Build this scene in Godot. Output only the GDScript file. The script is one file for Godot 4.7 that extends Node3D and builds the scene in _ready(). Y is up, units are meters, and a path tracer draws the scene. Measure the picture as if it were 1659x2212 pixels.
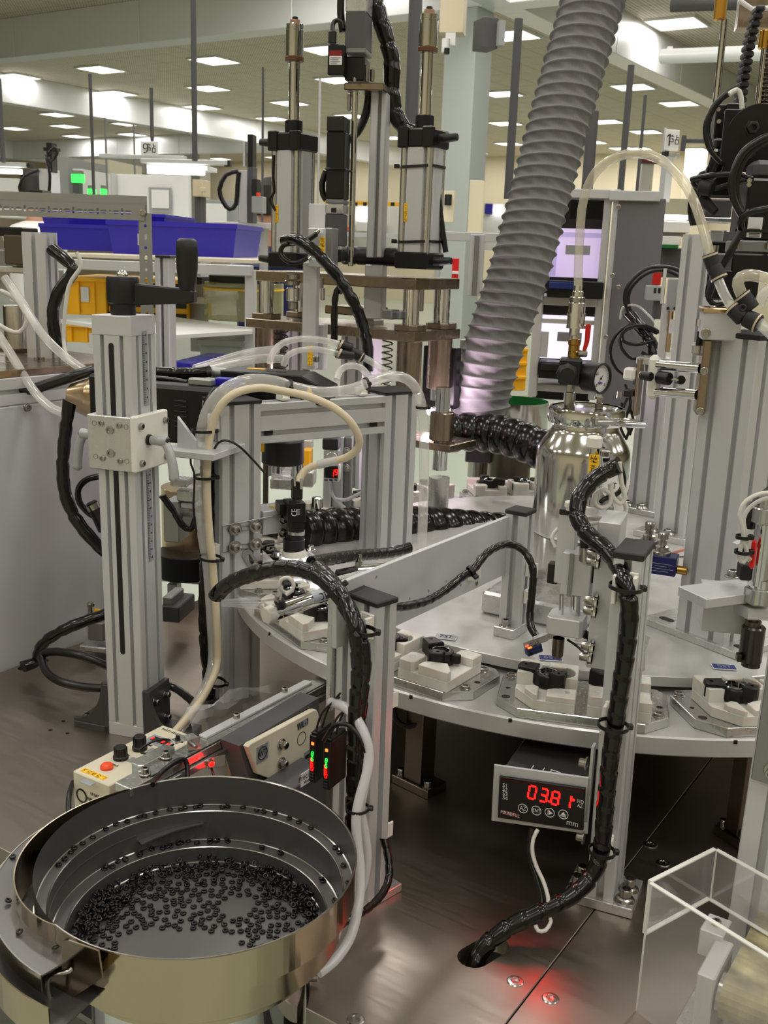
extends Node3D
# An assembly machine with a rotary table in a factory hall. Metres; the camera stands at x = z = 0, eye 1.5 m, looking along -z; the machine table is at y = 0.8.
# A bearing is degrees clockwise from -z (90 = +x). The hall, the machine table and the ceiling grid lie along bearings 33 and 123.
const F := 2228.0
const EYE := Vector3(0, 1.5, 0)
var lens_basis: Basis
var rng := RandomNumberGenerator.new()
var mats := {}
var taken := {}
var bolt_meshes := {}
var sans: SystemFont
var mono: SystemFont

class K:
	var v := PackedVector3Array()
	var n := PackedVector3Array()
	var u := PackedVector2Array()
	var xf := Transform3D()

	func at(t: Transform3D) -> K:
		xf = t
		return self

	func tri(a: Vector3, b: Vector3, c: Vector3, na: Vector3, nb: Vector3, nc: Vector3, ua := Vector2.ZERO, ub := Vector2.RIGHT, uc := Vector2.ONE) -> void:
		if (b - a).cross(c - a).dot(na + nb + nc) > 0.0:
			v.append_array([xf * a, xf * c, xf * b])
			n.append_array([xf.basis * na, xf.basis * nc, xf.basis * nb])
			u.append_array([ua, uc, ub])
		else:
			v.append_array([xf * a, xf * b, xf * c])
			n.append_array([xf.basis * na, xf.basis * nb, xf.basis * nc])
			u.append_array([ua, ub, uc])

	func quad(a: Vector3, b: Vector3, c: Vector3, d: Vector3, nr: Vector3) -> void:
		tri(a, b, c, nr, nr, nr, Vector2(0, 1), Vector2(1, 1), Vector2(1, 0))
		tri(a, c, d, nr, nr, nr, Vector2(0, 1), Vector2(1, 0), Vector2(0, 0))

	func box(c: Vector3, s: Vector3, b := 0.0) -> K:
		var h := s / 2.0
		b = minf(b, minf(h.x, minf(h.y, h.z)) * 0.9)
		var P := func(ax: int, sg: Vector3) -> Vector3:
			var e := h - Vector3(b, b, b)
			e[ax] = h[ax]
			return c + e * sg
		for ax in 3:
			var i := (ax + 1) % 3
			var j := (ax + 2) % 3
			for sg in [-1.0, 1.0]:
				var q := []
				for w in [[-1.0, -1.0], [1.0, -1.0], [1.0, 1.0], [-1.0, 1.0]]:
					var m := Vector3.ONE
					m[ax] = sg
					m[i] = w[0]
					m[j] = w[1]
					q.append(P.call(ax, m))
				var nr := Vector3.ZERO
				nr[ax] = sg
				quad(q[0], q[1], q[2], q[3], nr)
				if b > 0.0:
					for s2 in [-1.0, 1.0]:
						var m1 := Vector3.ONE
						m1[ax] = sg
						m1[i] = s2
						m1[j] = -1.0
						var m2 := m1
						m2[j] = 1.0
						var n2 := nr
						n2[i] = s2
						quad(P.call(ax, m1), P.call(ax, m2), P.call(i, m2), P.call(i, m1), n2.normalized())
		if b > 0.0:
			for x in [-1.0, 1.0]:
				for y in [-1.0, 1.0]:
					for z in [-1.0, 1.0]:
						var m := Vector3(x, y, z)
						var nr := m.normalized()
						tri(P.call(0, m), P.call(1, m), P.call(2, m), nr, nr, nr)
		return self

	func lathe(p: Array, seg := 24, a0 := 0.0, a1 := TAU) -> K:
		var m := p.size()
		var sn := []
		for i in m - 1:
			sn.append(Vector2(p[i + 1][1] - p[i][1], p[i][0] - p[i + 1][0]).normalized())
		for i in m - 1:
			var nA: Vector2 = sn[i]
			var nB: Vector2 = sn[i]
			if i > 0 and sn[i - 1].dot(sn[i]) > 0.86:
				nA = (sn[i - 1] + sn[i]).normalized()
			if i < m - 2 and sn[i + 1].dot(sn[i]) > 0.86:
				nB = (sn[i + 1] + sn[i]).normalized()
			for k in seg:
				var f0 := a0 + (a1 - a0) * k / seg
				var f1 := a0 + (a1 - a0) * (k + 1) / seg
				var c0 := Vector3(cos(f0), 0, sin(f0))
				var c1 := Vector3(cos(f1), 0, sin(f1))
				var up := Vector3.UP
				var A: Vector3 = c0 * p[i][0] + up * p[i][1]
				var B: Vector3 = c1 * p[i][0] + up * p[i][1]
				var C: Vector3 = c1 * p[i + 1][0] + up * p[i + 1][1]
				var D: Vector3 = c0 * p[i + 1][0] + up * p[i + 1][1]
				var uu := [Vector2(float(k) / seg, float(i) / (m - 1)), Vector2(float(k + 1) / seg, float(i) / (m - 1)), Vector2(float(k + 1) / seg, float(i + 1) / (m - 1)), Vector2(float(k) / seg, float(i + 1) / (m - 1))]
				if p[i][0] > 1e-6:
					tri(A, B, C, c0 * nA.x + up * nA.y, c1 * nA.x + up * nA.y, c1 * nB.x + up * nB.y, uu[0], uu[1], uu[2])
				if p[i + 1][0] > 1e-6:
					tri(A, C, D, c0 * nA.x + up * nA.y, c1 * nB.x + up * nB.y, c0 * nB.x + up * nB.y, uu[0], uu[2], uu[3])
		return self

	func rod(p0: Vector3, p1: Vector3, r0: float, r1 := -1.0, seg := 14, ch := 0.0) -> K:
		var old := xf
		r1 = r0 if r1 < 0.0 else r1
		var L := (p1 - p0).length()
		xf = old * Transform3D(K.frame((p1 - p0).normalized()), p0)
		if ch > 0.0:
			lathe([[0.0, 0.0], [r0 - ch, 0.0], [r0, ch], [r1, L - ch], [r1 - ch, L], [0.0, L]], seg)
		else:
			lathe([[0.0, 0.0], [r0, 0.0], [r1, L], [0.0, L]], seg)
		xf = old
		return self

	func turn(p0: Vector3, dir: Vector3, prof: Array, seg := 20) -> K:  # a lathe profile standing at p0 along dir
		var old := xf
		xf = old * Transform3D(K.frame(dir.normalized()), p0)
		lathe(prof, seg)
		xf = old
		return self

	func sweep(pts: PackedVector3Array, rf: Callable, seg := 10, skew := 0.0) -> K:
		var m := pts.size()
		var T := (pts[1] - pts[0]).normalized()
		var X := K.frame(T).x
		var s := 0.0
		var rows := []
		for i in m:
			if i > 0:
				s += (pts[i] - pts[i - 1]).length()
			T = (pts[mini(i + 1, m - 1)] - pts[maxi(i - 1, 0)]).normalized()
			X = (X - T * X.dot(T)).normalized()
			var Y := T.cross(X)
			var row := PackedVector3Array()
			for k in seg + 1:
				var a := TAU * k / seg
				var r: float = rf.call(s, a)
				row.append(pts[i] + (X * cos(a) + Y * sin(a)) * r + T * (skew * r * cos(a)))
			rows.append(row)
		var nr := []
		for i in m:
			var row := PackedVector3Array()
			for k in seg + 1:
				var kp := (k + 1) if k < seg else 1
				var km := (k - 1) if k > 0 else seg - 1
				var q: Vector3 = (rows[i][kp] - rows[i][km]).cross(rows[mini(i + 1, m - 1)][k] - rows[maxi(i - 1, 0)][k])
				q = q.normalized()
				if q.dot(rows[i][k] - pts[i]) < 0.0:
					q = -q
				row.append(q)
			nr.append(row)
		for i in m - 1:
			for k in seg:
				var uv := [Vector2(float(k) / seg, float(i)), Vector2(float(k + 1) / seg, float(i)), Vector2(float(k + 1) / seg, i + 1.0), Vector2(float(k) / seg, i + 1.0)]
				tri(rows[i][k], rows[i][k + 1], rows[i + 1][k + 1], nr[i][k], nr[i][k + 1], nr[i + 1][k + 1], uv[0], uv[1], uv[2])
				tri(rows[i][k], rows[i + 1][k + 1], rows[i + 1][k], nr[i][k], nr[i + 1][k + 1], nr[i + 1][k], uv[0], uv[2], uv[3])
		for e in [0, m - 1]:
			var d: Vector3 = (pts[0] - pts[1]) if e == 0 else (pts[m - 1] - pts[m - 2])
			d = d.normalized()
			for k in seg:
				tri(pts[e], rows[e][k], rows[e][k + 1], d, d, d)
		return self

	func tube(pts: PackedVector3Array, r: float, seg := 10) -> K:
		return sweep(pts, func(_s, _a): return r, seg)

	func torus(R: float, r: float, na := 20, nb := 10) -> K:
		for i in na:
			for j in nb:
				var q := []
				var m := []
				for w in [[i, j], [i + 1, j], [i + 1, j + 1], [i, j + 1]]:
					var a: float = TAU * w[0] / na
					var b: float = TAU * w[1] / nb
					var o := Vector3(cos(a), 0, sin(a))
					var nn := o * cos(b) + Vector3.UP * sin(b)
					q.append(o * R + nn * r)
					m.append(nn)
				tri(q[0], q[1], q[2], m[0], m[1], m[2])
				tri(q[0], q[2], q[3], m[0], m[2], m[3])
		return self

	func prism(poly: PackedVector2Array, y0: float, y1: float, holes: Array = [], b := 0.0) -> K:
		if Geometry2D.is_polygon_clockwise(poly):
			poly = poly.duplicate()
			poly.reverse()
		var inset := poly.duplicate()
		var c := poly.size()
		if b > 0.0:
			for i in c:
				var d0 := (poly[i] - poly[(i + c - 1) % c]).normalized()
				var d1 := (poly[(i + 1) % c] - poly[i]).normalized()
				var bis := (Vector2(-d0.y, d0.x) + Vector2(-d1.y, d1.x)).normalized()
				inset[i] = poly[i] + bis * (b / maxf(0.3, bis.dot(Vector2(-d1.y, d1.x))))
		var L := func(p: Vector2, y: float) -> Vector3: return Vector3(p.x, y, p.y)
		for ring in [poly] + holes:
			var outer: bool = ring == poly
			var rc: int = ring.size()
			var sgn := 1.0 if Geometry2D.is_polygon_clockwise(ring) != outer else -1.0
			var arc: bool = not outer and rc > 7
			var mid := Vector2.ZERO
			for p in ring:
				mid += p / rc
			for i in rc:
				var p: Vector2 = ring[i]
				var q: Vector2 = ring[(i + 1) % rc]
				var e := (q - p).normalized() * sgn
				var nr := Vector3(e.y, 0, -e.x)
				if arc:
					var w := func(t: Vector2) -> Vector3: return Vector3(mid.x - t.x, 0, mid.y - t.y).normalized()
					tri(L.call(p, y0), L.call(q, y0), L.call(q, y1), w.call(p), w.call(q), w.call(q))
					tri(L.call(p, y0), L.call(q, y1), L.call(p, y1), w.call(p), w.call(q), w.call(p))
				elif outer and b > 0.0:
					quad(L.call(p, y0 + b), L.call(q, y0 + b), L.call(q, y1 - b), L.call(p, y1 - b), nr)
					quad(L.call(p, y1 - b), L.call(q, y1 - b), L.call(inset[(i + 1) % c], y1), L.call(inset[i], y1), (nr + Vector3.UP).normalized())
					quad(L.call(p, y0 + b), L.call(q, y0 + b), L.call(inset[(i + 1) % c], y0), L.call(inset[i], y0), (nr + Vector3.DOWN).normalized())
				else:
					quad(L.call(p, y0), L.call(q, y0), L.call(q, y1), L.call(p, y1), nr)
		var cap: PackedVector2Array = inset.duplicate()
		var hs := holes.duplicate()
		hs.sort_custom(func(g, h): return K.most(g) > K.most(h))
		for hole in hs:
			cap = K.bridge(cap, hole)
		var ix := Geometry2D.triangulate_polygon(cap)
		for i in range(0, ix.size(), 3):
			for e in [[y1, Vector3.UP], [y0, Vector3.DOWN]]:
				tri(L.call(cap[ix[i]], e[0]), L.call(cap[ix[i + 1]], e[0]), L.call(cap[ix[i + 2]], e[0]), e[1], e[1], e[1], cap[ix[i]], cap[ix[i + 1]], cap[ix[i + 2]])
		return self

	static func most(ring: PackedVector2Array) -> float:
		var m := -1e9
		for p in ring:
			m = maxf(m, p.x)
		return m

	static func bridge(poly: PackedVector2Array, hole: PackedVector2Array) -> PackedVector2Array:
		var h := hole.duplicate()
		if not Geometry2D.is_polygon_clockwise(h):
			h.reverse()
		var hi := 0
		for i in h.size():
			if h[i].x > h[hi].x:
				hi = i
		var best := -1
		var bd := 1e9
		for i in poly.size():
			var d: float = poly[i].distance_to(h[hi])
			if d < bd:
				var ok := poly[i].x >= h[hi].x - 1e-9
				if ok:
					for j in poly.size():
						var j2 := (j + 1) % poly.size()
						if j == i or j2 == i or poly[j].is_equal_approx(poly[i]) or poly[j2].is_equal_approx(poly[i]):
							continue
						if Geometry2D.segment_intersects_segment(poly[i], h[hi], poly[j], poly[j2]) != null:
							ok = false
							break
				if ok:
					bd = d
					best = i
		if best < 0:
			return poly
		var o := PackedVector2Array()
		var gap := (h[hi] - poly[best]).normalized().orthogonal() * 1e-5
		for i in best + 1:
			o.append(poly[i])
		for i in h.size() + 1:
			o.append(h[(hi + i) % h.size()] + (gap if i == h.size() else Vector2.ZERO))
		o.append(poly[best] + gap)
		for i in range(best + 1, poly.size()):
			o.append(poly[i])
		return o

	func mesh() -> ArrayMesh:
		var m := ArrayMesh.new()
		var a := []
		a.resize(Mesh.ARRAY_MAX)
		a[Mesh.ARRAY_VERTEX] = v
		a[Mesh.ARRAY_NORMAL] = n
		a[Mesh.ARRAY_TEX_UV] = u
		m.add_surface_from_arrays(Mesh.PRIMITIVE_TRIANGLES, a)
		return m

	static func frame(y: Vector3) -> Basis:
		var r := Vector3.RIGHT if absf(y.x) < 0.8 else Vector3.BACK
		var z := r.cross(y).normalized()
		return Basis(y.cross(z), y, z)


# ---------- places
func ray(px: float, py: float) -> Vector3:
	return lens_basis * Vector3((px - 829.5) / F, (1106.0 - py) / F, -1.0)

func gp(px: float, py: float, y: float) -> Vector3:  # on the level y
	var d := ray(px, py)
	return EYE + d * ((y - EYE.y) / d.y)

func dp(px: float, py: float, d: float) -> Vector3:  # d metres ahead
	var r := ray(px, py)
	return EYE + r * (d / -r.z)

func lp(px: float, py: float, d: float) -> float:  # metres that one pixel spans there
	return d / -ray(px, py).z / F

func onv(px: float, py: float, o: Vector3, b: float) -> Vector3:  # on the upright plane through o along the bearing b
	var r := ray(px, py)
	var n := hd(b + 90.0)
	return EYE + r * ((o - EYE).dot(n) / r.dot(n))

const UPRIGHT := Basis(Vector3(1, 0, 0), Vector3(0, 0, 1), Vector3(0, -1, 0))

func outline(k: K, px: Array, o: Vector3, b: float, z0: float, z1: float, bev := 0.0, holes: Array = []) -> K:  # an upright plate, its corners seen at these pixels; local to T(o, b)
	var inv := T(o, b).affine_inverse()
	var f := func(a: Array) -> PackedVector2Array:
		var q := PackedVector2Array()
		for i in range(0, a.size(), 2):
			var p: Vector3 = inv * onv(a[i], a[i + 1], o, b)
			q.append(Vector2(p.x, -p.y))
		return q
	k.at(Transform3D(UPRIGHT, Vector3.ZERO))
	k.prism(f.call(px), z0, z1, holes, bev)
	k.at(Transform3D())
	return k

func slab(k: K, px: Array, y0: float, y1: float, bev := 0.0, at_y := -1.0) -> K:  # a level plate, its corners seen at these pixels on its top; in the world's axes
	var q := PackedVector2Array()
	for i in range(0, px.size(), 2):
		var p := gp(px[i], px[i + 1], y1 if at_y < 0.0 else at_y)
		q.append(Vector2(p.x, p.z))
	return k.prism(q, y0, y1, [], bev)

func hd(b: float) -> Vector3:
	return Vector3(sin(deg_to_rad(b)), 0, -cos(deg_to_rad(b)))

func yaw(b: float) -> float:
	return deg_to_rad(90.0 - b)

func hall(s: float, t: float, y := 0.0) -> Vector3:  # s along bearing 33, t along bearing 123
	return hd(33) * s + hd(123) * t + Vector3.UP * y

func curve(p: Array, step := 0.006) -> PackedVector3Array:  # a smooth line through the points
	var o := PackedVector3Array()
	for i in p.size() - 1:
		var a: Vector3 = p[maxi(i - 1, 0)]
		var b: Vector3 = p[i]
		var c: Vector3 = p[i + 1]
		var d: Vector3 = p[mini(i + 2, p.size() - 1)]
		var k := maxi(2, int((c - b).length() / step))
		for j in k:
			var t := float(j) / k
			o.append(0.5 * (2.0 * b + (c - a) * t + (2.0 * a - 5.0 * b + 4.0 * c - d) * t * t + (3.0 * b - a - 3.0 * c + d) * t * t * t))
	o.append(p[p.size() - 1])
	return o

func dps(a: Array, step := 0.006) -> PackedVector3Array:  # [px, py, d] triples to a smooth line
	var p := []
	for i in range(0, a.size(), 3):
		p.append(dp(a[i], a[i + 1], a[i + 2]))
	return curve(p, step)

func circle2(c: Vector2, r: float, k := 14) -> PackedVector2Array:
	var o := PackedVector2Array()
	for i in k:
		o.append(c + Vector2(cos(TAU * i / k), sin(TAU * i / k)) * r)
	return o

func oblong(a: Vector2, b: Vector2, r: float, k := 8) -> PackedVector2Array:
	var o := PackedVector2Array()
	var f := (b - a).angle()
	for i in k + 1:
		o.append(b + Vector2.from_angle(f - PI / 2 + PI * i / k) * r)
	for i in k + 1:
		o.append(a + Vector2.from_angle(f + PI / 2 + PI * i / k) * r)
	return o

func rect2(x0: float, z0: float, x1: float, z1: float, ch := 0.0) -> PackedVector2Array:
	if ch <= 0.0:
		return PackedVector2Array([Vector2(x0, z0), Vector2(x1, z0), Vector2(x1, z1), Vector2(x0, z1)])
	return PackedVector2Array([Vector2(x0 + ch, z0), Vector2(x1 - ch, z0), Vector2(x1, z0 + ch), Vector2(x1, z1 - ch), Vector2(x1 - ch, z1), Vector2(x0 + ch, z1), Vector2(x0, z1 - ch), Vector2(x0, z0 + ch)])

func slots(w: float, d: float, nx: int, nz: int, so := 0.0082, sd := 0.009) -> PackedVector2Array:  # section of a slotted aluminium profile, centred
	var o := PackedVector2Array()
	var hw := w / 2
	var hz := d / 2
	var c := [Vector2(-hw, -hz), Vector2(hw, -hz), Vector2(hw, hz), Vector2(-hw, hz)]
	for e in 4:
		var a: Vector2 = c[e]
		var b: Vector2 = c[(e + 1) % 4]
		var t := (b - a).normalized()
		var inn := Vector2(-t.y, t.x)
		var cnt := nx if e % 2 == 0 else nz
		var L := (b - a).length()
		o.append(a + t * 0.0012)
		for i in cnt:
			var m := L * (i + 0.5) / cnt
			o.append(a + t * (m - so / 2))
			o.append(a + t * (m - so / 2) + inn * sd)
			o.append(a + t * (m + so / 2) + inn * sd)
			o.append(a + t * (m + so / 2))
		o.append(b - t * 0.0012)
	return o

func T(p: Vector3, b := 90.0) -> Transform3D:
	return Transform3D(Basis(Vector3.UP, yaw(b)), p)

func R(ax: Vector3, deg: float, p := Vector3.ZERO) -> Transform3D:
	return Transform3D(Basis(ax, deg_to_rad(deg)), p)

# ---------- nodes
func numbered(called: String) -> String:
	var k: int = taken.get(called, -1) + 1
	taken[called] = k
	return called if k == 0 else "%s_%03d" % [called, k]

func tag(o: Node3D, label: String, category: String, group := "") -> Node3D:
	o.set_meta("label", label)
	o.set_meta("category", category)
	if group:
		o.set_meta("group", group)
	return o

func thing(called: String, label: String, category: String, pos := Vector3.ZERO, bearing := 90.0, group := "") -> Node3D:
	var o := Node3D.new()
	o.name = numbered(called)
	add_child(o)
	o.position = pos
	o.rotation.y = yaw(bearing)
	return tag(o, label, category, group)

func part(p: Node3D, called: String, k, m: Material, pos := Vector3.ZERO, label := "") -> MeshInstance3D:
	var o := MeshInstance3D.new()
	o.name = called
	o.mesh = k.mesh() if k is K else k
	o.material_override = m
	p.add_child(o, true)
	o.position = pos
	if label:
		o.set_meta("label", label)
	return o

func solo(called: String, label: String, category: String, k, m: Material, group := "") -> MeshInstance3D:
	var o := MeshInstance3D.new()
	o.name = numbered(called)
	o.mesh = k.mesh() if k is K else k
	o.material_override = m
	add_child(o)
	tag(o, label, category, group)
	return o

func struct(called: String, k, m: Material, p: Node3D = null) -> MeshInstance3D:
	var o := MeshInstance3D.new()
	o.name = called
	o.mesh = k.mesh() if k is K else k
	o.material_override = m
	(p if p else self).add_child(o, true)
	if p == null:
		o.set_meta("kind", "structure")
	return o

func bolt(p: Node3D, pos: Vector3, dir := Vector3.UP, r := 0.005, h := 0.006, washer := 1.0, called := "bolt") -> MeshInstance3D:
	var key := "%f %f %f" % [r, h, washer]
	if not bolt_meshes.has(key):
		var k := K.new()
		var y := 0.0
		if washer > 1.0:
			k.lathe([[r * washer, 0.0], [r * washer, 0.0012], [r * washer * 0.92, 0.0016], [r, 0.0016]], 18)
			y = 0.0016
		k.lathe([[r, y], [r, y + h * 0.88], [r * 0.88, y + h], [r * 0.56, y + h], [r * 0.5, y + h * 0.4], [0.0, y + h * 0.35]], 18)
		bolt_meshes[key] = k.mesh()
	var o := part(p, called, bolt_meshes[key], M("steel"), pos)
	o.basis = K.frame(dir.normalized())
	return o

func txt(p: Node3D, s: String, h: float, m: Material, t: Transform3D, font: Font = null, called := "lettering", wide := 1.0) -> MeshInstance3D:
	var tm := TextMesh.new()
	tm.text = s
	tm.font = font if font else sans
	tm.font_size = 32
	tm.pixel_size = h / 23.0
	tm.depth = 0.0003
	tm.curve_step = 2.0
	var o := part(p, called, tm, m)
	o.transform = t * Transform3D(Basis.from_scale(Vector3(wide, 1, 1)), Vector3.ZERO)
	return o

func strokes(k: K, code: String, at: Vector2, s: float, w := 0.09, z := 0.0002) -> void:  # a written character: strokes of four digits x0 y0 x1 y1 on a 9 x 9 grid, y up
	for q in code.split(" "):
		var a := at + (Vector2(float(q[0]), float(q[1])) / 9.0 - Vector2(0.5, 0.5)) * s
		var b := at + (Vector2(float(q[2]), float(q[3])) / 9.0 - Vector2(0.5, 0.5)) * s
		var d := (b - a).normalized() * s * w * 0.5
		var e := Vector2(-d.y, d.x)
		var c := [a - d - e, b + d - e, b + d + e, a - d + e]
		k.quad(Vector3(c[0].x, c[0].y, z), Vector3(c[1].x, c[1].y, z), Vector3(c[2].x, c[2].y, z), Vector3(c[3].x, c[3].y, z), Vector3(0, 0, 1))

const GLYPH := {
	"人": "4845 4512 4572", "工": "1878 4841 0191", "智": "1828 2935 0666 1426 6948 7888 5855 8885 5588 1333 1314 8380 1080 1383 1181", "組": "1938 1726 3805 0535 2530 4949 4888 8880 4480 4060 4767 4464 4040",
	"站": "1928 0838 1635 2634 0333 6965 6787 5585 5551 8581 5181", "檢": "1920 0636 1604 1635 6957 6975 4686 4575 4433 6433 6484 4242 4032 5042 7042 8042", "查": "4844 1878 4815 4885 2464 2420 6460 2262 2060 0090", "上": "4941 4575 0191",
	"旋": "1918 0747 2602 2643 4340 5948 4787 4575 6561 6383 4161 6190", "轉": "0747 0646 0343 2920 5888 6950 5555 8555 5355 5383 4282 7271", "位": "2815 1510 5957 3787 4442 7461 3080", "入": "4946 4601 4690",
	"黃": "1878 2927 6967 2656 2565 4543 1363 1333 6333 1060", "組2": "1938 1805 4949 4888 8880 4464",
}

func yellow_label(p: Node3D, chars: Array, w: float, t: Transform3D, upright := true) -> void:  # a yellow adhesive label with its characters
	var L := w * 1.05 * chars.size()
	var k := K.new()
	k.box(Vector3.ZERO, Vector3(w * 1.1, L, 0.0003) if upright else Vector3(L, w * 1.1, 0.0003))
	var o := part(p, "yellow_label", k, M("label_yellow"))
	o.transform = t
	var g := K.new()
	for i in chars.size():
		var q := L / 2 - w * 1.05 * (i + 0.5)
		strokes(g, GLYPH[chars[i]], Vector2(0, q) if upright else Vector2(-q, 0), w * 0.82, 0.08)
	part(o, "lettering", g, M("ink"))

func wrap_rf(Rr: float, pitch: float) -> Callable:  # radius of a cable under spiral wrapping
	return func(s, _a):
		var f := fmod(s, pitch) / pitch
		return Rr * (1.08 - 0.13 * f) if f < 0.9 else Rr * 0.84

func wrapped(called: String, label: String, pts: PackedVector3Array, r: float, pitch := 0.022, skew := 0.35, p: Node3D = null) -> MeshInstance3D:
	var k := K.new()
	k.sweep(pts, wrap_rf(r, pitch), 12, skew)
	if p:
		return part(p, called, k, M("black_gloss"))
	return solo(called, label, "cable", k, M("black_gloss"))

func tie(p: Node3D, c: Vector3, dir: Vector3, r: float, w := 0.004) -> void:  # a cable tie round a bundle
	var k := K.new()
	k.at(Transform3D(K.frame(dir.normalized()), c))
	k.lathe([[r, -w / 2], [r + 0.0012, -w / 2], [r + 0.0012, w / 2], [r, w / 2]], 16)
	k.box(Vector3(r + 0.002, 0, 0), Vector3(0.006, w * 1.5, 0.006), 0.001)
	part(p, "cable_tie", k, M("black_plastic"))

# ---------- materials
func M(called: String) -> StandardMaterial3D:
	return mats[called]

func mat(called: String, c: Color, rough := 0.5, metal := 0.0, spec := 0.5) -> StandardMaterial3D:
	var m := StandardMaterial3D.new()
	m.resource_name = called
	m.albedo_color = c
	m.roughness = rough
	m.metallic = metal
	m.metallic_specular = spec
	mats[called] = m
	return m

func glow(called: String, c: Color, e: float) -> StandardMaterial3D:
	var m := mat(called, c, 0.4)
	m.emission_enabled = true
	m.emission = c
	m.emission_energy_multiplier = e
	return m

func noise_tex(freq: float, lo: Color, hi: Color, seed_: int, oct := 4, size := 512, stretch := Vector2.ONE) -> ImageTexture:
	var nz := FastNoiseLite.new()
	nz.seed = seed_
	nz.frequency = freq
	nz.fractal_octaves = oct
	var im := Image.create(size, size, false, Image.FORMAT_RGB8)
	for y in size:
		for x in size:
			# wrap both ways so that repeats do not show
			var a := TAU * x / size
			var b := TAU * y / size
			var q := size / TAU
			var g := nz.get_noise_3d(cos(a) * q * stretch.x, sin(a) * q * stretch.x, cos(b) * q * stretch.y) * 0.7 + nz.get_noise_3d(sin(b) * q * stretch.y, cos(a) * q * stretch.x + 300.0, sin(a) * q * stretch.x) * 0.7
			im.set_pixel(x, y, lo.lerp(hi, clampf(0.5 + g, 0.0, 1.0)))
	return ImageTexture.create_from_image(im)

func tri_map(m: StandardMaterial3D, scale: float, world := false) -> void:
	m.uv1_triplanar = true
	m.uv1_world_triplanar = world
	m.uv1_scale = Vector3(scale, scale, scale)

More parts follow.
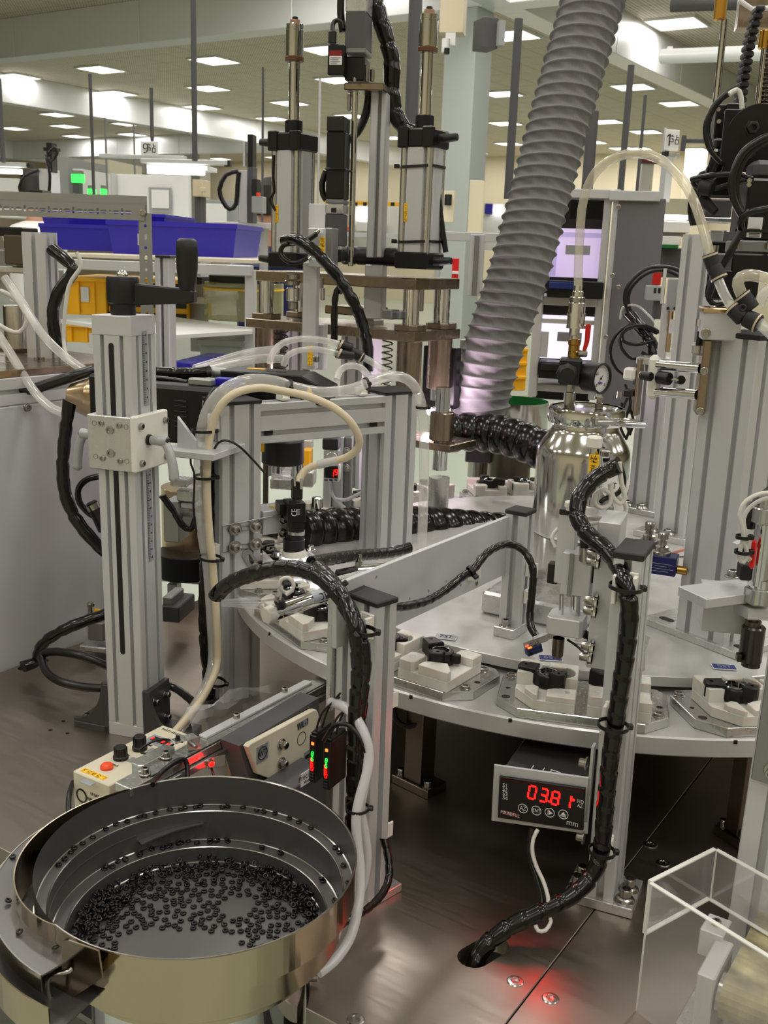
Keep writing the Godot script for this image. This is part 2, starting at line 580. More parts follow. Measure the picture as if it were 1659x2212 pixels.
func make_materials() -> void:
	var grain := noise_tex(0.25, Color(0.8, 0.8, 0.8), Color(1, 1, 1), 3, 3, 256)
	var blotch := noise_tex(0.02, Color(0.55, 0.55, 0.55), Color(1, 1, 1), 7, 5, 256)
	var m := mat("alu", Color(0.78, 0.785, 0.79), 0.42, 0.35)
	m = mat("alu_dark", Color(0.55, 0.555, 0.56), 0.4, 0.7)
	m = mat("alu_plate", Color(0.78, 0.78, 0.775), 0.36, 0.75)
	m.roughness_texture = blotch
	tri_map(m, 9.0)
	m = mat("alu_cut", Color(0.76, 0.76, 0.75), 0.3, 0.9)
	m.roughness_texture = blotch
	tri_map(m, 30.0)
	m = mat("table_alu", Color(0.8, 0.8, 0.79), 0.5, 0.45)
	m.roughness_texture = blotch
	m.albedo_texture = noise_tex(0.012, Color(0.95, 0.95, 0.95), Color(1, 1, 1), 21, 4, 256)
	tri_map(m, 3.5)
	m = mat("steel", Color(0.66, 0.65, 0.63), 0.24, 1.0)
	m = mat("dark_steel", Color(0.4, 0.37, 0.34), 0.3, 1.0)
	m = mat("brown_steel", Color(0.6, 0.54, 0.47), 0.3, 0.95)
	m.roughness_texture = blotch
	tri_map(m, 8.0)
	m = mat("chrome", Color(0.84, 0.84, 0.845), 0.07, 1.0)
	m = mat("stainless", Color(0.78, 0.775, 0.76), 0.14, 1.0)
	m = mat("bowl_steel", Color(0.72, 0.66, 0.57), 0.13, 1.0)
	m = mat("galvanised", Color(0.62, 0.63, 0.62), 0.4, 0.7)
	m = mat("brass", Color(0.66, 0.52, 0.28), 0.25, 1.0)
	m = mat("gold", Color(0.86, 0.65, 0.3), 0.25, 1.0)
	m = mat("black_plastic", Color(0.06, 0.06, 0.06), 0.45)
	m = mat("black_matte", Color(0.105, 0.105, 0.11), 0.62)
	m = mat("black_gloss", Color(0.035, 0.034, 0.034), 0.2)
	m = mat("black_metal", Color(0.055, 0.055, 0.057), 0.38, 0.2)
	m = mat("rubber", Color(0.04, 0.04, 0.04), 0.32)
	m = mat("coating", Color(0.42, 0.415, 0.41), 0.36, 0.6)
	m = mat("grey_paint", Color(0.62, 0.63, 0.63), 0.5)
	m = mat("dark_grey", Color(0.3, 0.3, 0.31), 0.5)
	m = mat("pom", Color(0.86, 0.85, 0.82), 0.42)
	m.subsurf_scatter_enabled = true
	m.subsurf_scatter_strength = 0.25
	m.albedo_texture = noise_tex(0.02, Color(0.93, 0.92, 0.89), Color(1, 1, 1), 31, 3, 256)
	tri_map(m, 6.0)
	m = mat("white", Color(0.9, 0.9, 0.89), 0.5)
	m = mat("white_clip", Color(0.88, 0.87, 0.83), 0.45)
	m = mat("cream", Color(0.84, 0.78, 0.67), 0.45)
	m = mat("beige", Color(0.84, 0.81, 0.72), 0.45)
	m = mat("beige_wall", Color(0.93, 0.88, 0.77), 0.7)
	m = mat("white_cable", Color(0.82, 0.81, 0.78), 0.5)
	m = mat("label_yellow", Color(0.98, 0.76, 0.05), 0.5)
	m = mat("ink", Color(0.03, 0.03, 0.03), 0.6)
	m = mat("paper", Color(0.9, 0.9, 0.89), 0.6)
	m = mat("silver_label", Color(0.62, 0.64, 0.66), 0.35, 0.3)
	m = mat("nose", Color(0.8, 0.7, 0.56), 0.22, 1.0)
	m = mat("dark_paint", Color(0.24, 0.24, 0.245), 0.45, 0.2)
	m = mat("lever", Color(0.66, 0.67, 0.68), 0.4, 0.3)
	m = mat("orange_ring", Color(0.78, 0.7, 0.6), 0.4)
	m = mat("tool_steel", Color(0.3, 0.29, 0.28), 0.25, 0.9)
	m = mat("yellowed_tube", Color(0.9, 0.87, 0.78, 0.38), 0.1)
	m.transparency = BaseMaterial3D.TRANSPARENCY_ALPHA
	m = mat("amber_rubber", Color(0.36, 0.23, 0.11), 0.35)
	m = mat("cabinet_grey", Color(0.72, 0.725, 0.73), 0.42)
	m = mat("panel_grey", Color(0.42, 0.42, 0.44), 0.35)
	m = mat("skin", Color(0.78, 0.58, 0.47), 0.6)
	m = mat("hair", Color(0.1, 0.07, 0.06), 0.6)
	m = mat("dark_red", Color(0.22, 0.02, 0.03), 0.2)
	m = mat("red_dark", Color(0.5, 0.06, 0.05), 0.4)
	m = mat("belt", Color(0.72, 0.68, 0.52), 0.6)
	m.albedo_texture = blotch
	tri_map(m, 6.0)
	m = mat("red", Color(0.75, 0.05, 0.04), 0.4)
	m = mat("red_label", Color(0.85, 0.08, 0.06), 0.4)
	m = mat("orange", Color(0.95, 0.3, 0.06), 0.35)
	m = mat("blue_tag", Color(0.06, 0.14, 0.42), 0.4)
	m = mat("blue_box", Color(0.05, 0.08, 0.32), 0.4)
	m = mat("blue_sensor", Color(0.08, 0.16, 0.34), 0.4)
	m = mat("bin_blue", Color(0.17, 0.13, 0.66), 0.4)
	m = mat("crate_yellow", Color(1.0, 0.74, 0.05), 0.5)
	m = mat("green", Color(0.05, 0.4, 0.16), 0.5)
	m = mat("pink_tube", Color(0.85, 0.5, 0.42), 0.4)
	m = mat("copper", Color(0.66, 0.5, 0.42), 0.4, 0.6)
	m = mat("duct", Color(0.5, 0.495, 0.495), 0.75)
	m.albedo_texture = grain
	tri_map(m, 20.0)
	m = mat("acrylic", Color(1, 1, 1, 0.06), 0.04)
	m.transparency = BaseMaterial3D.TRANSPARENCY_ALPHA
	m = mat("acrylic_edge", Color(0.93, 0.93, 0.9, 0.75), 0.2)
	m.transparency = BaseMaterial3D.TRANSPARENCY_ALPHA
	m = mat("film", Color(0.95, 0.95, 0.97, 0.16), 0.12)
	m.transparency = BaseMaterial3D.TRANSPARENCY_ALPHA
	m = mat("clear_tube", Color(0.92, 0.92, 0.9, 0.32), 0.1)
	m.transparency = BaseMaterial3D.TRANSPARENCY_ALPHA
	m = mat("milky_tube", Color(0.88, 0.88, 0.9, 0.6), 0.2)
	m.transparency = BaseMaterial3D.TRANSPARENCY_ALPHA
	m = mat("tank_glass", Color(0.75, 0.75, 0.55, 0.45), 0.1)
	m.transparency = BaseMaterial3D.TRANSPARENCY_ALPHA
	# brushed machine table: fine scratches in the roughness, broad wear in the relief
	m = mat("plate", Color(0.64, 0.6, 0.56), 0.4, 0.96)
	m.roughness_texture = noise_tex(0.05, Color(0.78, 0.78, 0.78), Color(1, 1, 1), 11, 5, 512, Vector2(0.25, 6.0))
	m.anisotropy_enabled = true
	m.anisotropy = 0.5
	m.uv1_scale = Vector3(2.2, 2.2, 2.2)
	# the hall
	m = mat("ceiling", Color(0.9, 0.86, 0.78), 0.8)
	m.albedo_texture = ceiling_tex()
	m.uv1_scale = Vector3(0.8333, 0.8333, 0.8333)
	m = mat("beam", Color(0.93, 0.935, 0.94), 0.3, 0.1)
	m = mat("floor", Color(0.7, 0.735, 0.67), 0.35)
	m = mat("column", Color(0.74, 0.77, 0.76), 0.5)
	# light
	glow("panel", Color(1, 0.985, 0.96), 2.0)
	glow("tube_light", Color(1, 0.99, 0.97), 6.0)
	glow("ring_light", Color(1, 1, 1), 7.0)
	glow("red_led", Color(1, 0.03, 0.02), 5.0)
	glow("red_digit", Color(1, 0.06, 0.05), 3.2)
	glow("green_led", Color(0.2, 1, 0.3), 1.6)
	glow("amber_led", Color(1, 0.4, 0.15), 2.5)
	glow("screen", Color(0.78, 0.71, 0.86), 0.5)
	glow("screen_dim", Color(0.68, 0.62, 0.8), 0.4)
	glow("screen_white", Color(0.92, 0.88, 0.95), 0.75)

func ceiling_tex() -> ImageTexture:  # perforated metal ceiling tiles, 0.6 m
	var im := Image.create(256, 256, false, Image.FORMAT_RGB8)
	im.fill(Color(1, 1, 1))
	for y in 24:
		for x in 24:
			im.fill_rect(Rect2i(int(x * 10.67) + 3, int(y * 10.67) + 3, 5, 5), Color(0.62, 0.6, 0.56))
	for i in [0, 128]:
		im.fill_rect(Rect2i(i, 0, 2, 256), Color(0.8, 0.78, 0.75))
		im.fill_rect(Rect2i(0, i, 256, 2), Color(0.8, 0.78, 0.75))
	return ImageTexture.create_from_image(im)

func _ready() -> void:
	rng.seed = 41
	var up := Vector3(314, 8850, F).normalized()
	var fwd := (Vector3(0, 0, -1) + up * up.z).normalized()
	var right := fwd.cross(up)
	lens_basis = Basis(right, up, -fwd).transposed()
	var cam := Camera3D.new()
	cam.name = "camera"
	cam.transform = Transform3D(lens_basis, EYE)
	cam.keep_aspect = Camera3D.KEEP_HEIGHT
	cam.near = 0.05
	cam.far = 200.0
	var at := CameraAttributesPhysical.new()
	at.frustum_focal_length = 12.0 / (1106.0 / F)
	at.frustum_focus_distance = 1.35
	at.exposure_aperture = 14.0
	cam.attributes = at
	cam.fov = rad_to_deg(2.0 * atan(1106.0 / F))
	add_child(cam)
	cam.current = true
	var env := Environment.new()
	env.background_mode = Environment.BG_COLOR
	env.background_color = Color(0.02, 0.02, 0.02)
	env.tonemap_mode = Environment.TONE_MAPPER_LINEAR
	env.tonemap_exposure = 1.32
	env.sdfgi_enabled = true
	env.ssao_enabled = true
	env.ssil_enabled = true
	var we := WorldEnvironment.new()
	we.name = "environment"
	we.environment = env
	add_child(we)
	sans = SystemFont.new()
	sans.font_names = PackedStringArray(["Droid Sans"])
	mono = SystemFont.new()
	mono.font_names = PackedStringArray(["Droid Sans Mono"])
	make_materials()
	ceiling_lights()
	hall_shell()
	machine_table()
	build_rest()

func ceiling_lights() -> void:
	var seen := [1463, 49, 1367, 187, 1467, 223, 1310, 262, 1395, 284, 1085, 202, 1092, 266, 1100, 310, 1280, 307, 1345, 320, 463, 130, 450, 190, 437, 231, 218, 149, 250, 201, 37, 165, 123, 247, 141, 272, 165, 294, 275, 267, 285, 290, 30, 277, 625, 222, 590, 256, 730, 172, 705, 107, 1105, 75, 845, 297, 760, 250, 1500, 322, 10, 320]
	var spots := []
	for i in range(0, seen.size(), 2):
		spots.append(gp(seen[i], seen[i + 1], 4.39))
	for i in 10:
		spots.append(hall(27.6, -3.0 - 2.45 * i, 4.39))
	var made := spots.size()
	for i in 6:
		for j in 6:
			spots.append(hall(-2.7 + 2.3 * i, 2.5 - 2.4 * j + 2.4, 4.39))
	var frame := K.new()
	frame.prism(rect2(-0.32, -0.32, 0.32, 0.32), 0.0, 0.03, [rect2(-0.295, -0.295, 0.295, 0.295)])
	var fm := frame.mesh()
	var pm := K.new().box(Vector3(0, 0.012, 0), Vector3(0.592, 0.008, 0.592)).mesh()
	var says := ["largest light panel, under the pipe at the upper right", "light panel right of the ribbed duct, above the pole", "light panel right of the pole above the monitor cabinet", "narrow light panel beside the thick grey pipe", "light panel above the sign reading 1", "upper light panel crossed by the dark pole left of the duct", "middle light panel crossed by the dark pole left of the duct", "low light panel crossed by the dark pole left of the duct", "low light panel just right of the ribbed duct", "low light panel above the arching clear tube", "large light panel crossed by the thick dark pole", "second light panel crossed by the thick dark pole", "third light panel crossed by the thick dark pole", "light panel at the top of the thin pole at the left", "light panel against the white beam, beside the thin left pole", "light panel at the left edge under the long beam", "light panel right of the left white column, highest", "light panel right of the left white column, second", "light panel right of the left white column, third", "light panel above the sign reading 9, upper", "light panel above the sign reading 9, lower", "light panel left of the left white column", "light panel crossed by the left press cylinder rod", "light panel left of the rod, against the white beam", "light panel behind the grey actuator motor", "light panel behind the small junction box", "bright light panel beside the grey wedge speaker", "light panel right of the tall actuator column", "light panel behind the slim servo actuator", "light panel behind the black servo bracket", "light panel low at the left picture edge"]
	for i in spots.size():
		var near := i >= made
		var o := thing("ceiling_light", "square white " + says[i] if i < says.size() else "square white light panel overhead, above and outside the picture" if near else "square white light panel in the last row before the back wall", "ceiling light", spots[i] - Vector3(0, 0.02, 0), 123, "light panels overhead" if near else "ceiling light panels")
		part(o, "frame", fm, M("white"))
		part(o, "diffuser", pm, M("panel"))
		var a := AreaLight3D.new()
		a.name = "panel_light"
		a.area_size = Vector2(0.58, 0.58)
		a.area_normalize_energy = true
		a.light_color = Color(1, 0.985, 0.975)
		a.light_energy = 1.5
		a.area_range = 60.0
		a.area_attenuation = 2.0
		a.shadow_enabled = true
		a.rotation.x = -PI / 2
		a.position.y = -0.003
		o.add_child(a)

func hall_box(k: K, s0: float, s1: float, t0: float, t1: float, y0: float, y1: float, b := 0.0) -> K:
	k.at(Transform3D(Basis(hd(123), Vector3.UP, -hd(33)), Vector3.ZERO))
	return k.box(Vector3((t0 + t1) / 2, (y0 + y1) / 2, -(s0 + s1) / 2), Vector3(t1 - t0, y1 - y0, s1 - s0), b)

func beam(called: String, along_t: bool, from: float, to: float, at: float, y0: float, piece: float) -> void:
	var root := Node3D.new()
	root.name = called
	root.set_meta("kind", "structure")
	add_child(root)
	var a := from
	while a < to - 0.01:
		var b := minf(a + piece, to)
		var k := K.new()
		if along_t:
			hall_box(k, at, at + 0.3, a + 0.004, b - 0.004, y0, 4.4, 0.006)
		else:
			hall_box(k, a + 0.004, b - 0.004, at - 0.3, at, y0, 4.4, 0.006)
		struct("panel", k, M("beam"), root)
		a = b

func hall_shell() -> void:
	var k := K.new()
	hall_box(k, -6, 34.2, -34.2, 10.2, -0.2, 0)
	struct("floor", k, M("floor"))
	k = K.new()
	k.at(Transform3D(Basis(hd(123), Vector3.UP, -hd(33)), Vector3.ZERO))
	k.prism(rect2(-34.2, -34.2, 10.2, 6), 4.4, 4.6)
	struct("ceiling", k, M("ceiling"))
	for w in [["wall_back", 29.0, 29.2, -34.2, 10.2], ["wall_front", -6.2, -6.0, -34.2, 10.2], ["wall_left", -6.2, 34.2, -34.4, -34.2], ["wall_right", -6.2, 34.2, 10.2, 10.4]]:
		k = K.new()
		hall_box(k, w[1], w[2], w[3], w[4], 0, 4.4)
		struct(w[0], k, M("beige_wall"))
	beam("trim_1", true, -27.0, 9.0, 9.78, 3.9, 2.4)
	beam("trim_2", false, 3.0, 29.0, -5.1, 3.9, 2.4)
	beam("trim_3", false, 10.2, 29.0, -16.8, 3.9, 2.4)
	beam("trim_4", true, -33.0, -17.2, 21.5, 3.9, 2.4)
	beam("trim_5", false, 10.2, 29.0, -28.0, 3.9, 2.4)
	# columns of the hall
	for c in [[9.93, -5.62, 0.36, "column", 0.0], [21.6, -16.95, 0.5, "white", 0.0], [26.0, -24.5, 0.5, "white", 0.0], [28.6, -9.0, 0.6, "beige_wall", 0.0]]:
		k = K.new()
		hall_box(k, c[0] - c[2] / 2, c[0] + c[2] / 2, c[1] - c[2] / 2, c[1] + c[2] / 2, 0, 4.4 if c[3] != "column" else 3.9, 0.01)
		struct(numbered("column"), k, M(c[3]))

func machine_table() -> void:
	# the machine table: two brushed steel plates with a seam, along bearings 33 and 123
	var o := thing("machine_table", "brushed steel machine table of two plates with a seam under the rotary table", "machine table", Vector3(0, 0.8, 0), 123)
	var inv := (o.transform).affine_inverse()
	var L := func(px: float, py: float) -> Vector2:
		var p: Vector3 = inv * gp(px, py, 0.8)
		return Vector2(p.x, p.z)
	var seam: float = (L.call(1294, 1954).x + L.call(1092, 2212).x + L.call(1539, 1633).x) / 3.0
	var front: float = (L.call(0, 1821).y + L.call(672, 2196).y) / 2.0
	var left: float = L.call(0, 1452).x
	var holes: Array = [oblong(L.call(1022, 2068), L.call(1066, 2042), 0.0165), oblong(L.call(52, 1443), L.call(92, 1428), 0.0105)]
	for h in [[137, 1558, 3.2], [109, 1577, 3.2], [146, 1584, 3.2], [171, 1565, 3.2]]:
		holes.append(circle2(L.call(h[0], h[1]), 0.0032, 10))
	var bc: Vector3 = inv * Vector3(BOWL.x, 0.8, BOWL.z)
	var edge := PackedVector2Array([Vector2(left, front), Vector2(left, front - 2.4), Vector2(seam - 0.0006, front - 2.4), Vector2(seam - 0.0006, front)])
	var half := acos(clampf((bc.z - front) / 0.106, -1.0, 1.0))
	for i in 25:
		var a := half - 2.0 * half * i / 24
		edge.append(Vector2(bc.x + 0.106 * sin(a), bc.z - 0.106 * cos(a)))
	part(o, "plate", K.new().prism(edge, -0.02, 0.0, holes, 0.0008), M("plate"))
	part(o, "plate", K.new().prism(rect2(seam + 0.0006, front - 2.4, seam + 1.5, front), -0.02, 0.0, [], 0.0008), M("plate"))
	for b in [[1113, 2120], [1189, 2157], [768, 2203], [1405, 1825], [1432, 1865]]:
		var p: Vector2 = L.call(b[0], b[1])
		var k := K.new()
		k.at(Transform3D(Basis(), Vector3(p.x, 0, p.y)))
		k.lathe([[0.0085, 0.0], [0.0085, 0.0005], [0.0075, 0.0012], [0.0048, 0.0014], [0.0042, 0.0006], [0.0, 0.0004]], 24)
		k.at(Transform3D(Basis(), Vector3(p.x, 0.0006, p.y)))
		for a in 6:
			k.at(Transform3D(Basis(Vector3.UP, TAU * a / 6), Vector3(p.x, 0.0008, p.y)))
			k.box(Vector3(0.0042, 0, 0), Vector3(0.0014, 0.0012, 0.0014))
		part(o, "screw", k, M("steel"))
	# the frame below: square legs and rails under the plate
	var kf := K.new()
	kf.box(Vector3(left + 0.03, -0.05, front - 1.2), Vector3(0.06, 0.06, 2.36))
	kf.box(Vector3(bc.x + 0.14 + 0.9, -0.05, front - 0.05), Vector3(1.8, 0.06, 0.06))
	kf.box(Vector3((left + bc.x - 0.14) / 2, -0.05, front - 0.05), Vector3(bc.x - 0.14 - left, 0.06, 0.06))
	for q in [Vector2(left + 0.03, front - 0.05), Vector2(seam + 1.4, front - 0.05), Vector2(left + 0.03, front - 2.3)]:
		kf.box(Vector3(q.x, -0.44, q.y), Vector3(0.06, 0.72, 0.06))
	kf.box(Vector3((left + seam + 1.4) / 2, -0.3, front - 1.2), Vector3(seam + 1.38 - left, 0.01, 2.2))
	part(o, "frame", kf, M("alu_dark"))
	# rotary ring, fixed plate above it, pedestal below
	var c := Vector3(0.366, 0, -1.69)
	o = thing("rotary_table", "large round grey aluminium indexing ring that carries the white nests", "rotary table", c)
	var k := K.new()
	k.lathe([[0.46, 0.953], [0.612, 0.953], [0.614, 0.955], [0.614, 0.975], [0.612, 0.977], [0.46, 0.977], [0.46, 0.953]], 160)
	part(o, "ring", k, M("table_alu"))
	part(o, "hub", K.new().rod(Vector3(0, 0.8, 0), Vector3(0, 0.953, 0), 0.16, 0.16, 40), M("dark_steel"))
	k = K.new()
	k.lathe([[0.16, 0.94], [0.455, 0.94], [0.455, 0.984], [0.16, 0.984]], 80)
	part(o, "core", k, M("black_metal"))
	for a in [188, 200, 212, 224, 238, 176, 164, 152]:
		part(o, "index_mark", K.new().box(hd(a) * 0.6135 + Vector3.UP * 0.974, Vector3(0.004, 0.004, 0.004)), M("black_metal"))
	o = thing("fixed_plate", "round pale plate above the middle of the rotary ring carrying tank and columns", "plate", c)
	k = K.new()
	k.lathe([[0.0, 0.986], [0.4905, 0.986], [0.4915, 0.987], [0.4915, 0.999], [0.4905, 1.0], [0.0, 1.0]], 160)
	part(o, "disc", k, M("table_alu"))
	# T-shaped supports under the ring
	for s in [[[845, 1690], [922, 1728], 0.953, "dark steel T-shaped support under the ring behind the cable post"], [[1540, 1800], [1600, 1840], 0.953, "dark steel T-shaped support under the ring behind the clear acrylic cover"]]:
		var a := gp(s[0][0], s[0][1], 0.8)
		var b := gp(s[1][0], s[1][1], 0.8)
		var w := (b - a).length()
		var d := (b - a).normalized()
		o = thing("table_support", s[3], "support", (a + b) / 2 + Vector3(d.z, 0, -d.x) * 0.0, rad_to_deg(atan2(d.x, -d.z)))
		part(o, "foot", K.new().box(Vector3(0, 0.006, -0.02), Vector3(w, 0.012, 0.04), 0.001), M("dark_steel"))
		part(o, "web", K.new().box(Vector3(0, 0.082, -0.02), Vector3(w * 0.46, 0.14, 0.03), 0.001), M("dark_steel"))
		bolt(o, Vector3(-w * 0.37, 0.012, -0.01), Vector3.UP, 0.005, 0.007, 1.5)
		bolt(o, Vector3(w * 0.37, 0.012, -0.01), Vector3.UP, 0.005, 0.007, 1.5)
	# motor bracket ring seen under the edge
	o = thing("cable_grommet", "black round grommet hanging under the ring by the T-shaped support", "grommet", dp(880, 1540, 1.26), 105)
	part(o, "ring", K.new().at(R(Vector3.RIGHT, 90)).torus(0.019, 0.004, 24, 8), M("black_plastic"))
	part(o, "bracket", K.new().box(Vector3(0, 0.021, -0.01), Vector3(0.05, 0.006, 0.02), 0.001), M("black_metal"))


const BOWL := Vector3(-0.162, 0, -0.854)

func band(k: K, f0: float, f1: float, n: int, cs: Callable) -> void:  # a closed section carried round the bowl from bearing f0 to f1
	var rows := []
	for i in n + 1:
		var f := f0 + (f1 - f0) * i / n
		var row := []
		for q in cs.call(f):
			row.append(hd(f) * q.x + Vector3.UP * q.y)
		rows.append(row)
	var m: int = rows[0].size()
	for i in n:
		for j in m:
			var a: Vector3 = rows[i][j]
			var b: Vector3 = rows[i][(j + 1) % m]
			var c: Vector3 = rows[i + 1][(j + 1) % m]
			var d: Vector3 = rows[i + 1][j]
			var mid := Vector3.ZERO
			for w in rows[i]:
				mid += w / m
			var nr := (b - a).cross(d - a).normalized()
			if nr.dot((a + b) / 2.0 - mid) < 0.0:
				nr = -nr
			k.quad(a, b, c, d, nr)
	for e in [0, n]:
		var nr := (hd(f0 + (f1 - f0) * e / n + 90.0)) * (-1.0 if e == 0 else 1.0)
		for j in range(1, m - 1):
			k.tri(rows[e][0], rows[e][j], rows[e][j + 1], nr, nr, nr)

func left_r(f: float) -> float:  # radius of the inner wall where the spiral opens on the left, bearings 222 to 322
	var t := clampf((f - 222.0) / 100.0, 0.0, 1.0)
	return 0.148 + 0.0165 * sin(PI * pow(t, 0.8)) * (1.0 - 0.15 * t)

func track_r(f: float) -> float:  # outer edge of the outer track, bearings 216 to 326
	var t := clampf((326.0 - f) / 100.0, 0.0, 1.0)
	return 0.150 + 0.031 * sin(minf(t * 1.5, 1.0) * PI / 2)

func bowl_feeder() -> void:
	var o := thing("vibratory_bowl", "round stepped steel vibratory bowl lined in dark grey and full of small black rings", "bowl feeder", BOWL)
	var k := K.new()
	band(k, -38, 222, 110, func(_f): return [Vector2(0.1478, 0.9135), Vector2(0.1478, 0.9496), Vector2(0.1466, 0.9496), Vector2(0.1466, 0.9135)])
	band(k, 222, 322, 40, func(f): return [Vector2(left_r(f), 0.905), Vector2(left_r(f), 0.9496), Vector2(left_r(f) - 0.0012, 0.9496), Vector2(left_r(f) - 0.0012, 0.905)])
	k.lathe([[0.119, 0.861], [0.1225, 0.862], [0.1225, 0.8785], [0.1362, 0.879], [0.1365, 0.8795], [0.1365, 0.913], [0.1478, 0.9135]], 110)
	part(o, "outer_shell", k, M("bowl_steel"))
	k = K.new()
	k.lathe([[0.1465, 0.9488], [0.1465, 0.9165], [0.1355, 0.915], [0.1352, 0.8815], [0.1218, 0.8805], [0.1215, 0.8632], [0.0, 0.8632]], 110)
	part(o, "lining", k, M("coating"))
	k = K.new()
	band(k, -38, 222, 110, func(_f): return [Vector2(0.1462, 0.9494), Vector2(0.1470, 0.9503), Vector2(0.1480, 0.9503), Vector2(0.1484, 0.9494)])
	part(o, "rim", k, M("steel"))
	k = K.new()
	for q in [[0.1353, 0.9151], [0.1216, 0.8806]]:
		k.lathe([[q[0], q[1]], [q[0] + 0.0007, q[1] + 0.0006], [q[0] + 0.0014, q[1]]], 110)
	for q in [[0.1458, 0.9168], [0.1345, 0.8819], [0.1208, 0.8636]]:
		k.lathe([[q[0] + 0.0006, q[1] + 0.0006], [q[0] - 0.0006, q[1]]], 110)
	part(o, "ledge_edge", k, M("steel"))
	k = K.new()
	band(k, 212, 326, 46, func(f): return [Vector2(left_r(f), 0.931), Vector2(track_r(f), 0.934), Vector2(track_r(f), 0.9355), Vector2(left_r(f), 0.9325)])
	part(o, "outer_track", k, M("coating"))
	k = K.new()
	band(k, 212, 326, 46, func(f): return [Vector2(track_r(f), 0.92), Vector2(track_r(f), 0.9362), Vector2(track_r(f) + 0.0011, 0.9362), Vector2(track_r(f) + 0.0011, 0.92)])
	part(o, "track_rim", k, M("steel"))
	k = K.new()
	band(k, 204, 322, 46, func(f): return [Vector2(0.135, 0.9), Vector2(track_r(f) + 0.011 * minf(1.0, (326.0 - f) / 30.0), 0.9), Vector2(track_r(f) + 0.011 * minf(1.0, (326.0 - f) / 30.0), 0.9012), Vector2(0.135, 0.9012)])
	part(o, "return_trough", k, M("coating"))
	k = K.new()
	band(k, 206, 322, 46, func(f):
		var r := track_r(f) + 0.011 * minf(1.0, (326.0 - f) / 30.0)
		return [Vector2(r, 0.888), Vector2(r + 0.0002, 0.922), Vector2(r + 0.0014, 0.922), Vector2(r + 0.0012, 0.888)])
	part(o, "trough_wall", k, M("bowl_steel"))
	# bracket plate, welded hook and small ramp
	k = K.new()
	var inv := o.transform.affine_inverse()
	var ob := gp(137, 2031, 0.95)
	k = outline(K.new(), [137, 2030, 150, 2029, 215, 2052, 224, 2110, 165, 2150, 112, 2172, 104, 2120, 120, 2105, 137, 2100], ob, 122, 0.0, 0.0015)
	var pl := part(o, "bracket_plate", k, M("bowl_steel"))
	pl.transform = inv * T(ob, 122)
	k = K.new()
	var hook := dps([166, 2079, 0.722, 150, 2098, 0.718, 122, 2104, 0.716, 106, 2112, 0.716, 104, 2140, 0.718, 116, 2172, 0.72, 128, 2225, 0.72], 0.004)
	for i in hook.size():
		hook[i] = inv * hook[i]
	k.tube(hook, 0.0021, 8)
	part(o, "hook", k, M("steel"))
	k = K.new()
	band(k, 322, 352, 12, func(f):
		var t: float = (f - 322.0) / 30.0
		return [Vector2(0.1352, 0.893 + 0.008 * t), Vector2(0.1255 + 0.006 * t, 0.8935 + 0.008 * t), Vector2(0.1255 + 0.006 * t, 0.895 + 0.008 * t), Vector2(0.1352, 0.8945 + 0.008 * t)])
	part(o, "ramp", k, M("coating"))
	k = K.new()
	k.lathe([[0.0, 0.46], [0.108, 0.46], [0.108, 0.5], [0.101, 0.5], [0.101, 0.856], [0.098, 0.861], [0.0, 0.861]], 64)
	part(o, "drive_housing", k, M("chrome"))
	k = K.new()
	var nut := inv * dp(678, 2108, 0.87)
	k.at(R(Vector3.BACK, 90, nut))
	k.lathe([[0.0052, -0.005], [0.0058, -0.004], [0.0058, 0.004], [0.0052, 0.005]], 6)
	k.at(Transform3D())
	k.rod(nut + Vector3(-0.008, -0.3, 0), nut + Vector3(-0.008, 0.006, 0), 0.0028)
	part(o, "clamp_bolt", k, M("steel"))
	o = thing("feeder_stand", "grey steel stand under the vibratory bowl beside the machine table", "stand", BOWL)
	k = K.new()
	k.box(Vector3(0, 0.44, 0), Vector3(0.26, 0.04, 0.26), 0.003)
	k.box(Vector3(0, 0.23, 0), Vector3(0.16, 0.38, 0.16), 0.003)
	k.box(Vector3(0, 0.02, 0), Vector3(0.3, 0.04, 0.3), 0.003)
	part(o, "pedestal", k, M("grey_paint"))
	o_rings()

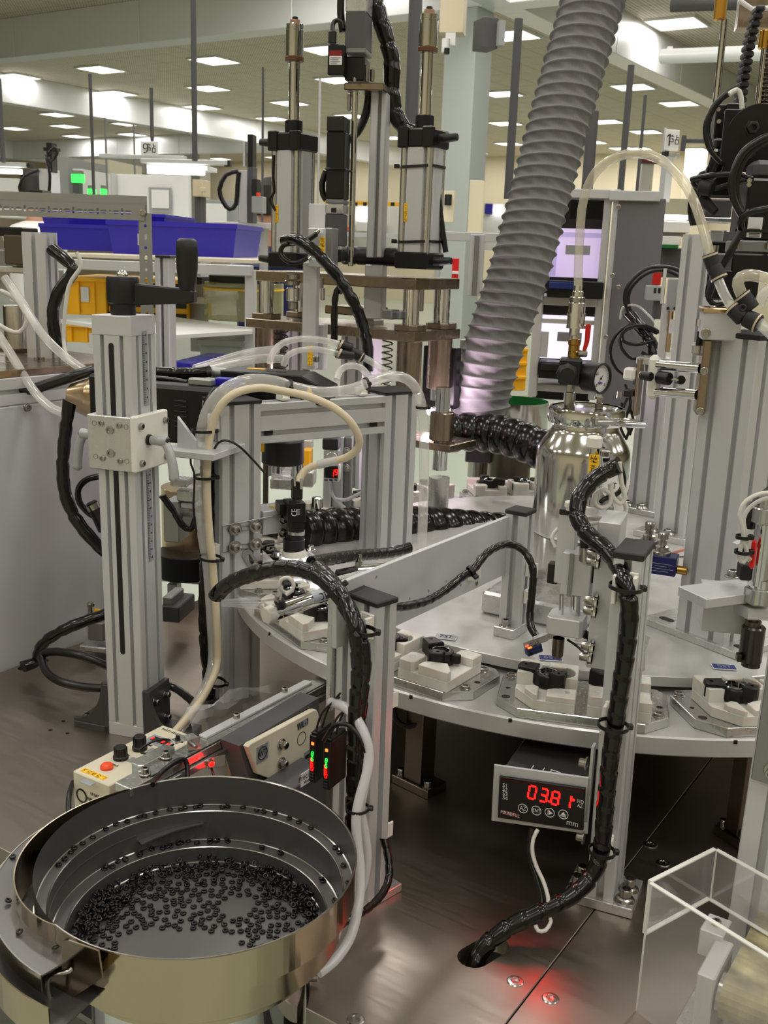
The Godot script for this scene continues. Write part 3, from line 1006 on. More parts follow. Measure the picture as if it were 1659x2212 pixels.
func o_rings() -> void:
	var rm := K.new().torus(0.0021, 0.0011, 14, 7).mesh()
	var flat := []
	var tries := 0
	var far := func(p: Vector3, md: float) -> bool:
		for q in flat:
			if p.distance_squared_to(q) < md * md:
				return false
		return true
	# on the floor of the bowl: thick at the back and the sides, open in front of the middle
	while flat.size() < 400 and tries < 90000:
		tries += 1
		var f := rng.randf() * TAU
		var r := 0.117 * sqrt(rng.randf())
		var x := r * sin(f)
		var z := -r * cos(f)
		var dens := 0.08
		if z < -0.035:
			dens = 0.9
		elif z < -0.005:
			dens = 0.55 + 0.4 * clampf(absf(x + 0.01) / 0.09, 0.0, 1.0)
		elif x < -0.06:
			dens = 0.75
		elif x > 0.045 and z < 0.06:
			dens = 0.55
		elif z > 0.055:
			dens = 0.2
		if Vector2(x - 0.03, z + 0.045).length() < 0.018 or Vector2(x + 0.045, z - 0.02).length() < 0.028 or Vector2(x - 0.005, z - 0.045).length() < 0.02:
			dens *= 0.08
		if rng.randf() > dens * dens:
			continue
		var p := Vector3(x, 0.8643, z)
		if far.call(p, 0.0064):
			flat.append(p)
	flat.sort_custom(func(g, h): return g.z > h.z)
	for p in flat.slice(0, 268):
		ring(rm, BOWL + p, "small black rubber ring lying on the grey floor of the vibratory bowl", "rings on the bowl floor", 0.06)
	# on the ledges and the outer track
	var up := [-64, -58, -52, -46, -42, -36, -33, -28, -22, -18, -16, -12, -10, 0, 3, 9, 16, 18, 23, 30, 36, 42, 60, 65, 73, 84, 90, 98, 285, 289, 292, 281]
	for a in up:
		ring(rm, BOWL + hd(a + rng.randf_range(-1, 1)) * (0.1425 + rng.randf_range(-0.002, 0.0015)) + Vector3.UP * 0.9175, "small black rubber ring on the upper ledge inside the vibratory bowl", "rings on the upper ledge", 0.25)
	for i in 34:
		var a: float = [-50, -44, -38, -30, -24, -14, -8, -2, 4, 18, 28, 60, 76, 92, -56, -20, -18][i % 17] + rng.randf_range(-3, 3)
		ring(rm, BOWL + hd(a) * (0.1298 + rng.randf_range(-0.002, 0.002)) + Vector3.UP * (0.8825 + (0.0021 if i > 22 else 0.0)), "small black rubber ring on the lower ledge inside the vibratory bowl", "rings on the lower ledge", 0.4)
	for q in [[18, 1945], [28, 1850], [42, 2012], [120, 2046], [70, 1815], [20, 2068]]:
		ring(rm, gp(q[0], q[1], 0.9365 if q[1] != 2068 else 0.9035), "small black rubber ring on the outer track left of the bowl", "rings on the outer track", 0.5)
	# the heaped ones
	var mm := MultiMesh.new()
	mm.transform_format = MultiMesh.TRANSFORM_3D
	mm.mesh = rm
	var more := flat.slice(268)
	mm.instance_count = 330 + more.size()
	for i in more.size():
		mm.set_instance_transform(330 + i, Transform3D(Basis(), BOWL + more[i]))
	for i in 330:
		var a: float
		var r: float
		if i % 10 < 5:
			a = rng.randfn(286, 17)
			r = 0.117 - absf(rng.randfn(0.0, 0.011))
		elif i % 10 < 8:
			a = rng.randfn(52, 17)
			r = 0.117 - absf(rng.randfn(0.0, 0.012))
		else:
			a = rng.randfn(-10, 26)
			r = 0.116 - absf(rng.randfn(0.0, 0.014))
		var lift := clampf((r - 0.085) / 0.03, 0.0, 1.0)
		var b := Basis.from_euler(Vector3(rng.randf_range(-1.2, 1.2), rng.randf() * TAU, rng.randf_range(-1.2, 1.2)))
		mm.set_instance_transform(i, Transform3D(b, BOWL + hd(a) * minf(r, 0.117) + Vector3.UP * (0.8665 + lift * rng.randf() * 0.009)))
	var heap := MultiMeshInstance3D.new()
	heap.name = "ring_heap"
	heap.multimesh = mm
	heap.material_override = M("rubber")
	add_child(heap)
	tag(heap, "heaped black rubber rings piled along the edge of the bowl floor", "rings")
	heap.set_meta("kind", "stuff")

func ring(m: Mesh, p: Vector3, label: String, group: String, tilt: float) -> void:
	var o := MeshInstance3D.new()
	o.name = numbered("rubber_ring")
	o.mesh = m
	o.material_override = M("rubber")
	add_child(o)
	o.position = p
	o.rotation = Vector3(rng.randf_range(-tilt, tilt), rng.randf() * TAU, rng.randf_range(-tilt, tilt))
	tag(o, label, "ring", group)

func feed_rail() -> void:
	# the feed rail from the bowl to the rotary ring, along bearing 33
	var a := gp(314, 1674, 0.95)
	var o := thing("feed_rail", "machined aluminium feed rail bolted above the beige boxes behind the bowl", "rail", Vector3(a.x, 0.95, a.z), 33)
	part(o, "bar", K.new().box(Vector3(0.17, -0.005, -0.002), Vector3(0.4, 0.01, 0.024), 0.0008), M("alu_cut"))
	part(o, "lower_bar", K.new().box(Vector3(0.185, -0.0155, 0.004), Vector3(0.37, 0.009, 0.02), 0.0008), M("alu_cut"))
	part(o, "cover_strip", K.new().box(Vector3(0.2, 0.0015, -0.011), Vector3(0.2, 0.003, 0.012), 0.0005), M("alu"))
	part(o, "groove", K.new().box(Vector3(0.18, 0.0004, 0.008), Vector3(0.36, 0.0008, 0.0015)), M("black_metal"))
	part(o, "end_block", K.new().prism(rect2(0.005, -0.03, 0.06, -0.012, 0.004), -0.016, 0.004, [], 0.0008), M("alu_cut"))
	for q in [[314, 1672], [359, 1636], [511, 1554], [615, 1497]]:
		var p := o.transform.affine_inverse() * gp(q[0], q[1], 0.951)
		bolt(o, p, Vector3.UP, 0.0042, 0.006, 1.5)
	# sensor head on the rail
	o = thing("fibre_sensor", "small bent metal sensor bracket with a fibre tip above the beige controller", "sensor", gp(398, 1602, 0.962), 50)
	part(o, "bracket", K.new().box(Vector3(0, 0.004, 0), Vector3(0.028, 0.0015, 0.012), 0.0004), M("alu_cut"))
	part(o, "flange", K.new().box(Vector3(0.008, -0.003, 0.007), Vector3(0.016, 0.016, 0.0015), 0.0004), M("alu_cut"))
	part(o, "fibre_tip", K.new().rod(Vector3(0.006, -0.002, 0.005), Vector3(0.006, -0.002, 0.016), 0.003, 0.0022, 12), M("steel"))
	part(o, "screw", K.new().rod(Vector3(-0.008, 0.004, 0), Vector3(-0.008, 0.01, 0), 0.0035, 0.002, 12), M("black_plastic"))
	solo("fibre_cable", "thin black fibre cable looping from the bracket over the beige controller", "cable", K.new().tube(dps([395, 1603, 1.11, 350, 1597, 1.10, 318, 1608, 1.09, 302, 1622, 1.085, 315, 1628, 1.085, 345, 1620, 1.10, 375, 1608, 1.12], 0.003), 0.0014, 8), M("rubber"))
	solo("black_hose", "thick black cable bent over the front end of the feed rail", "cable", K.new().tube(dps([330, 1695, 0.97, 345, 1672, 1.0, 375, 1648, 1.02, 395, 1640, 1.03, 404, 1652, 1.03, 406, 1690, 1.02], 0.003), 0.0028, 10), M("rubber"))

	# beige controller with its knobs
	var c0 := gp(157, 1665, 0.892)
	o = thing("feeder_controller", "beige control box with two black knobs, an orange button and a red display", "control box", Vector3(c0.x, 0.8, c0.z), 31.5)
	part(o, "case", K.new().box(Vector3(0.0755, 0.0475, 0.0305), Vector3(0.151, 0.089, 0.061), 0.0012), M("beige"))
	for x in [0.01, 0.14]:
		part(o, "foot", K.new().box(Vector3(x, 0.0015, 0.0305), Vector3(0.012, 0.003, 0.056)), M("black_plastic"))
	var inv := o.transform.affine_inverse()
	var top := func(px: float, py: float) -> Vector3: return inv * gp(px, py, 0.8922)
	for q in [[261, 1638, 0.0085, 0.016], [302, 1618, 0.0085, 0.018]]:
		k_knob(o, top.call(q[0], q[1]), q[2], q[3])
	var k := K.new()
	k.at(Transform3D(Basis(), top.call(231, 1659)))
	k.lathe([[0.0078, -0.0003], [0.0078, 0.003], [0.006, 0.0052], [0.003, 0.006], [0.0, 0.0062]], 24)
	part(o, "button", k, M("orange"))
	var face := Basis(Vector3(1, 0, 0), Vector3(0, 0, -1), Vector3(0, 1, 0))
	part(o, "display_frame", K.new().box(top.call(342, 1601), Vector3(0.022, 0.0006, 0.034), 0.0002), M("silver_label"))
	part(o, "display", K.new().box(top.call(346, 1601) + Vector3(0, 0.0005, 0), Vector3(0.01, 0.0006, 0.026)), M("ink"))
	k = K.new()
	for i in 4:
		var c: Vector3 = top.call(330 + i * 11, 1596 + i * 4.2) + Vector3(0, 0.001, 0)
		k.box(c, Vector3(0.005, 0.0003, 0.003))
	part(o, "digits", k, M("red_digit"))
	for q in [[289, 1643, 0.012, 0.014], [332, 1622, 0.01, 0.014], [188, 1690, 0.008, 0.018]]:
		part(o, "sticker", K.new().box(top.call(q[0], q[1]), Vector3(q[2], 0.0004, q[3])), M("silver_label"))
	var yl := Transform3D(Basis(Vector3.UP, deg_to_rad(-90)) * face, top.call(203, 1672))
	yellow_label(o, ["黃", "組", "檢", "查", "組2"], 0.0075, yl, false)
	for q in ["POWER", "SPEED", "VOLUME"]:
		var i := ["POWER", "SPEED", "VOLUME"].find(q)
		var at: Vector3 = top.call([246, 272, 318][i], [1652, 1630, 1608][i])
		txt(o, q, 0.003, M("ink"), Transform3D(Basis(Vector3.UP, deg_to_rad(-90)) * face, at))
	txt(o, "PARTS FEEDER", 0.004, M("ink"), Transform3D(Basis(Vector3.UP, deg_to_rad(-90)) * face, top.call(372, 1582)))
	# sockets on the end that faces the bowl
	for q in [[0.014, 0.064], [0.014, 0.04], [0.034, 0.057]]:
		k = K.new()
		k.at(Transform3D(Basis(Vector3.BACK, deg_to_rad(90)), Vector3(0.0, q[1], q[0])))
		k.lathe([[0.009, -0.0004], [0.009, 0.0008], [0.0075, 0.0012], [0.007, -0.002], [0.0, -0.002]], 20)
		part(o, "socket", k, M("black_plastic"))
	for q in [["LB BAT", 0.036, 0.072], ["RUN", 0.027, 0.064]]:
		txt(o, q[0], 0.0032, M("ink"), Transform3D(Basis(Vector3(0, 0, 1), Vector3.UP, Vector3(-1, 0, 0)), Vector3(-0.0003, q[2], q[1])))
	solo("controller_cable", "thick black cable at the left end of the beige controller", "cable", K.new().tube(dps([158, 1690, 1.12, 150, 1715, 1.09, 148, 1745, 1.07, 152, 1790, 1.05], 0.004), 0.0032, 10), M("rubber"))

	# linear drive with its face plate WL-1
	var wo := dp(600, 1580, 1.12)
	o = thing("linear_drive", "cream linear feeder plate lettered WL-1 under the feed rail", "linear feeder", wo, 33)
	k = outline(K.new(), [524, 1610, 530, 1603, 666, 1531, 673, 1530, 677, 1536, 686, 1578, 671, 1660, 612, 1694, 546, 1668], wo, 33, 0.0, 0.008, 0.0008)
	part(o, "face_plate", k, M("beige"))
	k = outline(K.new(), [518, 1612, 690, 1508, 692, 1545, 690, 1660, 545, 1700], wo, 33, -0.03, -0.001)
	part(o, "body", k, M("dark_grey"))
	inv = o.transform.affine_inverse()
	var pp := func(px: float, py: float) -> Vector3:
		var v: Vector3 = inv * onv(px, py, wo, 33)
		return Vector3(v.x, v.y, 0.0082)
	for q in [[596, 1603], [596, 1643], [630, 1661], [578, 1685]]:
		bolt(o, pp.call(q[0], q[1]), Vector3.BACK, 0.0046, 0.007, 1.5)
	k = K.new()
	k.at(Transform3D(Basis(Vector3.RIGHT, PI / 2), pp.call(640, 1591)))
	k.lathe([[0.0085, -0.0004], [0.0085, 0.0002], [0.0078, 0.0002], [0.0076, -0.004], [0.0, -0.004]], 24)
	part(o, "hole", k, M("black_metal"))
	part(o, "name_label", K.new().box(pp.call(643, 1560), Vector3(0.019, 0.0095, 0.0004)), M("silver_label"))
	txt(o, "WL-1", 0.0075, M("ink"), Transform3D(Basis(Vector3(1, 0.02, 0).normalized(), Vector3.UP, Vector3.BACK), pp.call(643, 1560) + Vector3(0, 0, 0.0004)))
	part(o, "logo_label", K.new().box(pp.call(555, 1622), Vector3(0.021, 0.021, 0.0004)), M("silver_label"))
	k = K.new()
	k.at(Transform3D(Basis(Vector3.RIGHT, PI / 2), pp.call(555, 1622) + Vector3(0, 0, 0.0005)))
	k.torus(0.0078, 0.0006, 28, 6)
	part(o, "logo_ring", k, M("ink"))
	txt(o, "WT", 0.007, M("ink"), Transform3D(Basis(), pp.call(555, 1622) + Vector3(0, 0, 0.0004)))
	part(o, "ce_label", K.new().box(pp.call(599, 1682), Vector3(0.013, 0.009, 0.0004)), M("silver_label"))
	txt(o, "CE", 0.006, M("ink"), Transform3D(Basis(), pp.call(599, 1682) + Vector3(0, 0, 0.0004)))
	part(o, "rating_label", K.new().box(pp.call(652, 1637), Vector3(0.0135, 0.024, 0.0004)), M("silver_label"))
	k = K.new()
	for i in 6:
		k.box(pp.call(652, 1643 + i * 4.0) + Vector3(0, 0, 0.0004), Vector3(0.0105, 0.0008, 0.0002))
	k.box(pp.call(652, 1630) + Vector3(0, 0, 0.0004), Vector3(0.008, 0.005, 0.0002))
	part(o, "lettering", k, M("ink"))
	# leaf springs of the linear drive and the small red lamp before them
	var so := dp(500, 1662, 1.1)
	o = thing("leaf_spring_pack", "pack of thin steel leaf springs between the beige controller and the cream plate", "spring pack", so, 33)
	for i in 5:
		part(o, "leaf_spring", K.new().box(Vector3(0.004 + i * 0.0042, -0.004, 0.006), Vector3(0.0016, 0.062, 0.03)), M("alu_cut") if i % 2 else M("copper"))
	part(o, "clamp_bar", K.new().box(Vector3(-0.001, 0.013, 0.012), Vector3(0.003, 0.014, 0.034), 0.0005), M("steel"))
	for i in 2:
		bolt(o, Vector3(-0.003, 0.014, 0.004 + 0.016 * i), Vector3.LEFT, 0.004, 0.005)
	o = thing("red_sensor", "small round sensor glowing red below the feed rail", "sensor", dp(455, 1648, 1.06), 60)
	part(o, "barrel", K.new().rod(Vector3(0, 0, -0.008), Vector3(0, 0, 0.004), 0.004, 0.004, 14), M("steel"))
	k = K.new()
	k.at(Transform3D(Basis(Vector3.RIGHT, PI / 2), Vector3(0, 0, 0.004)))
	k.lathe([[0.0028, 0.0], [0.002, 0.0015], [0.0, 0.002]], 12)
	part(o, "lens", k, M("red_led"))
	part(o, "holder", K.new().box(Vector3(0.008, -0.002, -0.004), Vector3(0.022, 0.014, 0.003), 0.0005), M("steel"))
	var li := OmniLight3D.new()
	li.name = "lamp_light"
	li.light_color = Color(1, 0.05, 0.03)
	li.light_energy = 0.0003
	li.light_size = 0.002
	li.omni_range = 3.0
	li.shadow_enabled = true
	li.position = Vector3(0, 0, 0.0075)
	o.add_child(li)
	solo("sensor_lead", "thin black lead hanging from the small red sensor", "cable", K.new().tube(dps([457, 1660, 1.06, 462, 1676, 1.05, 474, 1692, 1.04, 480, 1706, 1.03], 0.003), 0.0014, 8), M("rubber"))
	# base of the drive with the maker's label
	o = thing("drive_base", "dark plate with a white printed label below the cream linear feeder", "base", dp(652, 1692, 1.08), 33)
	part(o, "plate", K.new().box(Vector3(0.0, -0.03, -0.02), Vector3(0.1, 0.06, 0.04), 0.001), M("dark_grey"))
	part(o, "label", K.new().box(Vector3(0.018, 0.0045, 0.0008), Vector3(0.042, 0.017, 0.0006)), M("paper"))
	txt(o, "Precision Inc.", 0.0062, M("ink"), Transform3D(Basis(), Vector3(0.018, 0.007, 0.0012)))
	txt(o, "Model WL-1", 0.0032, M("ink"), Transform3D(Basis(), Vector3(0.014, 0.0, 0.0012)))
	# clear plastic bag behind the rail
	var fo := dp(440, 1560, 1.36)
	o = thing("plastic_sheet", "crumpled clear plastic sheet lying behind the feed rail", "plastic sheet", fo, 60)
	k = K.new()
	var g := []
	for i in 13:
		var row := []
		for j in 8:
			var x := -0.02 + i * 0.0165
			var y := -0.055 + j * 0.0135 + 0.012 * sin(i * 0.35)
			row.append(Vector3(x, minf(y, 0.02 + 0.0035 * i), 0.012 * sin(i * 1.3 + j * 0.8) + 0.008 * cos(j * 1.7 - i * 0.6)))
		g.append(row)
	for i in 12:
		for j in 7:
			var n1: Vector3 = (g[i + 1][j] - g[i][j]).cross(g[i][j + 1] - g[i][j]).normalized()
			k.quad(g[i][j], g[i + 1][j], g[i + 1][j + 1], g[i][j + 1], n1)
	part(o, "sheet", k, M("film"))

func k_knob(p: Node3D, at: Vector3, r: float, h: float) -> void:
	var k := K.new()
	k.at(Transform3D(Basis(), at))
	k.lathe([[r * 1.1, 0.0], [r * 1.1, h * 0.22], [r * 0.95, h * 0.3], [r * 0.85, h * 0.94], [r * 0.75, h], [0.0, h]], 24)
	for i in 12:
		k.at(Transform3D(Basis(Vector3.UP, TAU * i / 12), at))
		k.box(Vector3(r * 0.92, h * 0.6, 0), Vector3(r * 0.12, h * 0.6, r * 0.14))
	part(p, "knob", k, M("black_plastic"))

func clip(p: Node3D, t: Transform3D, w := 0.014) -> void:  # white adhesive cable mount with two ears
	var k := K.new()
	k.box(Vector3(0, 0, 0.002), Vector3(w, w * 1.5, 0.004), 0.0008)
	for s in [-1, 1]:
		k.box(Vector3(s * w * 0.42, 0, 0.007), Vector3(w * 0.18, w * 1.3, 0.012), 0.0008)
	var o := part(p, "cable_clip", k, M("white_clip"))
	o.transform = t

func post(o: Node3D, w: float, d: float, nx: int, nz: int, y0: float, y1: float, c: Vector3, cap := 0.006, called := "profile") -> void:  # upright slotted profile with its black cap
	var k := K.new()
	k.at(Transform3D(Basis(), c))
	k.prism(slots(w, d, nx, nz), y0, y1)
	part(o, called, k, M("alu"))
	if cap > 0.0:
		part(o, "end_cap", K.new().box(c + Vector3(0, y1 + cap / 2, 0), Vector3(w + 0.002, cap, d + 0.002), 0.0012), M("black_matte"))

func cable_post() -> void:
	# the post with the thick bundle, between bowl and ring
	var p := gp(793, 1947, 0.81)
	var o := thing("cable_post", "slotted aluminium post with black cap and a thick wrapped cable bundle, beside the bowl", "post", Vector3(p.x, 0.8, p.z), 134)
	# x runs to the front corner (bearing 134), the narrow face looks along it
	part(o, "base", K.new().box(Vector3(-0.03, 0.005, -0.015), Vector3(0.066, 0.01, 0.075), 0.0008), M("alu_plate"))
	post(o, 0.06, 0.03, 2, 1, 0.01, 0.349, Vector3(-0.03, 0, -0.015))
	bolt(o, Vector3(-0.03, 0.01, -0.043), Vector3.UP, 0.005, 0.007, 1.4)
	var inv := o.transform.affine_inverse()
	for q in [[795, 1350, 1.0], [842, 1522, 1.01], [833, 1806, 1.01]]:
		var pt := inv * dp(q[0], q[1], q[2])
		if q[0] == 795:
			clip(o, Transform3D(Basis(), Vector3(-0.012, pt.y, 0.0)), 0.018)
		else:
			clip(o, Transform3D(Basis(Vector3.UP, PI), Vector3(-0.012, pt.y, -0.03)), 0.014)
	# gusset plate behind
	part(o, "side_plate", K.new().box(Vector3(-0.065, 0.29, -0.02), Vector3(0.008, 0.15, 0.05), 0.001), M("alu_plate"))
	# bundles
	var b := wrapped("wrapped_cable", "thick black spiral-wrapped cable bundle arching over the ring and down the post by the bowl", dps([468, 1286, 1.16, 500, 1258, 1.14, 555, 1238, 1.11, 620, 1226, 1.08, 680, 1240, 1.045, 725, 1276, 1.01, 757, 1325, 0.985, 776, 1375, 0.972, 784, 1430, 0.968, 778, 1500, 0.966, 772, 1570, 0.964, 768, 1650, 0.962, 765, 1730, 0.96, 763, 1800, 0.958], 0.0026), 0.0088, 0.021)
	tie(b, dp(785, 1362, 0.972), Vector3(0.1, 1, 0), 0.0125)
	tie(b, dp(725, 1276, 1.01), Vector3(0.8, -0.9, 0.3), 0.0105)
	wrapped("wrapped_cable", "second black wrapped cable joining the thick bundle beside the gantry and the post", dps([884, 1183, 1.34, 840, 1194, 1.3, 770, 1200, 1.22, 712, 1208, 1.14, 672, 1216, 1.09], 0.0026), 0.0072, 0.02)
	wrapped("wrapped_cable", "short black wrapped cable running beside the thick bundle down the post", dps([676, 1216, 1.1, 700, 1234, 1.06, 738, 1280, 1.0, 762, 1345, 0.965, 772, 1440, 0.955, 766, 1540, 0.952, 762, 1640, 0.95], 0.0026), 0.0065, 0.02)
	solo("thin_lead", "thin black loose lead at the open end of the thick cable bundle", "cable", K.new().tube(dps([560, 1236, 1.11, 510, 1240, 1.13, 470, 1262, 1.15, 455, 1282, 1.15, 462, 1292, 1.15, 480, 1280, 1.15], 0.003), 0.0012, 8), M("rubber"))
	var zt := solo("cut_wires", "fan of thin clear wires sticking out below the end of the thick bundle", "wires", wires(), M("milky_tube"))
	# pneumatic cylinder with the printed label
	var a := dp(573, 1331, 1.13)
	var c := dp(745, 1270, 1.22)
	o = thing("pneumatic_cylinder", "round polished pneumatic cylinder with printed label pointing at the white nest", "pneumatic cylinder", a)
	var d := (c - a).normalized()
	var len := (c - a).length()
	o.basis = K.frame(d)
	var k := K.new()
	k.lathe([[0.0, 0.0], [0.0093, 0.0], [0.0105, 0.0012], [0.0105, 0.013], [0.0093, 0.0145]], 6)
	part(o, "end_cap", k, M("white_clip"))
	k = K.new()
	k.lathe([[0.0095, 0.012], [0.0095, 0.02], [0.0088, 0.0205], [0.0095, 0.021], [0.0095, len - 0.01], [0.0085, len - 0.008], [0.0, len]], 30)
	part(o, "barrel", k, M("chrome"))
	var fit := o.transform.affine_inverse() * dp(598, 1287, 1.125)
	k = K.new()
	var base := Vector3(0, 0.022, 0) + Vector3(fit.x, 0, fit.z).normalized() * 0.008
	k.rod(base, base.lerp(fit, 0.55), 0.0062, 0.0062, 16, 0.001)
	part(o, "elbow", k, M("black_plastic"))
	k = K.new()
	k.rod(base.lerp(fit, 0.5), base.lerp(fit, 0.8), 0.0045, 0.0045, 6)
	k.rod(base.lerp(fit, 0.8), fit, 0.0028, 0.0028, 12)
	part(o, "flow_screw", k, M("steel"))
	# printed band: a curved strip facing the camera
	var to_eye := o.transform.affine_inverse() * EYE
	var ang := atan2(to_eye.z, to_eye.x)
	k = K.new()
	k.lathe([[0.00965, 0.068], [0.00972, 0.069], [0.00972, 0.126], [0.00965, 0.127]], 14, ang - 0.75, ang + 0.95)
	part(o, "label_band", k, M("silver_label"))
	var tz := Vector3(cos(ang), 0, sin(ang))
	txt(o, "CHELIC", 0.0085, M("ink"), Transform3D(Basis(Vector3.DOWN, Vector3.DOWN.cross(tz) * -1.0, tz), tz * 0.00985 + Vector3(0, 0.096, 0)))
	# second small cylinder with a flow valve near the plate's upper edge
	o = thing("small_cylinder", "small silver cylinder with black elbow fitting lying behind the slanted plate edge", "pneumatic cylinder", dp(775, 1232, 1.2), 60)
	part(o, "barrel", K.new().rod(Vector3(-0.005, 0, 0), Vector3(0.05, -0.002, 0), 0.0065, 0.0065, 20, 0.001), M("chrome"))
	part(o, "elbow", K.new().rod(Vector3(-0.03, -0.001, 0), Vector3(-0.003, 0, 0), 0.0058, 0.0058, 14, 0.001), M("black_plastic"))
	k = K.new()
	k.rod(Vector3(-0.002, 0, 0), Vector3(0.0, 0.011, 0), 0.005, 0.005, 6)
	k.rod(Vector3(0.0, 0.011, 0), Vector3(0.001, 0.02, 0), 0.0026, 0.0026, 12)
	part(o, "flow_screw", k, M("steel"))

	# fibre amplifiers on the post
	for i in 2:
		var q: Array = [[675, 1640, 0.985, "slim black fibre amplifier with glowing digits, the one nearer the cream plate"], [705, 1655, 0.965, "slim black fibre amplifier with glowing digits, the one nearer the cable post"]][i]
		var ap := dp(q[0], q[1], q[2])
		o = thing("fibre_amplifier", q[3], "amplifier", ap, 118, "fibre amplifiers on the cable post")
		part(o, "case", K.new().box(Vector3(0.0, 0, -0.017), Vector3(0.0085, 0.054, 0.034), 0.0008), M("black_plastic"))
		part(o, "cover", K.new().box(Vector3(0.0, 0.0285, -0.017), Vector3(0.0075, 0.003, 0.03), 0.0008), M("black_metal"))
		part(o, "lamp", K.new().box(Vector3(0, 0.018, 0.0003), Vector3(0.003, 0.003, 0.0008)), M("amber_led"))
		k = K.new()
		seg7(k, "86", Vector3(0.0, 0.0035, 0.0006), 0.0045, true)
		part(o, "green_digits", k, M("green_led"))
		k = K.new()
		seg7(k, "60", Vector3(0.0, -0.008, 0.0006), 0.0045, true)
		k.box(Vector3(-0.0018, -0.005, 0.0003), Vector3(0.0012, 0.012, 0.0004))
		part(o, "red_digits", k, M("red_digit"))
		for j in 3:
			part(o, "key", K.new().box(Vector3(0, -0.0165 - j * 0.0035, 0.0005), Vector3(0.005, 0.0024, 0.0012), 0.0003), M("black_matte"))
		for j in 2:
			solo("fibre_lead", ["black fibre lead rising from the amplifier by the cream plate", "black fibre lead arching from the amplifier by the post"][i], "cable", K.new().tube(curve([o.transform * Vector3(0, 0.03, -0.006 - 0.012 * j), o.transform * Vector3(0.004, 0.05, -0.012 - 0.012 * j), o.transform * Vector3(0.02, 0.068 + 0.004 * j, -0.02)], 0.004), 0.0012, 8), M("rubber"), "fibre leads of the amplifiers")
	# milky tubes by the post
	solo("milky_tube", "thick milky tube curving from the cable post over the amplifiers down beside the bowl", "tube", K.new().tube(dps([716, 1517, 1.01, 745, 1528, 0.97, 772, 1556, 0.95, 792, 1600, 0.94, 797, 1640, 0.935, 790, 1680, 0.93, 778, 1720, 0.925, 770, 1765, 0.92, 772, 1820, 0.915, 778, 1880, 0.905, 775, 1950, 0.89, 758, 2020, 0.87, 730, 2066, 0.85, 704, 2090, 0.838, 688, 2101, 0.832], 0.005), 0.0052, 12), M("milky_tube"))
	solo("milky_tube", "second milky tube bowed between the bowl and the foot of the cable post", "tube", K.new().tube(dps([795, 1640, 0.945, 788, 1700, 0.94, 780, 1745, 0.935, 789, 1800, 0.935, 794, 1850, 0.935, 788, 1900, 0.935, 772, 1945, 0.93, 764, 1990, 0.915], 0.005), 0.0046, 12), M("milky_tube"))
	var tb := solo("milky_tube", "short clear tube end inside the bend above the amplifiers", "tube", K.new().tube(dps([700, 1600, 0.965, 722, 1568, 0.95, 750, 1565, 0.945, 775, 1590, 0.94, 792, 1625, 0.935], 0.004), 0.0026, 8), M("rubber"))
	tie(tb, dp(772, 1745, 0.928), Vector3(0, 1, 0), 0.011, 0.003)
	wrapped("wrapped_cable", "thin black wrapped cable curving round the foot of the cable post to the bowl", dps([829, 1812, 1.0, 838, 1850, 0.99, 840, 1895, 0.975, 826, 1930, 0.955, 800, 1958, 0.935, 770, 1978, 0.915, 735, 1998, 0.9], 0.0026), 0.0042, 0.014)

func wires() -> K:
	var k := K.new()
	for i in 12:
		var a := dp(478, 1296 + i * 1.2, 1.15)
		var b := dp(556 + i % 3 * 4, 1290 + i * 2.4, 1.17)
		k.rod(a, b, 0.0004, 0.0004, 5)
	return k

const SEG := {"0": 63, "1": 6, "2": 91, "3": 79, "4": 102, "5": 109, "6": 125, "7": 7, "8": 127, "9": 111}

func seg7(k: K, s: String, c: Vector3, h: float, upright := false, gap := 0.85) -> void:  # seven-segment digits, facing +z; upright stacks them downwards
	for i in s.length():
		var bits: int = SEG[s[i]]
		var w := h * 0.5
		var o := c + (Vector3(0, -(i - (s.length() - 1) / 2.0) * h * 1.3, 0) if upright else Vector3((i - (s.length() - 1) / 2.0) * h * gap, 0, 0))
		var t := h * 0.13
		var at := [Vector3(0, h / 2, 0), Vector3(w / 2, h / 4, 0), Vector3(w / 2, -h / 4, 0), Vector3(0, -h / 2, 0), Vector3(-w / 2, -h / 4, 0), Vector3(-w / 2, h / 4, 0), Vector3.ZERO]
		for j in 7:
			if bits & (1 << j):
				var flat: bool = j in [0, 3, 6]
				k.box(o + at[j] + Vector3(at[j].y * 0.12, 0, 0), Vector3(w * 0.8 if flat else t, t if flat else h * 0.42, 0.0004))

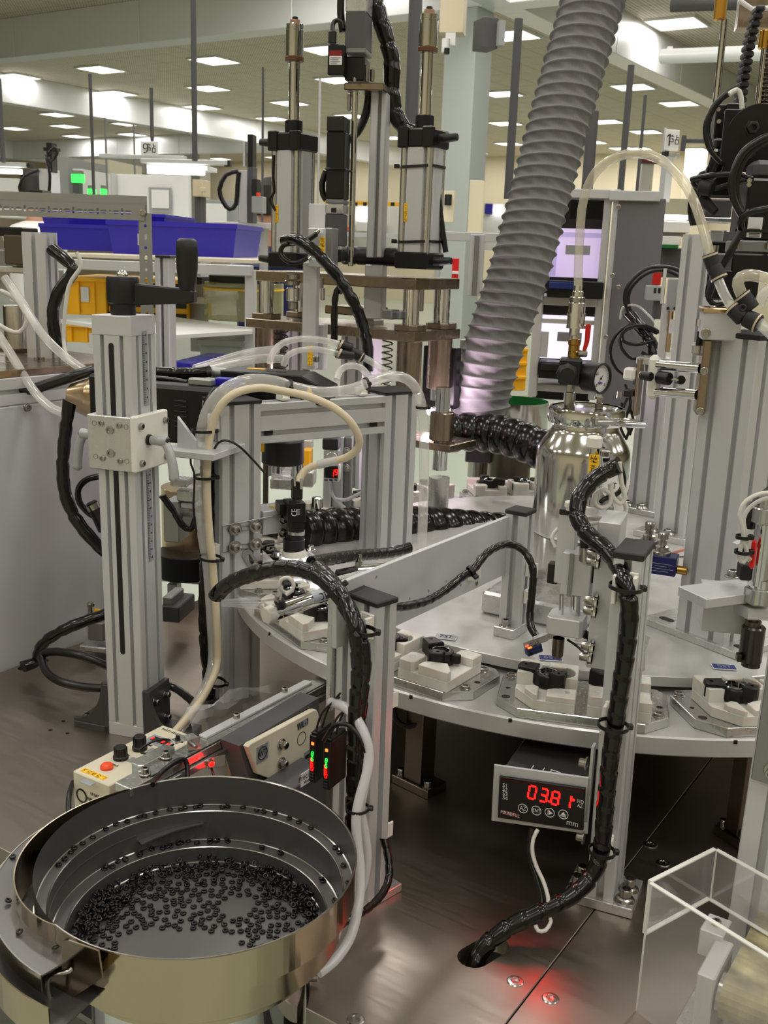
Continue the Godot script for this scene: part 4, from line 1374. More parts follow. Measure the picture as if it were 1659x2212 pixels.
func meter_post() -> void:
	var p := gp(1267, 1933, 0.812)
	var B := 114.0
	var o := thing("meter_post", "slim slotted aluminium post carrying the red-digit meter and a long black cable", "post", Vector3(p.x, 0.8, p.z), B)
	o.rotate_object_local(Vector3.BACK, deg_to_rad(0.6))
	part(o, "base", K.new().box(Vector3(0.014, 0.006, -0.026), Vector3(0.076, 0.012, 0.062), 0.0008), M("alu_plate"))
	post(o, 0.03, 0.06, 1, 2, 0.012, 0.404, Vector3(0.0145, 0, -0.03), 0.0075)
	for x in [-0.012, 0.041]:
		for z in [-0.008, -0.03]:
			var b := bolt(o, Vector3(x, 0.012, z), Vector3.UP, 0.0065, 0.01)
			part(b, "washer", K.new().at(Transform3D(Basis(), Vector3(0, -0.0002, 0))).lathe([[0.0105, 0.0], [0.0112, 0.002], [0.0095, 0.005], [0.0068, 0.0062]], 24), M("steel"))
			b.position.y += 0.006
			b.get_child(0).position.y = -0.006
	var inv := o.transform.affine_inverse()
	for q in [[1355, 1277, 0.024], [1326, 1556, 0.022], [1300, 1834, 0.02]]:
		var y: float = (inv * dp(q[0], q[1], 1.0)).y
		clip(o, Transform3D(Basis(), Vector3(0.015, y, 0.0)), q[2])
	var cb := wrapped("wrapped_cable", "long black wrapped cable running down the meter post into the oblong hole", dps([1338, 1004, 1.13, 1318, 1014, 1.13, 1285, 1034, 1.12, 1257, 1066, 1.11, 1247, 1100, 1.1, 1252, 1128, 1.09, 1272, 1156, 1.075, 1305, 1184, 1.055, 1332, 1216, 1.03, 1347, 1252, 1.005, 1357, 1290, 0.995, 1360, 1330, 0.99, 1354, 1400, 0.988, 1343, 1470, 0.986, 1333, 1540, 0.985, 1322, 1610, 0.983, 1314, 1680, 0.982, 1307, 1750, 0.982, 1301, 1820, 0.982, 1290, 1868, 0.978, 1262, 1912, 0.968, 1215, 1948, 0.957, 1160, 1974, 0.95, 1105, 2000, 0.943, 1060, 2032, 0.936, 1036, 2062, 0.929, 1020, 2100, 0.92], 0.0026), 0.0092, 0.021)
	for q in [[1352, 1268, 1.0, 0.0165], [1325, 1567, 0.985, 0.0155], [1300, 1838, 0.98, 0.0135]]:
		tie(cb, dp(q[0], q[1], q[2]), Vector3(0.05, 1, 0.0), q[3])
	# the digital meter
	var mo := p + Vector3.UP * 0.115 + hd(B + 90) * 0.004
	o = thing("digital_meter", "panel meter with glowing red digits and four round keys on the meter post", "digital meter", mo, B)
	part(o, "bezel", outline(K.new(), [1067, 1652, 1277, 1681, 1269, 1802, 1061, 1773], mo, B, -0.003, 0.0, 0.0006), M("alu"))
	part(o, "front", outline(K.new(), [1081, 1674, 1266, 1700, 1261, 1791, 1077, 1763], mo, B, 0.0, 0.004, 0.0008), M("black_plastic"))
	part(o, "window", outline(K.new(), [1083, 1677, 1263, 1703, 1262, 1708, 1083, 1681], mo, B, 0.004, 0.0045), M("dark_red"))
	inv = o.transform.affine_inverse()
	var L := func(px: float, py: float, z := 0.0042) -> Vector3:
		var v: Vector3 = inv * onv(px, py, mo + hd(B + 90) * z, B)
		return v
	var x0: Vector3 = L.call(1074, 1700)
	var x1: Vector3 = L.call(1268, 1700)
	var ym: Vector3 = L.call(1170, 1665)
	part(o, "body", K.new().box(Vector3((x0.x + x1.x) / 2, L.call(1170, 1725).y + 0.001, -0.05), Vector3(x1.x - x0.x - 0.008, 0.044, 0.094), 0.001), M("black_plastic"))
	part(o, "mount_flange", K.new().box(L.call(1276, 1660, 0.0) + Vector3(0.0, -0.02, -0.006), Vector3(0.003, 0.09, 0.012)), M("alu"))
	for q in [[1268, 1650], [1262, 1810]]:
		bolt(o, L.call(q[0], q[1], 0.0), Vector3.LEFT, 0.0048, 0.007, 1.6)
	# handwriting on the top
	var k := K.new()
	var yt: float = L.call(1170, 1725).y + 0.0232
	for q in [[0, 0, 0, 1], [1, 0, 1, 1], [0, 0.45, 1, 0.55], [1.6, 0, 1.7, 1], [1.6, 1, 2.5, 0.9], [2.5, 0.9, 2.75, 0.4], [2.75, 0.4, 1.6, 0]]:
		var a := Vector3(-0.014 + q[0] * 0.0125, yt, -0.004 - q[1] * 0.018)
		var b := Vector3(-0.014 + q[2] * 0.0125, yt, -0.004 - q[3] * 0.018)
		k.rod(a + x0 * Vector3(0, 0, 0), b, 0.0006, 0.0006, 6)
	var hw := part(o, "handwriting", k, M("white"))
	hw.position.x = (x0.x + x1.x) / 2 - 0.003
	# digits
	k = K.new()
	seg7(k, "0381", Vector3(L.call(1187, 1721).x, L.call(1187, 1721).y, 0.0043), 0.0155)
	var dg := part(o, "digits", k, M("red_digit"))
	k = K.new()
	var c8: Vector3 = L.call(1186, 1731)
	k.box(Vector3(c8.x, c8.y, 0.0043), Vector3(0.002, 0.002, 0.0004))
	k.rod(L.call(1239, 1728, 0.0042), L.call(1239, 1728, 0.0046), 0.0016, 0.0016, 12)
	part(o, "points", k, M("red_digit"))
	for i in 4:
		txt(o, "S%d" % (i + 1), 0.0042, M("white"), Transform3D(Basis(), L.call(1091, 1697 + i * 8.9)))
	txt(o, "HD", 0.004, M("white"), Transform3D(Basis(), L.call(1254, 1732)))
	txt(o, "AZ", 0.004, M("white"), Transform3D(Basis(), L.call(1253, 1741)))
	txt(o, "mm", 0.0055, M("white"), Transform3D(Basis(), L.call(1236, 1779)))
	for i in 4:
		var c: Vector3 = L.call([1129.5, 1158.5, 1187.5, 1217][i], [1746.5, 1751, 1755.5, 1759.5][i])
		k = K.new()
		k.at(Transform3D(Basis(Vector3.RIGHT, PI / 2), c))
		k.torus(0.0053, 0.0004, 24, 6)
		k.at(Transform3D())
		if i == 2:
			k.tri(c + Vector3(-0.001, 0.003, 0.0002), c + Vector3(0.0035, 0, 0.0002), c + Vector3(-0.001, -0.003, 0.0002), Vector3.BACK, Vector3.BACK, Vector3.BACK)
			k.box(c + Vector3(-0.002, 0, 0), Vector3(0.0006, 0.006, 0.0004))
		if i == 3:
			k.tri(c + Vector3(-0.0032, -0.0008, 0.0002), c + Vector3(0, 0.0034, 0.0002), c + Vector3(0.0032, -0.0008, 0.0002), Vector3.BACK, Vector3.BACK, Vector3.BACK)
			k.box(c + Vector3(0, -0.0022, 0), Vector3(0.0064, 0.001, 0.0004))
		var key := part(o, "key", k, M("white"))
		if i < 2:
			txt(key, ["AZ", "ENT"][i], [0.0046, 0.0038][i], M("white"), Transform3D(Basis(), c))
	var br: Vector3 = L.call(1102, 1758)
	part(o, "maker_label", K.new().box(br, Vector3(0.0175, 0.0046, 0.0004)), M("red_dark"))
	txt(o, "POUNDFUL", 0.0034, M("white"), Transform3D(Basis(), br + Vector3(0, 0, 0.0003)), mono, "lettering", 1.0)
	var li := AreaLight3D.new()
	li.name = "digit_light"
	li.area_size = Vector2(0.046, 0.014)
	li.area_normalize_energy = true
	li.light_color = Color(1, 0.05, 0.04)
	li.light_energy = 0.0025
	li.shadow_enabled = true
	li.position = Vector3(L.call(1187, 1721).x, L.call(1187, 1721).y, 0.006)
	li.rotation.y = PI
	o.add_child(li)
	solo("meter_cable", "white cable hanging from the meter down to the wrapped cable", "cable", K.new().tube(dps([1162, 1792, 0.99, 1152, 1812, 0.985, 1150, 1840, 0.98, 1158, 1870, 0.975, 1174, 1905, 0.965, 1184, 1940, 0.955, 1183, 1968, 0.95, 1190, 1990, 0.945, 1178, 2010, 0.937, 1162, 2010, 0.937, 1157, 1998, 0.94], 0.004), 0.0022, 8), M("white_cable"))
	solo("meter_cable", "black cable hanging from the meter beside the white one", "cable", K.new().tube(dps([1148, 1790, 0.99, 1143, 1820, 0.985, 1147, 1860, 0.98, 1160, 1900, 0.97, 1170, 1940, 0.96, 1170, 1972, 0.95], 0.004), 0.0024, 8), M("rubber"))

func cover_and_conveyor() -> void:
	# clear acrylic cover at the right front
	var p := gp(1378, 2181, 0.8)
	var y1 := dp(1414, 1906, -p.z).y - 0.8
	var o := thing("acrylic_cover", "clear acrylic cover of three bright-edged panels over the small conveyor", "cover", Vector3(p.x, 0.8, p.z), 143)
	var side := 0.098
	var panels := [[Vector3(0.11, y1 / 2, 0.002), Vector3(0.22, y1, 0.004)], [Vector3(-0.002, y1 - 0.028, -side / 2), Vector3(0.004, 0.056, side)], [Vector3(0.11, y1 - 0.028, -side), Vector3(0.22, 0.056, 0.004)]]
	for s in panels:
		part(o, "panel", K.new().box(s[0], s[1], 0.0003), M("acrylic"))
		var k := K.new()
		var h: Vector3 = s[1] / 2.0
		var c: Vector3 = s[0]
		if s[1].x > 0.1:
			k.box(c + Vector3(0, h.y, 0), Vector3(s[1].x, 0.0012, 0.0044))
			k.box(c + Vector3(-h.x, 0, 0), Vector3(0.0006, s[1].y, 0.0024))
			if s[1].y < 0.07:
				k.box(c + Vector3(0, -h.y, 0), Vector3(s[1].x, 0.0012, 0.0044))
		else:
			k.box(c + Vector3(0, h.y, 0), Vector3(0.0044, 0.0012, s[1].z))
			k.box(c + Vector3(0, -h.y, 0), Vector3(0.0044, 0.0014, s[1].z))
			k.box(c + Vector3(0, 0, h.z), Vector3(0.0044, s[1].y, 0.0012))
		part(o, "polished_edge", k, M("acrylic_edge"))
	# front post at the right edge
	p = gp(1556, 2096, 0.8)
	o = thing("front_post", "slotted aluminium post standing behind the acrylic cover, with a bolted dark side plate", "post", Vector3(p.x, 0.8, p.z), 123)
	o.rotate_object_local(Vector3.BACK, deg_to_rad(-0.8))
	post(o, 0.045, 0.045, 1, 1, 0.0, 0.42, Vector3(0.0225, 0, -0.0225), 0.0)
	part(o, "base", K.new().box(Vector3(0.03, 0.006, -0.03), Vector3(0.09, 0.012, 0.07), 0.001), M("alu_plate"))
	var inv := o.transform.affine_inverse()
	var bp := inv * dp(1637, 1655, 0.9)
	part(o, "side_plate", K.new().box(Vector3(0.032, bp.y + 0.085, 0.004), Vector3(0.058, 0.2, 0.008), 0.001), M("alu_dark"))
	bolt(o, Vector3(0.022, bp.y, 0.008), Vector3.BACK, 0.0055, 0.008, 1.6)
	# dark control box beside it
	part(o, "dark_box", K.new().box(Vector3(0.066, 0.16, -0.03), Vector3(0.03, 0.09, 0.05), 0.002), M("black_plastic"))
	# conveyor
	var c := dp(1575, 2150, 0.80)
	o = thing("belt_conveyor", "small conveyor with a worn pale green belt round a roller between aluminium blocks", "conveyor", Vector3(c.x, 0.8, c.z), 33)
	inv = o.transform.affine_inverse()
	var ey := (inv * c).y
	var k := K.new()
	var belt := PackedVector2Array()
	for i in 13:
		belt.append(Vector2(0.0, -ey) + Vector2.from_angle(PI / 2 + PI * i / 12) * 0.0215)
	for i in 13:
		belt.append(Vector2(0.3, -ey) + Vector2.from_angle(-PI / 2 + PI * i / 12) * 0.0215)
	k.at(Transform3D(UPRIGHT, Vector3(0, 0, -0.004)))
	k.prism(belt, 0.0, 0.044)
	part(o, "belt", k, M("belt"))
	k = K.new()
	k.rod(Vector3(0, ey, -0.008), Vector3(0, ey, 0.044), 0.0185, 0.0185, 30)
	k.rod(Vector3(0, ey, -0.014), Vector3(0, ey, 0.05), 0.006, 0.006, 16)
	part(o, "roller", k, M("steel"))
	part(o, "side_block", K.new().box(Vector3(0.012, ey / 2 + 0.006, -0.018), Vector3(0.062, ey + 0.036, 0.016), 0.0012), M("alu"))
	part(o, "side_block", K.new().box(Vector3(0.03, ey / 2 + 0.004, 0.056), Vector3(0.09, ey + 0.012, 0.016), 0.0012), M("alu"))
	part(o, "foot_plate", K.new().box(Vector3(0.03, 0.003, 0.015), Vector3(0.14, 0.006, 0.12), 0.0008), M("alu_plate"))
	part(o, "adjuster", K.new().box(Vector3(0.052, ey + 0.016, -0.03), Vector3(0.03, 0.028, 0.022), 0.001), M("alu"))
	bolt(o, Vector3(0.052, ey + 0.03, -0.03), Vector3.UP, 0.0045, 0.005)
	part(o, "bed", K.new().box(Vector3(0.17, ey, 0.018), Vector3(0.26, 0.034, 0.036)), M("alu_dark"))

const HUB := Vector3(0.366, 0, -1.69)

func nest_mesh(kind: int) -> ArrayMesh:
	var k := K.new()
	var hole := func(x: float, z: float, y: float, r: float) -> void:
		var old := k.xf
		k.at(Transform3D(Basis(), Vector3(x, y, z)))
		k.lathe([[r * 1.9, -0.0004], [r * 1.9, 0.0002], [r * 1.8, 0.0003], [r * 1.2, -0.003], [r, -0.006], [0.0, -0.006]], 16)
		k.at(old)
	if kind == 0:
		k.prism(PackedVector2Array([Vector2(0.0012, 0), Vector2(0.0708, 0), Vector2(0.072, 0.0012), Vector2(0.072, 0.0808), Vector2(0.0708, 0.082), Vector2(0.024, 0.082), Vector2(0, 0.052), Vector2(0, 0.0012)]), 0, 0.013, [], 0.0008)
		k.prism(PackedVector2Array([Vector2(0.0002, 0.0002), Vector2(0.024, 0.0002), Vector2(0.027, 0.008), Vector2(0.029, 0.02), Vector2(0.026, 0.034), Vector2(0.02, 0.042), Vector2(0.0002, 0.042)]), 0.012, 0.03, [circle2(Vector2(0.012, 0.013), 0.0034)], 0.001)
		k.prism(rect2(0.036, 0.0002, 0.0718, 0.014, 0.0015), 0.012, 0.029, [], 0.001)
		var cut := PackedVector2Array([Vector2(0.0718, 0.004), Vector2(0.0718, 0.048)])
		for i in 9:
			cut.append(Vector2(0.052, 0.03) + Vector2.from_angle(1.2 - 2.5 * i / 8) * 0.017)
		k.prism(cut, 0.012, 0.03, [], 0.0008)
		k.prism(PackedVector2Array([Vector2(0.0245, 0.0818), Vector2(0.012, 0.066), Vector2(0.012, 0.058), Vector2(0.022, 0.054), Vector2(0.028, 0.058), Vector2(0.028, 0.0818)]), 0.012, 0.02, [], 0.0008)
		k.prism(PackedVector2Array([Vector2(0.038, 0.0818), Vector2(0.038, 0.062), Vector2(0.05, 0.056), Vector2(0.0718, 0.054), Vector2(0.0718, 0.0818)]), 0.012, 0.02, [circle2(Vector2(0.061, 0.066), 0.0034)], 0.0008)
		hole.call(0.012, 0.013, 0.03, 0.0022)
		hole.call(0.061, 0.066, 0.02, 0.0022)
	else:
		k.prism(rect2(0, 0, 0.072, 0.082, 0.0012), 0, 0.014, [], 0.0008)
		k.prism(rect2(0.0002, 0.05, 0.022, 0.0818, 0.003), 0.013, 0.026, [], 0.0008)
		k.prism(PackedVector2Array([Vector2(0.03, 0.0818), Vector2(0.0718, 0.0818), Vector2(0.0718, 0.074), Vector2(0.056, 0.056), Vector2(0.036, 0.064), Vector2(0.03, 0.07)]), 0.013, 0.026, [], 0.0008)
		k.prism(PackedVector2Array([Vector2(0.0718, 0.0002), Vector2(0.05, 0.0002), Vector2(0.044, 0.006), Vector2(0.044, 0.018), Vector2(0.05, 0.022), Vector2(0.0718, 0.022)]), 0.013, 0.025, [], 0.0008)
		k.prism(rect2(0.0002, 0.0002, 0.018, 0.018, 0.002), 0.013, 0.022, [], 0.0008)
		hole.call(0.011, 0.066, 0.026, 0.0022)
		hole.call(0.061, 0.01, 0.025, 0.0022)
	return k.mesh()

func piece_meshes() -> Array:  # the black three-armed part and its bright bore
	var k := K.new()
	k.prism(circle2(Vector2.ZERO, 0.0165, 28), 0.0, 0.016, [circle2(Vector2.ZERO, 0.0112, 24)], 0.001)
	for q in [[-60.0, 0.034, 0.011, 0.021], [160.0, 0.026, 0.0085, 0.022], [75.0, 0.024, 0.005, 0.014]]:
		var a := deg_to_rad(q[0])
		var d := Vector2(sin(a), -cos(a))
		var e := Vector2(-d.y, d.x)
		k.prism(PackedVector2Array([d * 0.0125 + e * q[2], d * 0.0125 - e * q[2], d * q[1] - e * q[2] * 0.8, d * (q[1] + 0.002) - e * q[2] * 0.4, d * (q[1] + 0.002) + e * q[2] * 0.4, d * q[1] + e * q[2] * 0.8]), 0.002, q[3], [circle2(d * (q[1] - 0.006), 0.0025, 10)], 0.0012)
	var b := K.new()
	b.lathe([[0.0112, 0.002], [0.0122, 0.0165], [0.0112, 0.0172], [0.0103, 0.0165], [0.0098, 0.002]], 28)
	return [k.mesh(), b.mesh()]

func stations() -> void:
	var na := nest_mesh(0)
	var nb := nest_mesh(1)
	var pm := piece_meshes()
	var plate := K.new()
	plate.prism(PackedVector2Array([Vector2(-0.1, 0.579), Vector2(-0.1, 0.513), Vector2(-0.087, 0.5), Vector2(0.087, 0.5), Vector2(0.1, 0.513), Vector2(0.1, 0.579), Vector2(0.073, 0.606), Vector2(-0.073, 0.606)]), 0.0, 0.0122, [circle2(Vector2(-0.0895, 0.577), 0.0055), circle2(Vector2(0.09, 0.553), 0.004), circle2(Vector2(-0.09, 0.551), 0.0035)], 0.0008)
	var plm := plate.mesh()
	var where := {
		170.0: "beside the blue 5ST tag at the front post", 192.5: "before the blue 6ST tag under the slide", 215.0: "before the silver 7ST tag beside the cable post", 237.5: "under the polished labelled cylinder",
		260.0: "at the foot of the camera gantry", 282.5: "behind the camera gantry columns", 305.0: "under the gantry beam behind the camera", 327.5: "below the press in the pinkish light", 350.0: "on the far rim left of the steel tank", 12.5: "on the far rim hidden behind the steel tank",
	}
	for b in where:
		var at := T(HUB + Vector3.UP * 0.977, b - 90.0)
		var o := thing("fixture_plate", "chamfered aluminium fixture plate " + where[b], "fixture plate", HUB + Vector3.UP * 0.977, b - 90.0, "fixture plates on the ring")
		part(o, "plate", plm, M("alu_cut"))
		for q in [[-0.0895, 0.514], [0.0775, 0.516], [0.088, 0.578]]:
			bolt(o, Vector3(q[0], 0.0118, q[1]), Vector3.UP, 0.0058, 0.003, 1.25)
		var left := thing("nest_block", "white C-walled left nest " + where[b], "nest", at * Vector3(-0.079, 0.0124, 0.524), b - 90.0, "white nests on the ring")
		part(left, "block", na, M("pom"))
		var right := thing("nest_block", "white flat right nest " + where[b], "nest", at * Vector3(0.0065, 0.0124, 0.524), b - 90.0, "white nests on the ring")
		part(right, "block", nb, M("pom"))
		for i in 2:
			var w := thing("workpiece", "black three-armed part in the " + ["left", "right"][i] + " nest " + where[b], "workpiece", at * [Vector3(-0.079 + 0.036, 0.0262, 0.524 + 0.034), Vector3(0.0065 + 0.033, 0.0276, 0.524 + 0.036)][i], b - 90.0, "black parts in the nests")
			if i == 0:
				w.rotate_y(deg_to_rad(20))
			part(w, "body", pm[0], M("black_metal"))
			part(w, "bore", pm[1], M("chrome"))
	# station tags on the fixed plate
	for q in [["7ST", 963, 1377, -38.0, "silver_label", "ink", "small silver tag reading 7ST on the edge of the pale plate"], ["6ST", 1189, 1423, 4.0, "blue_tag", "silver_label", "small blue tag reading 6ST beneath the vertical slide"], ["5ST", 1564, 1442, 4.0, "blue_tag", "silver_label", "small blue tag reading 5ST on the plate beside the tall column"]]:
		var o := thing("station_tag", q[6], "tag", gp(q[1], q[2], 1.0008), 90.0 + q[3], "station tags")
		if q[0] == "7ST":
			o.rotation.y = yaw(105)
		part(o, "plate", K.new().box(Vector3(0, 0.0006, 0), Vector3(0.03, 0.0012, 0.0165), 0.0003), M("paper"))
		part(o, "face", K.new().box(Vector3(0, 0.0013, 0), Vector3(0.0285, 0.0004, 0.015)), M(q[4]))
		txt(o, q[0], 0.008, M(q[5]), Transform3D(Basis(Vector3(1, 0, 0), Vector3(0, 0, -1), Vector3(0, 1, 0)), Vector3(0, 0.0017, 0)))

func slide_station() -> void:
	# slanted plate from the cable post to the short capped post
	var cbase := gp(1070, 1370, 1.0)
	var po := Vector3(cbase.x, 1.0, cbase.z)
	var inv := T(po, 33).affine_inverse()
	var holes := []
	for q in [[808, 1247, 0.0022], [921, 1276, 0.0022], [880, 1293, 0.0022], [959, 1257, 0.003], [991, 1263, 0.002], [1028, 1205, 0.0048], [1025, 1259, 0.0042]]:
		var v := inv * onv(q[0], q[1], po, 33)
		holes.append(circle2(Vector2(v.x, -v.y), q[2], 12))
	var o := thing("slanted_plate", "long grey aluminium plate standing on edge between the cable post and a short capped post", "plate", po, 33)
	part(o, "plate", outline(K.new(), [722, 1262, 1098, 1114, 1096, 1236, 850, 1352, 722, 1400], po, 33, -0.003, 0.003, 0.0005, holes), M("alu"))
	for q in [[1028, 1205], [1025, 1259]]:
		var v := inv * onv(q[0], q[1], po, 33)
		bolt(o, Vector3(v.x, v.y, 0.0005), Vector3.BACK, 0.0042, 0.003)
	var cb := wrapped("wrapped_cable", "thin black wrapped cable waving along the slanted plate and down the short post", dps([848, 1312, 1.06, 880, 1309, 1.085, 925, 1297, 1.12, 965, 1273, 1.15, 1000, 1245, 1.17, 1022, 1231, 1.185, 1050, 1197, 1.21, 1075, 1181, 1.23, 1100, 1176, 1.245, 1128, 1187, 1.245, 1147, 1215, 1.235, 1152, 1245, 1.23, 1149, 1285, 1.225, 1145, 1325, 1.22, 1147, 1355, 1.21, 1160, 1376, 1.2], 0.0026), 0.0048, 0.015)
	tie(cb, dp(1018, 1234, 1.18), Vector3(1, 0.6, -0.5), 0.0065)
	clip(o, Transform3D(Basis(), inv * onv(1010, 1236, po, 33) + Vector3(0, 0, 0.003)), 0.012)
	# short capped post
	var pc := gp(1108, 1382, 1.0)
	o = thing("capped_post", "short slotted post with black cap at the far end of the slanted plate", "post", Vector3(pc.x, 1.0, pc.z), 123)
	part(o, "base", K.new().box(Vector3(-0.014, 0.007, -0.02), Vector3(0.03, 0.014, 0.045), 0.0008), M("alu_plate"))
	var yt: float = dp(1133, 1122, -pc.z).y - 1.0
	post(o, 0.03, 0.03, 1, 1, 0.014, yt, Vector3(-0.0155, 0, -0.03), 0.006)
	bolt(o, Vector3(-0.016, 0.014, -0.006), Vector3.UP, 0.0055, 0.008, 1.5)
	for q in [1137, 1232]:
		bolt(o, Vector3(-0.03, dp(1097, q, -pc.z - 0.02).y - 1.0, -0.036), Vector3.LEFT, 0.004, 0.004)
	for q in [1250, 1310]:
		clip(o, Transform3D(Basis(Vector3.UP, PI / 2), Vector3(-0.0002, dp(1145, q, -pc.z - 0.02).y - 1.0, -0.03)), 0.013)
	# vertical slide left of the meter post
	var d := 1.12
	o = thing("vertical_slide", "grey pneumatic slide unit with two guide rods and steel punch above the 6ST tag", "slide unit", gp(1300, 1452, 0.99), 110)
	inv = o.transform.affine_inverse()
	var bx := func(called: String, x0: float, y0: float, x1: float, y1: float, dd: float, depth: float, m: String, bev := 0.001) -> MeshInstance3D:
		var a := inv * dp(x0, y0, dd)
		var b := inv * dp(x1, y1, dd)
		var c := (a + b) / 2.0
		return part(o, called, K.new().box(c - Vector3(0, 0, depth / 2), Vector3(absf(b.x - a.x), absf(b.y - a.y), depth), bev), M(m))
	bx.call("mount_plate", 1291, 1128, 1312, 1446, 1.08, 0.06, "alu")
	bx.call("body", 1214, 1196, 1274, 1289, 1.12, 0.035, "alu")
	bx.call("body", 1231, 1196, 1233, 1289, 1.119, 0.001, "alu_dark", 0.0)
	bx.call("guide_rail", 1206, 1112, 1236, 1262, 1.14, 0.02, "alu")
	bx.call("end_cap", 1207, 1100, 1238, 1114, 1.14, 0.022, "black_plastic")
	bx.call("switch", 1183, 1218, 1204, 1262, 1.15, 0.014, "black_plastic")
	bx.call("slide_block", 1262, 1196, 1290, 1260, 1.125, 0.02, "black_metal")
	var a := inv * dp(1178, 1331, 1.11)
	var b := inv * dp(1258, 1384, 1.11)
	var k := K.new()
	k.at(Transform3D(Basis(), Vector3((a.x + b.x) / 2, b.y + 0.004, (a.z + b.z) / 2 - 0.018)))
	k.prism(rect2(-0.021, -0.018, 0.021, 0.018, 0.004), 0.0, 0.021, [], 0.001)
	part(o, "tool_holder", k, M("alu"))
	k = K.new()
	k.rod(inv * dp(1213, 1285, 1.128), inv * dp(1212, 1345, 1.128), 0.0028, 0.0028, 16)
	k.rod(inv * dp(1244, 1285, 1.128), inv * dp(1242, 1352, 1.128), 0.006, 0.006, 20)
	part(o, "guide_rod", k, M("chrome"))
	k = K.new()
	k.at(Transform3D(Basis(), inv * dp(1212, 1340, 1.12)))
	k.lathe([[0.0075, -0.003], [0.0075, 0.0], [0.0055, 0.001], [0.003, 0.001]], 24)
	part(o, "washer", k, M("steel"))
	k = K.new()
	var pt := inv * dp(1207, 1378, 1.12)
	k.at(Transform3D(Basis(), pt))
	k.lathe([[0.0, -0.024], [0.005, -0.024], [0.0068, -0.021], [0.0068, 0.0]], 24)
	part(o, "punch", k, M("dark_steel"))
	k = K.new()
	k.at(Transform3D(Basis(), inv * dp(1229, 1102, 1.13)))
	k.lathe([[0.0, 0.0], [0.0035, 0.0], [0.0035, 0.004], [0.0055, 0.004], [0.0055, 0.009], [0.0045, 0.0105], [0.0, 0.0105]], 6)
	part(o, "stop_screw", k, M("white_clip"))
	k = K.new()
	k.rod(inv * dp(1262, 1212, 1.115), inv * dp(1263, 1182, 1.115), 0.006, 0.006, 6)
	part(o, "nut", k, M("steel"))
	k = K.new()
	k.rod(inv * dp(1263, 1184, 1.115), inv * dp(1262, 1165, 1.115), 0.005, 0.005, 16)
	part(o, "fitting", k, M("black_plastic"))
	for q in [[1286, 1196], [1284, 1214], [1280, 1298], [1277, 1320], [1272, 1397], [1268, 1420]]:
		var bo := bolt(o, inv * dp(q[0] + 5, q[1], 1.075), Vector3.LEFT, 0.0052, 0.009, 1.55)
		part(bo, "washer", K.new().lathe([[0.0078, -0.003], [0.0082, -0.0005], [0.006, 0.0012]], 18), M("chrome"))
	solo("sensor_lead", "white lead curling behind the slide unit against the tank", "cable", K.new().tube(dps([1200, 1182, 1.15, 1192, 1160, 1.155, 1205, 1142, 1.16], 0.004), 0.0022, 8), M("white_cable"))
	solo("sensor_lead", "black lead dropping from the tool holder to the mount plate bolts", "cable", K.new().tube(dps([1226, 1382, 1.12, 1245, 1395, 1.11, 1262, 1412, 1.1, 1275, 1440, 1.09], 0.004), 0.0014, 8), M("rubber"))
	wrapped("wrapped_cable", "short black wrapped cable below the guide rods of the slide unit", dps([1255, 1365, 1.13, 1275, 1378, 1.12, 1292, 1400, 1.11], 0.0026), 0.005, 0.015)
	# two small photoelectric sensors
	for i in 2:
		var q: Array = [[1155, 1400, 1.14, 70.0, "small dark blue photo sensor with orange lamp on a bracket left of the steel punch"], [1376, 1444, 1.13, 100.0, "small dark blue photo sensor on a bent bracket right of the meter post"]][i]
		o = thing("photo_sensor", q[4], "sensor", dp(q[0], q[1], q[2]), q[3])
		if i == 0:
			o.rotate_object_local(Vector3.BACK, deg_to_rad(14))
			part(o, "body", K.new().box(Vector3(0, -0.003, -0.004), Vector3(0.02, 0.0105, 0.009), 0.001), M("blue_sensor"))
			part(o, "bracket", K.new().box(Vector3(0.004, 0.006, -0.003), Vector3(0.032, 0.009, 0.0015), 0.0004), M("alu_plate"))
			part(o, "arm", K.new().box(Vector3(0.03, 0.004, -0.01), Vector3(0.05, 0.008, 0.006), 0.0004), M("alu_plate"))
			part(o, "lamp", K.new().box(Vector3(-0.0065, 0.003, 0.001), Vector3(0.005, 0.0016, 0.001)), M("amber_led"))
			for j in 2:
				bolt(o, Vector3(-0.003 + 0.008 * j, 0.004, -0.0016), Vector3.BACK, 0.0024, 0.002)
			part(o, "lens", K.new().rod(Vector3(-0.006, -0.005, -0.001), Vector3(-0.006, -0.005, 0.0012), 0.0022, 0.0022, 12), M("ink"))
		else:
			part(o, "body", K.new().box(Vector3(0, -0.003, -0.004), Vector3(0.008, 0.018, 0.01), 0.001), M("blue_sensor"))
			k = K.new()
			k.at(Transform3D(UPRIGHT, Vector3(0.004, 0, -0.008)))
			k.prism(PackedVector2Array([Vector2(-0.006, 0.0), Vector2(-0.006, -0.042), Vector2(0.008, -0.038), Vector2(0.004, -0.02), Vector2(0.006, 0.004), Vector2(0.0, 0.008)]), 0, 0.0015)
			part(o, "bracket", k, M("alu_plate"))
			part(o, "lamp", K.new().box(Vector3(0.002, 0.007, 0.0012), Vector3(0.005, 0.002, 0.001)), M("amber_led"))
			part(o, "lens", K.new().rod(Vector3(0, -0.008, -0.001), Vector3(0, -0.008, 0.0014), 0.0022, 0.0022, 12), M("ink"))
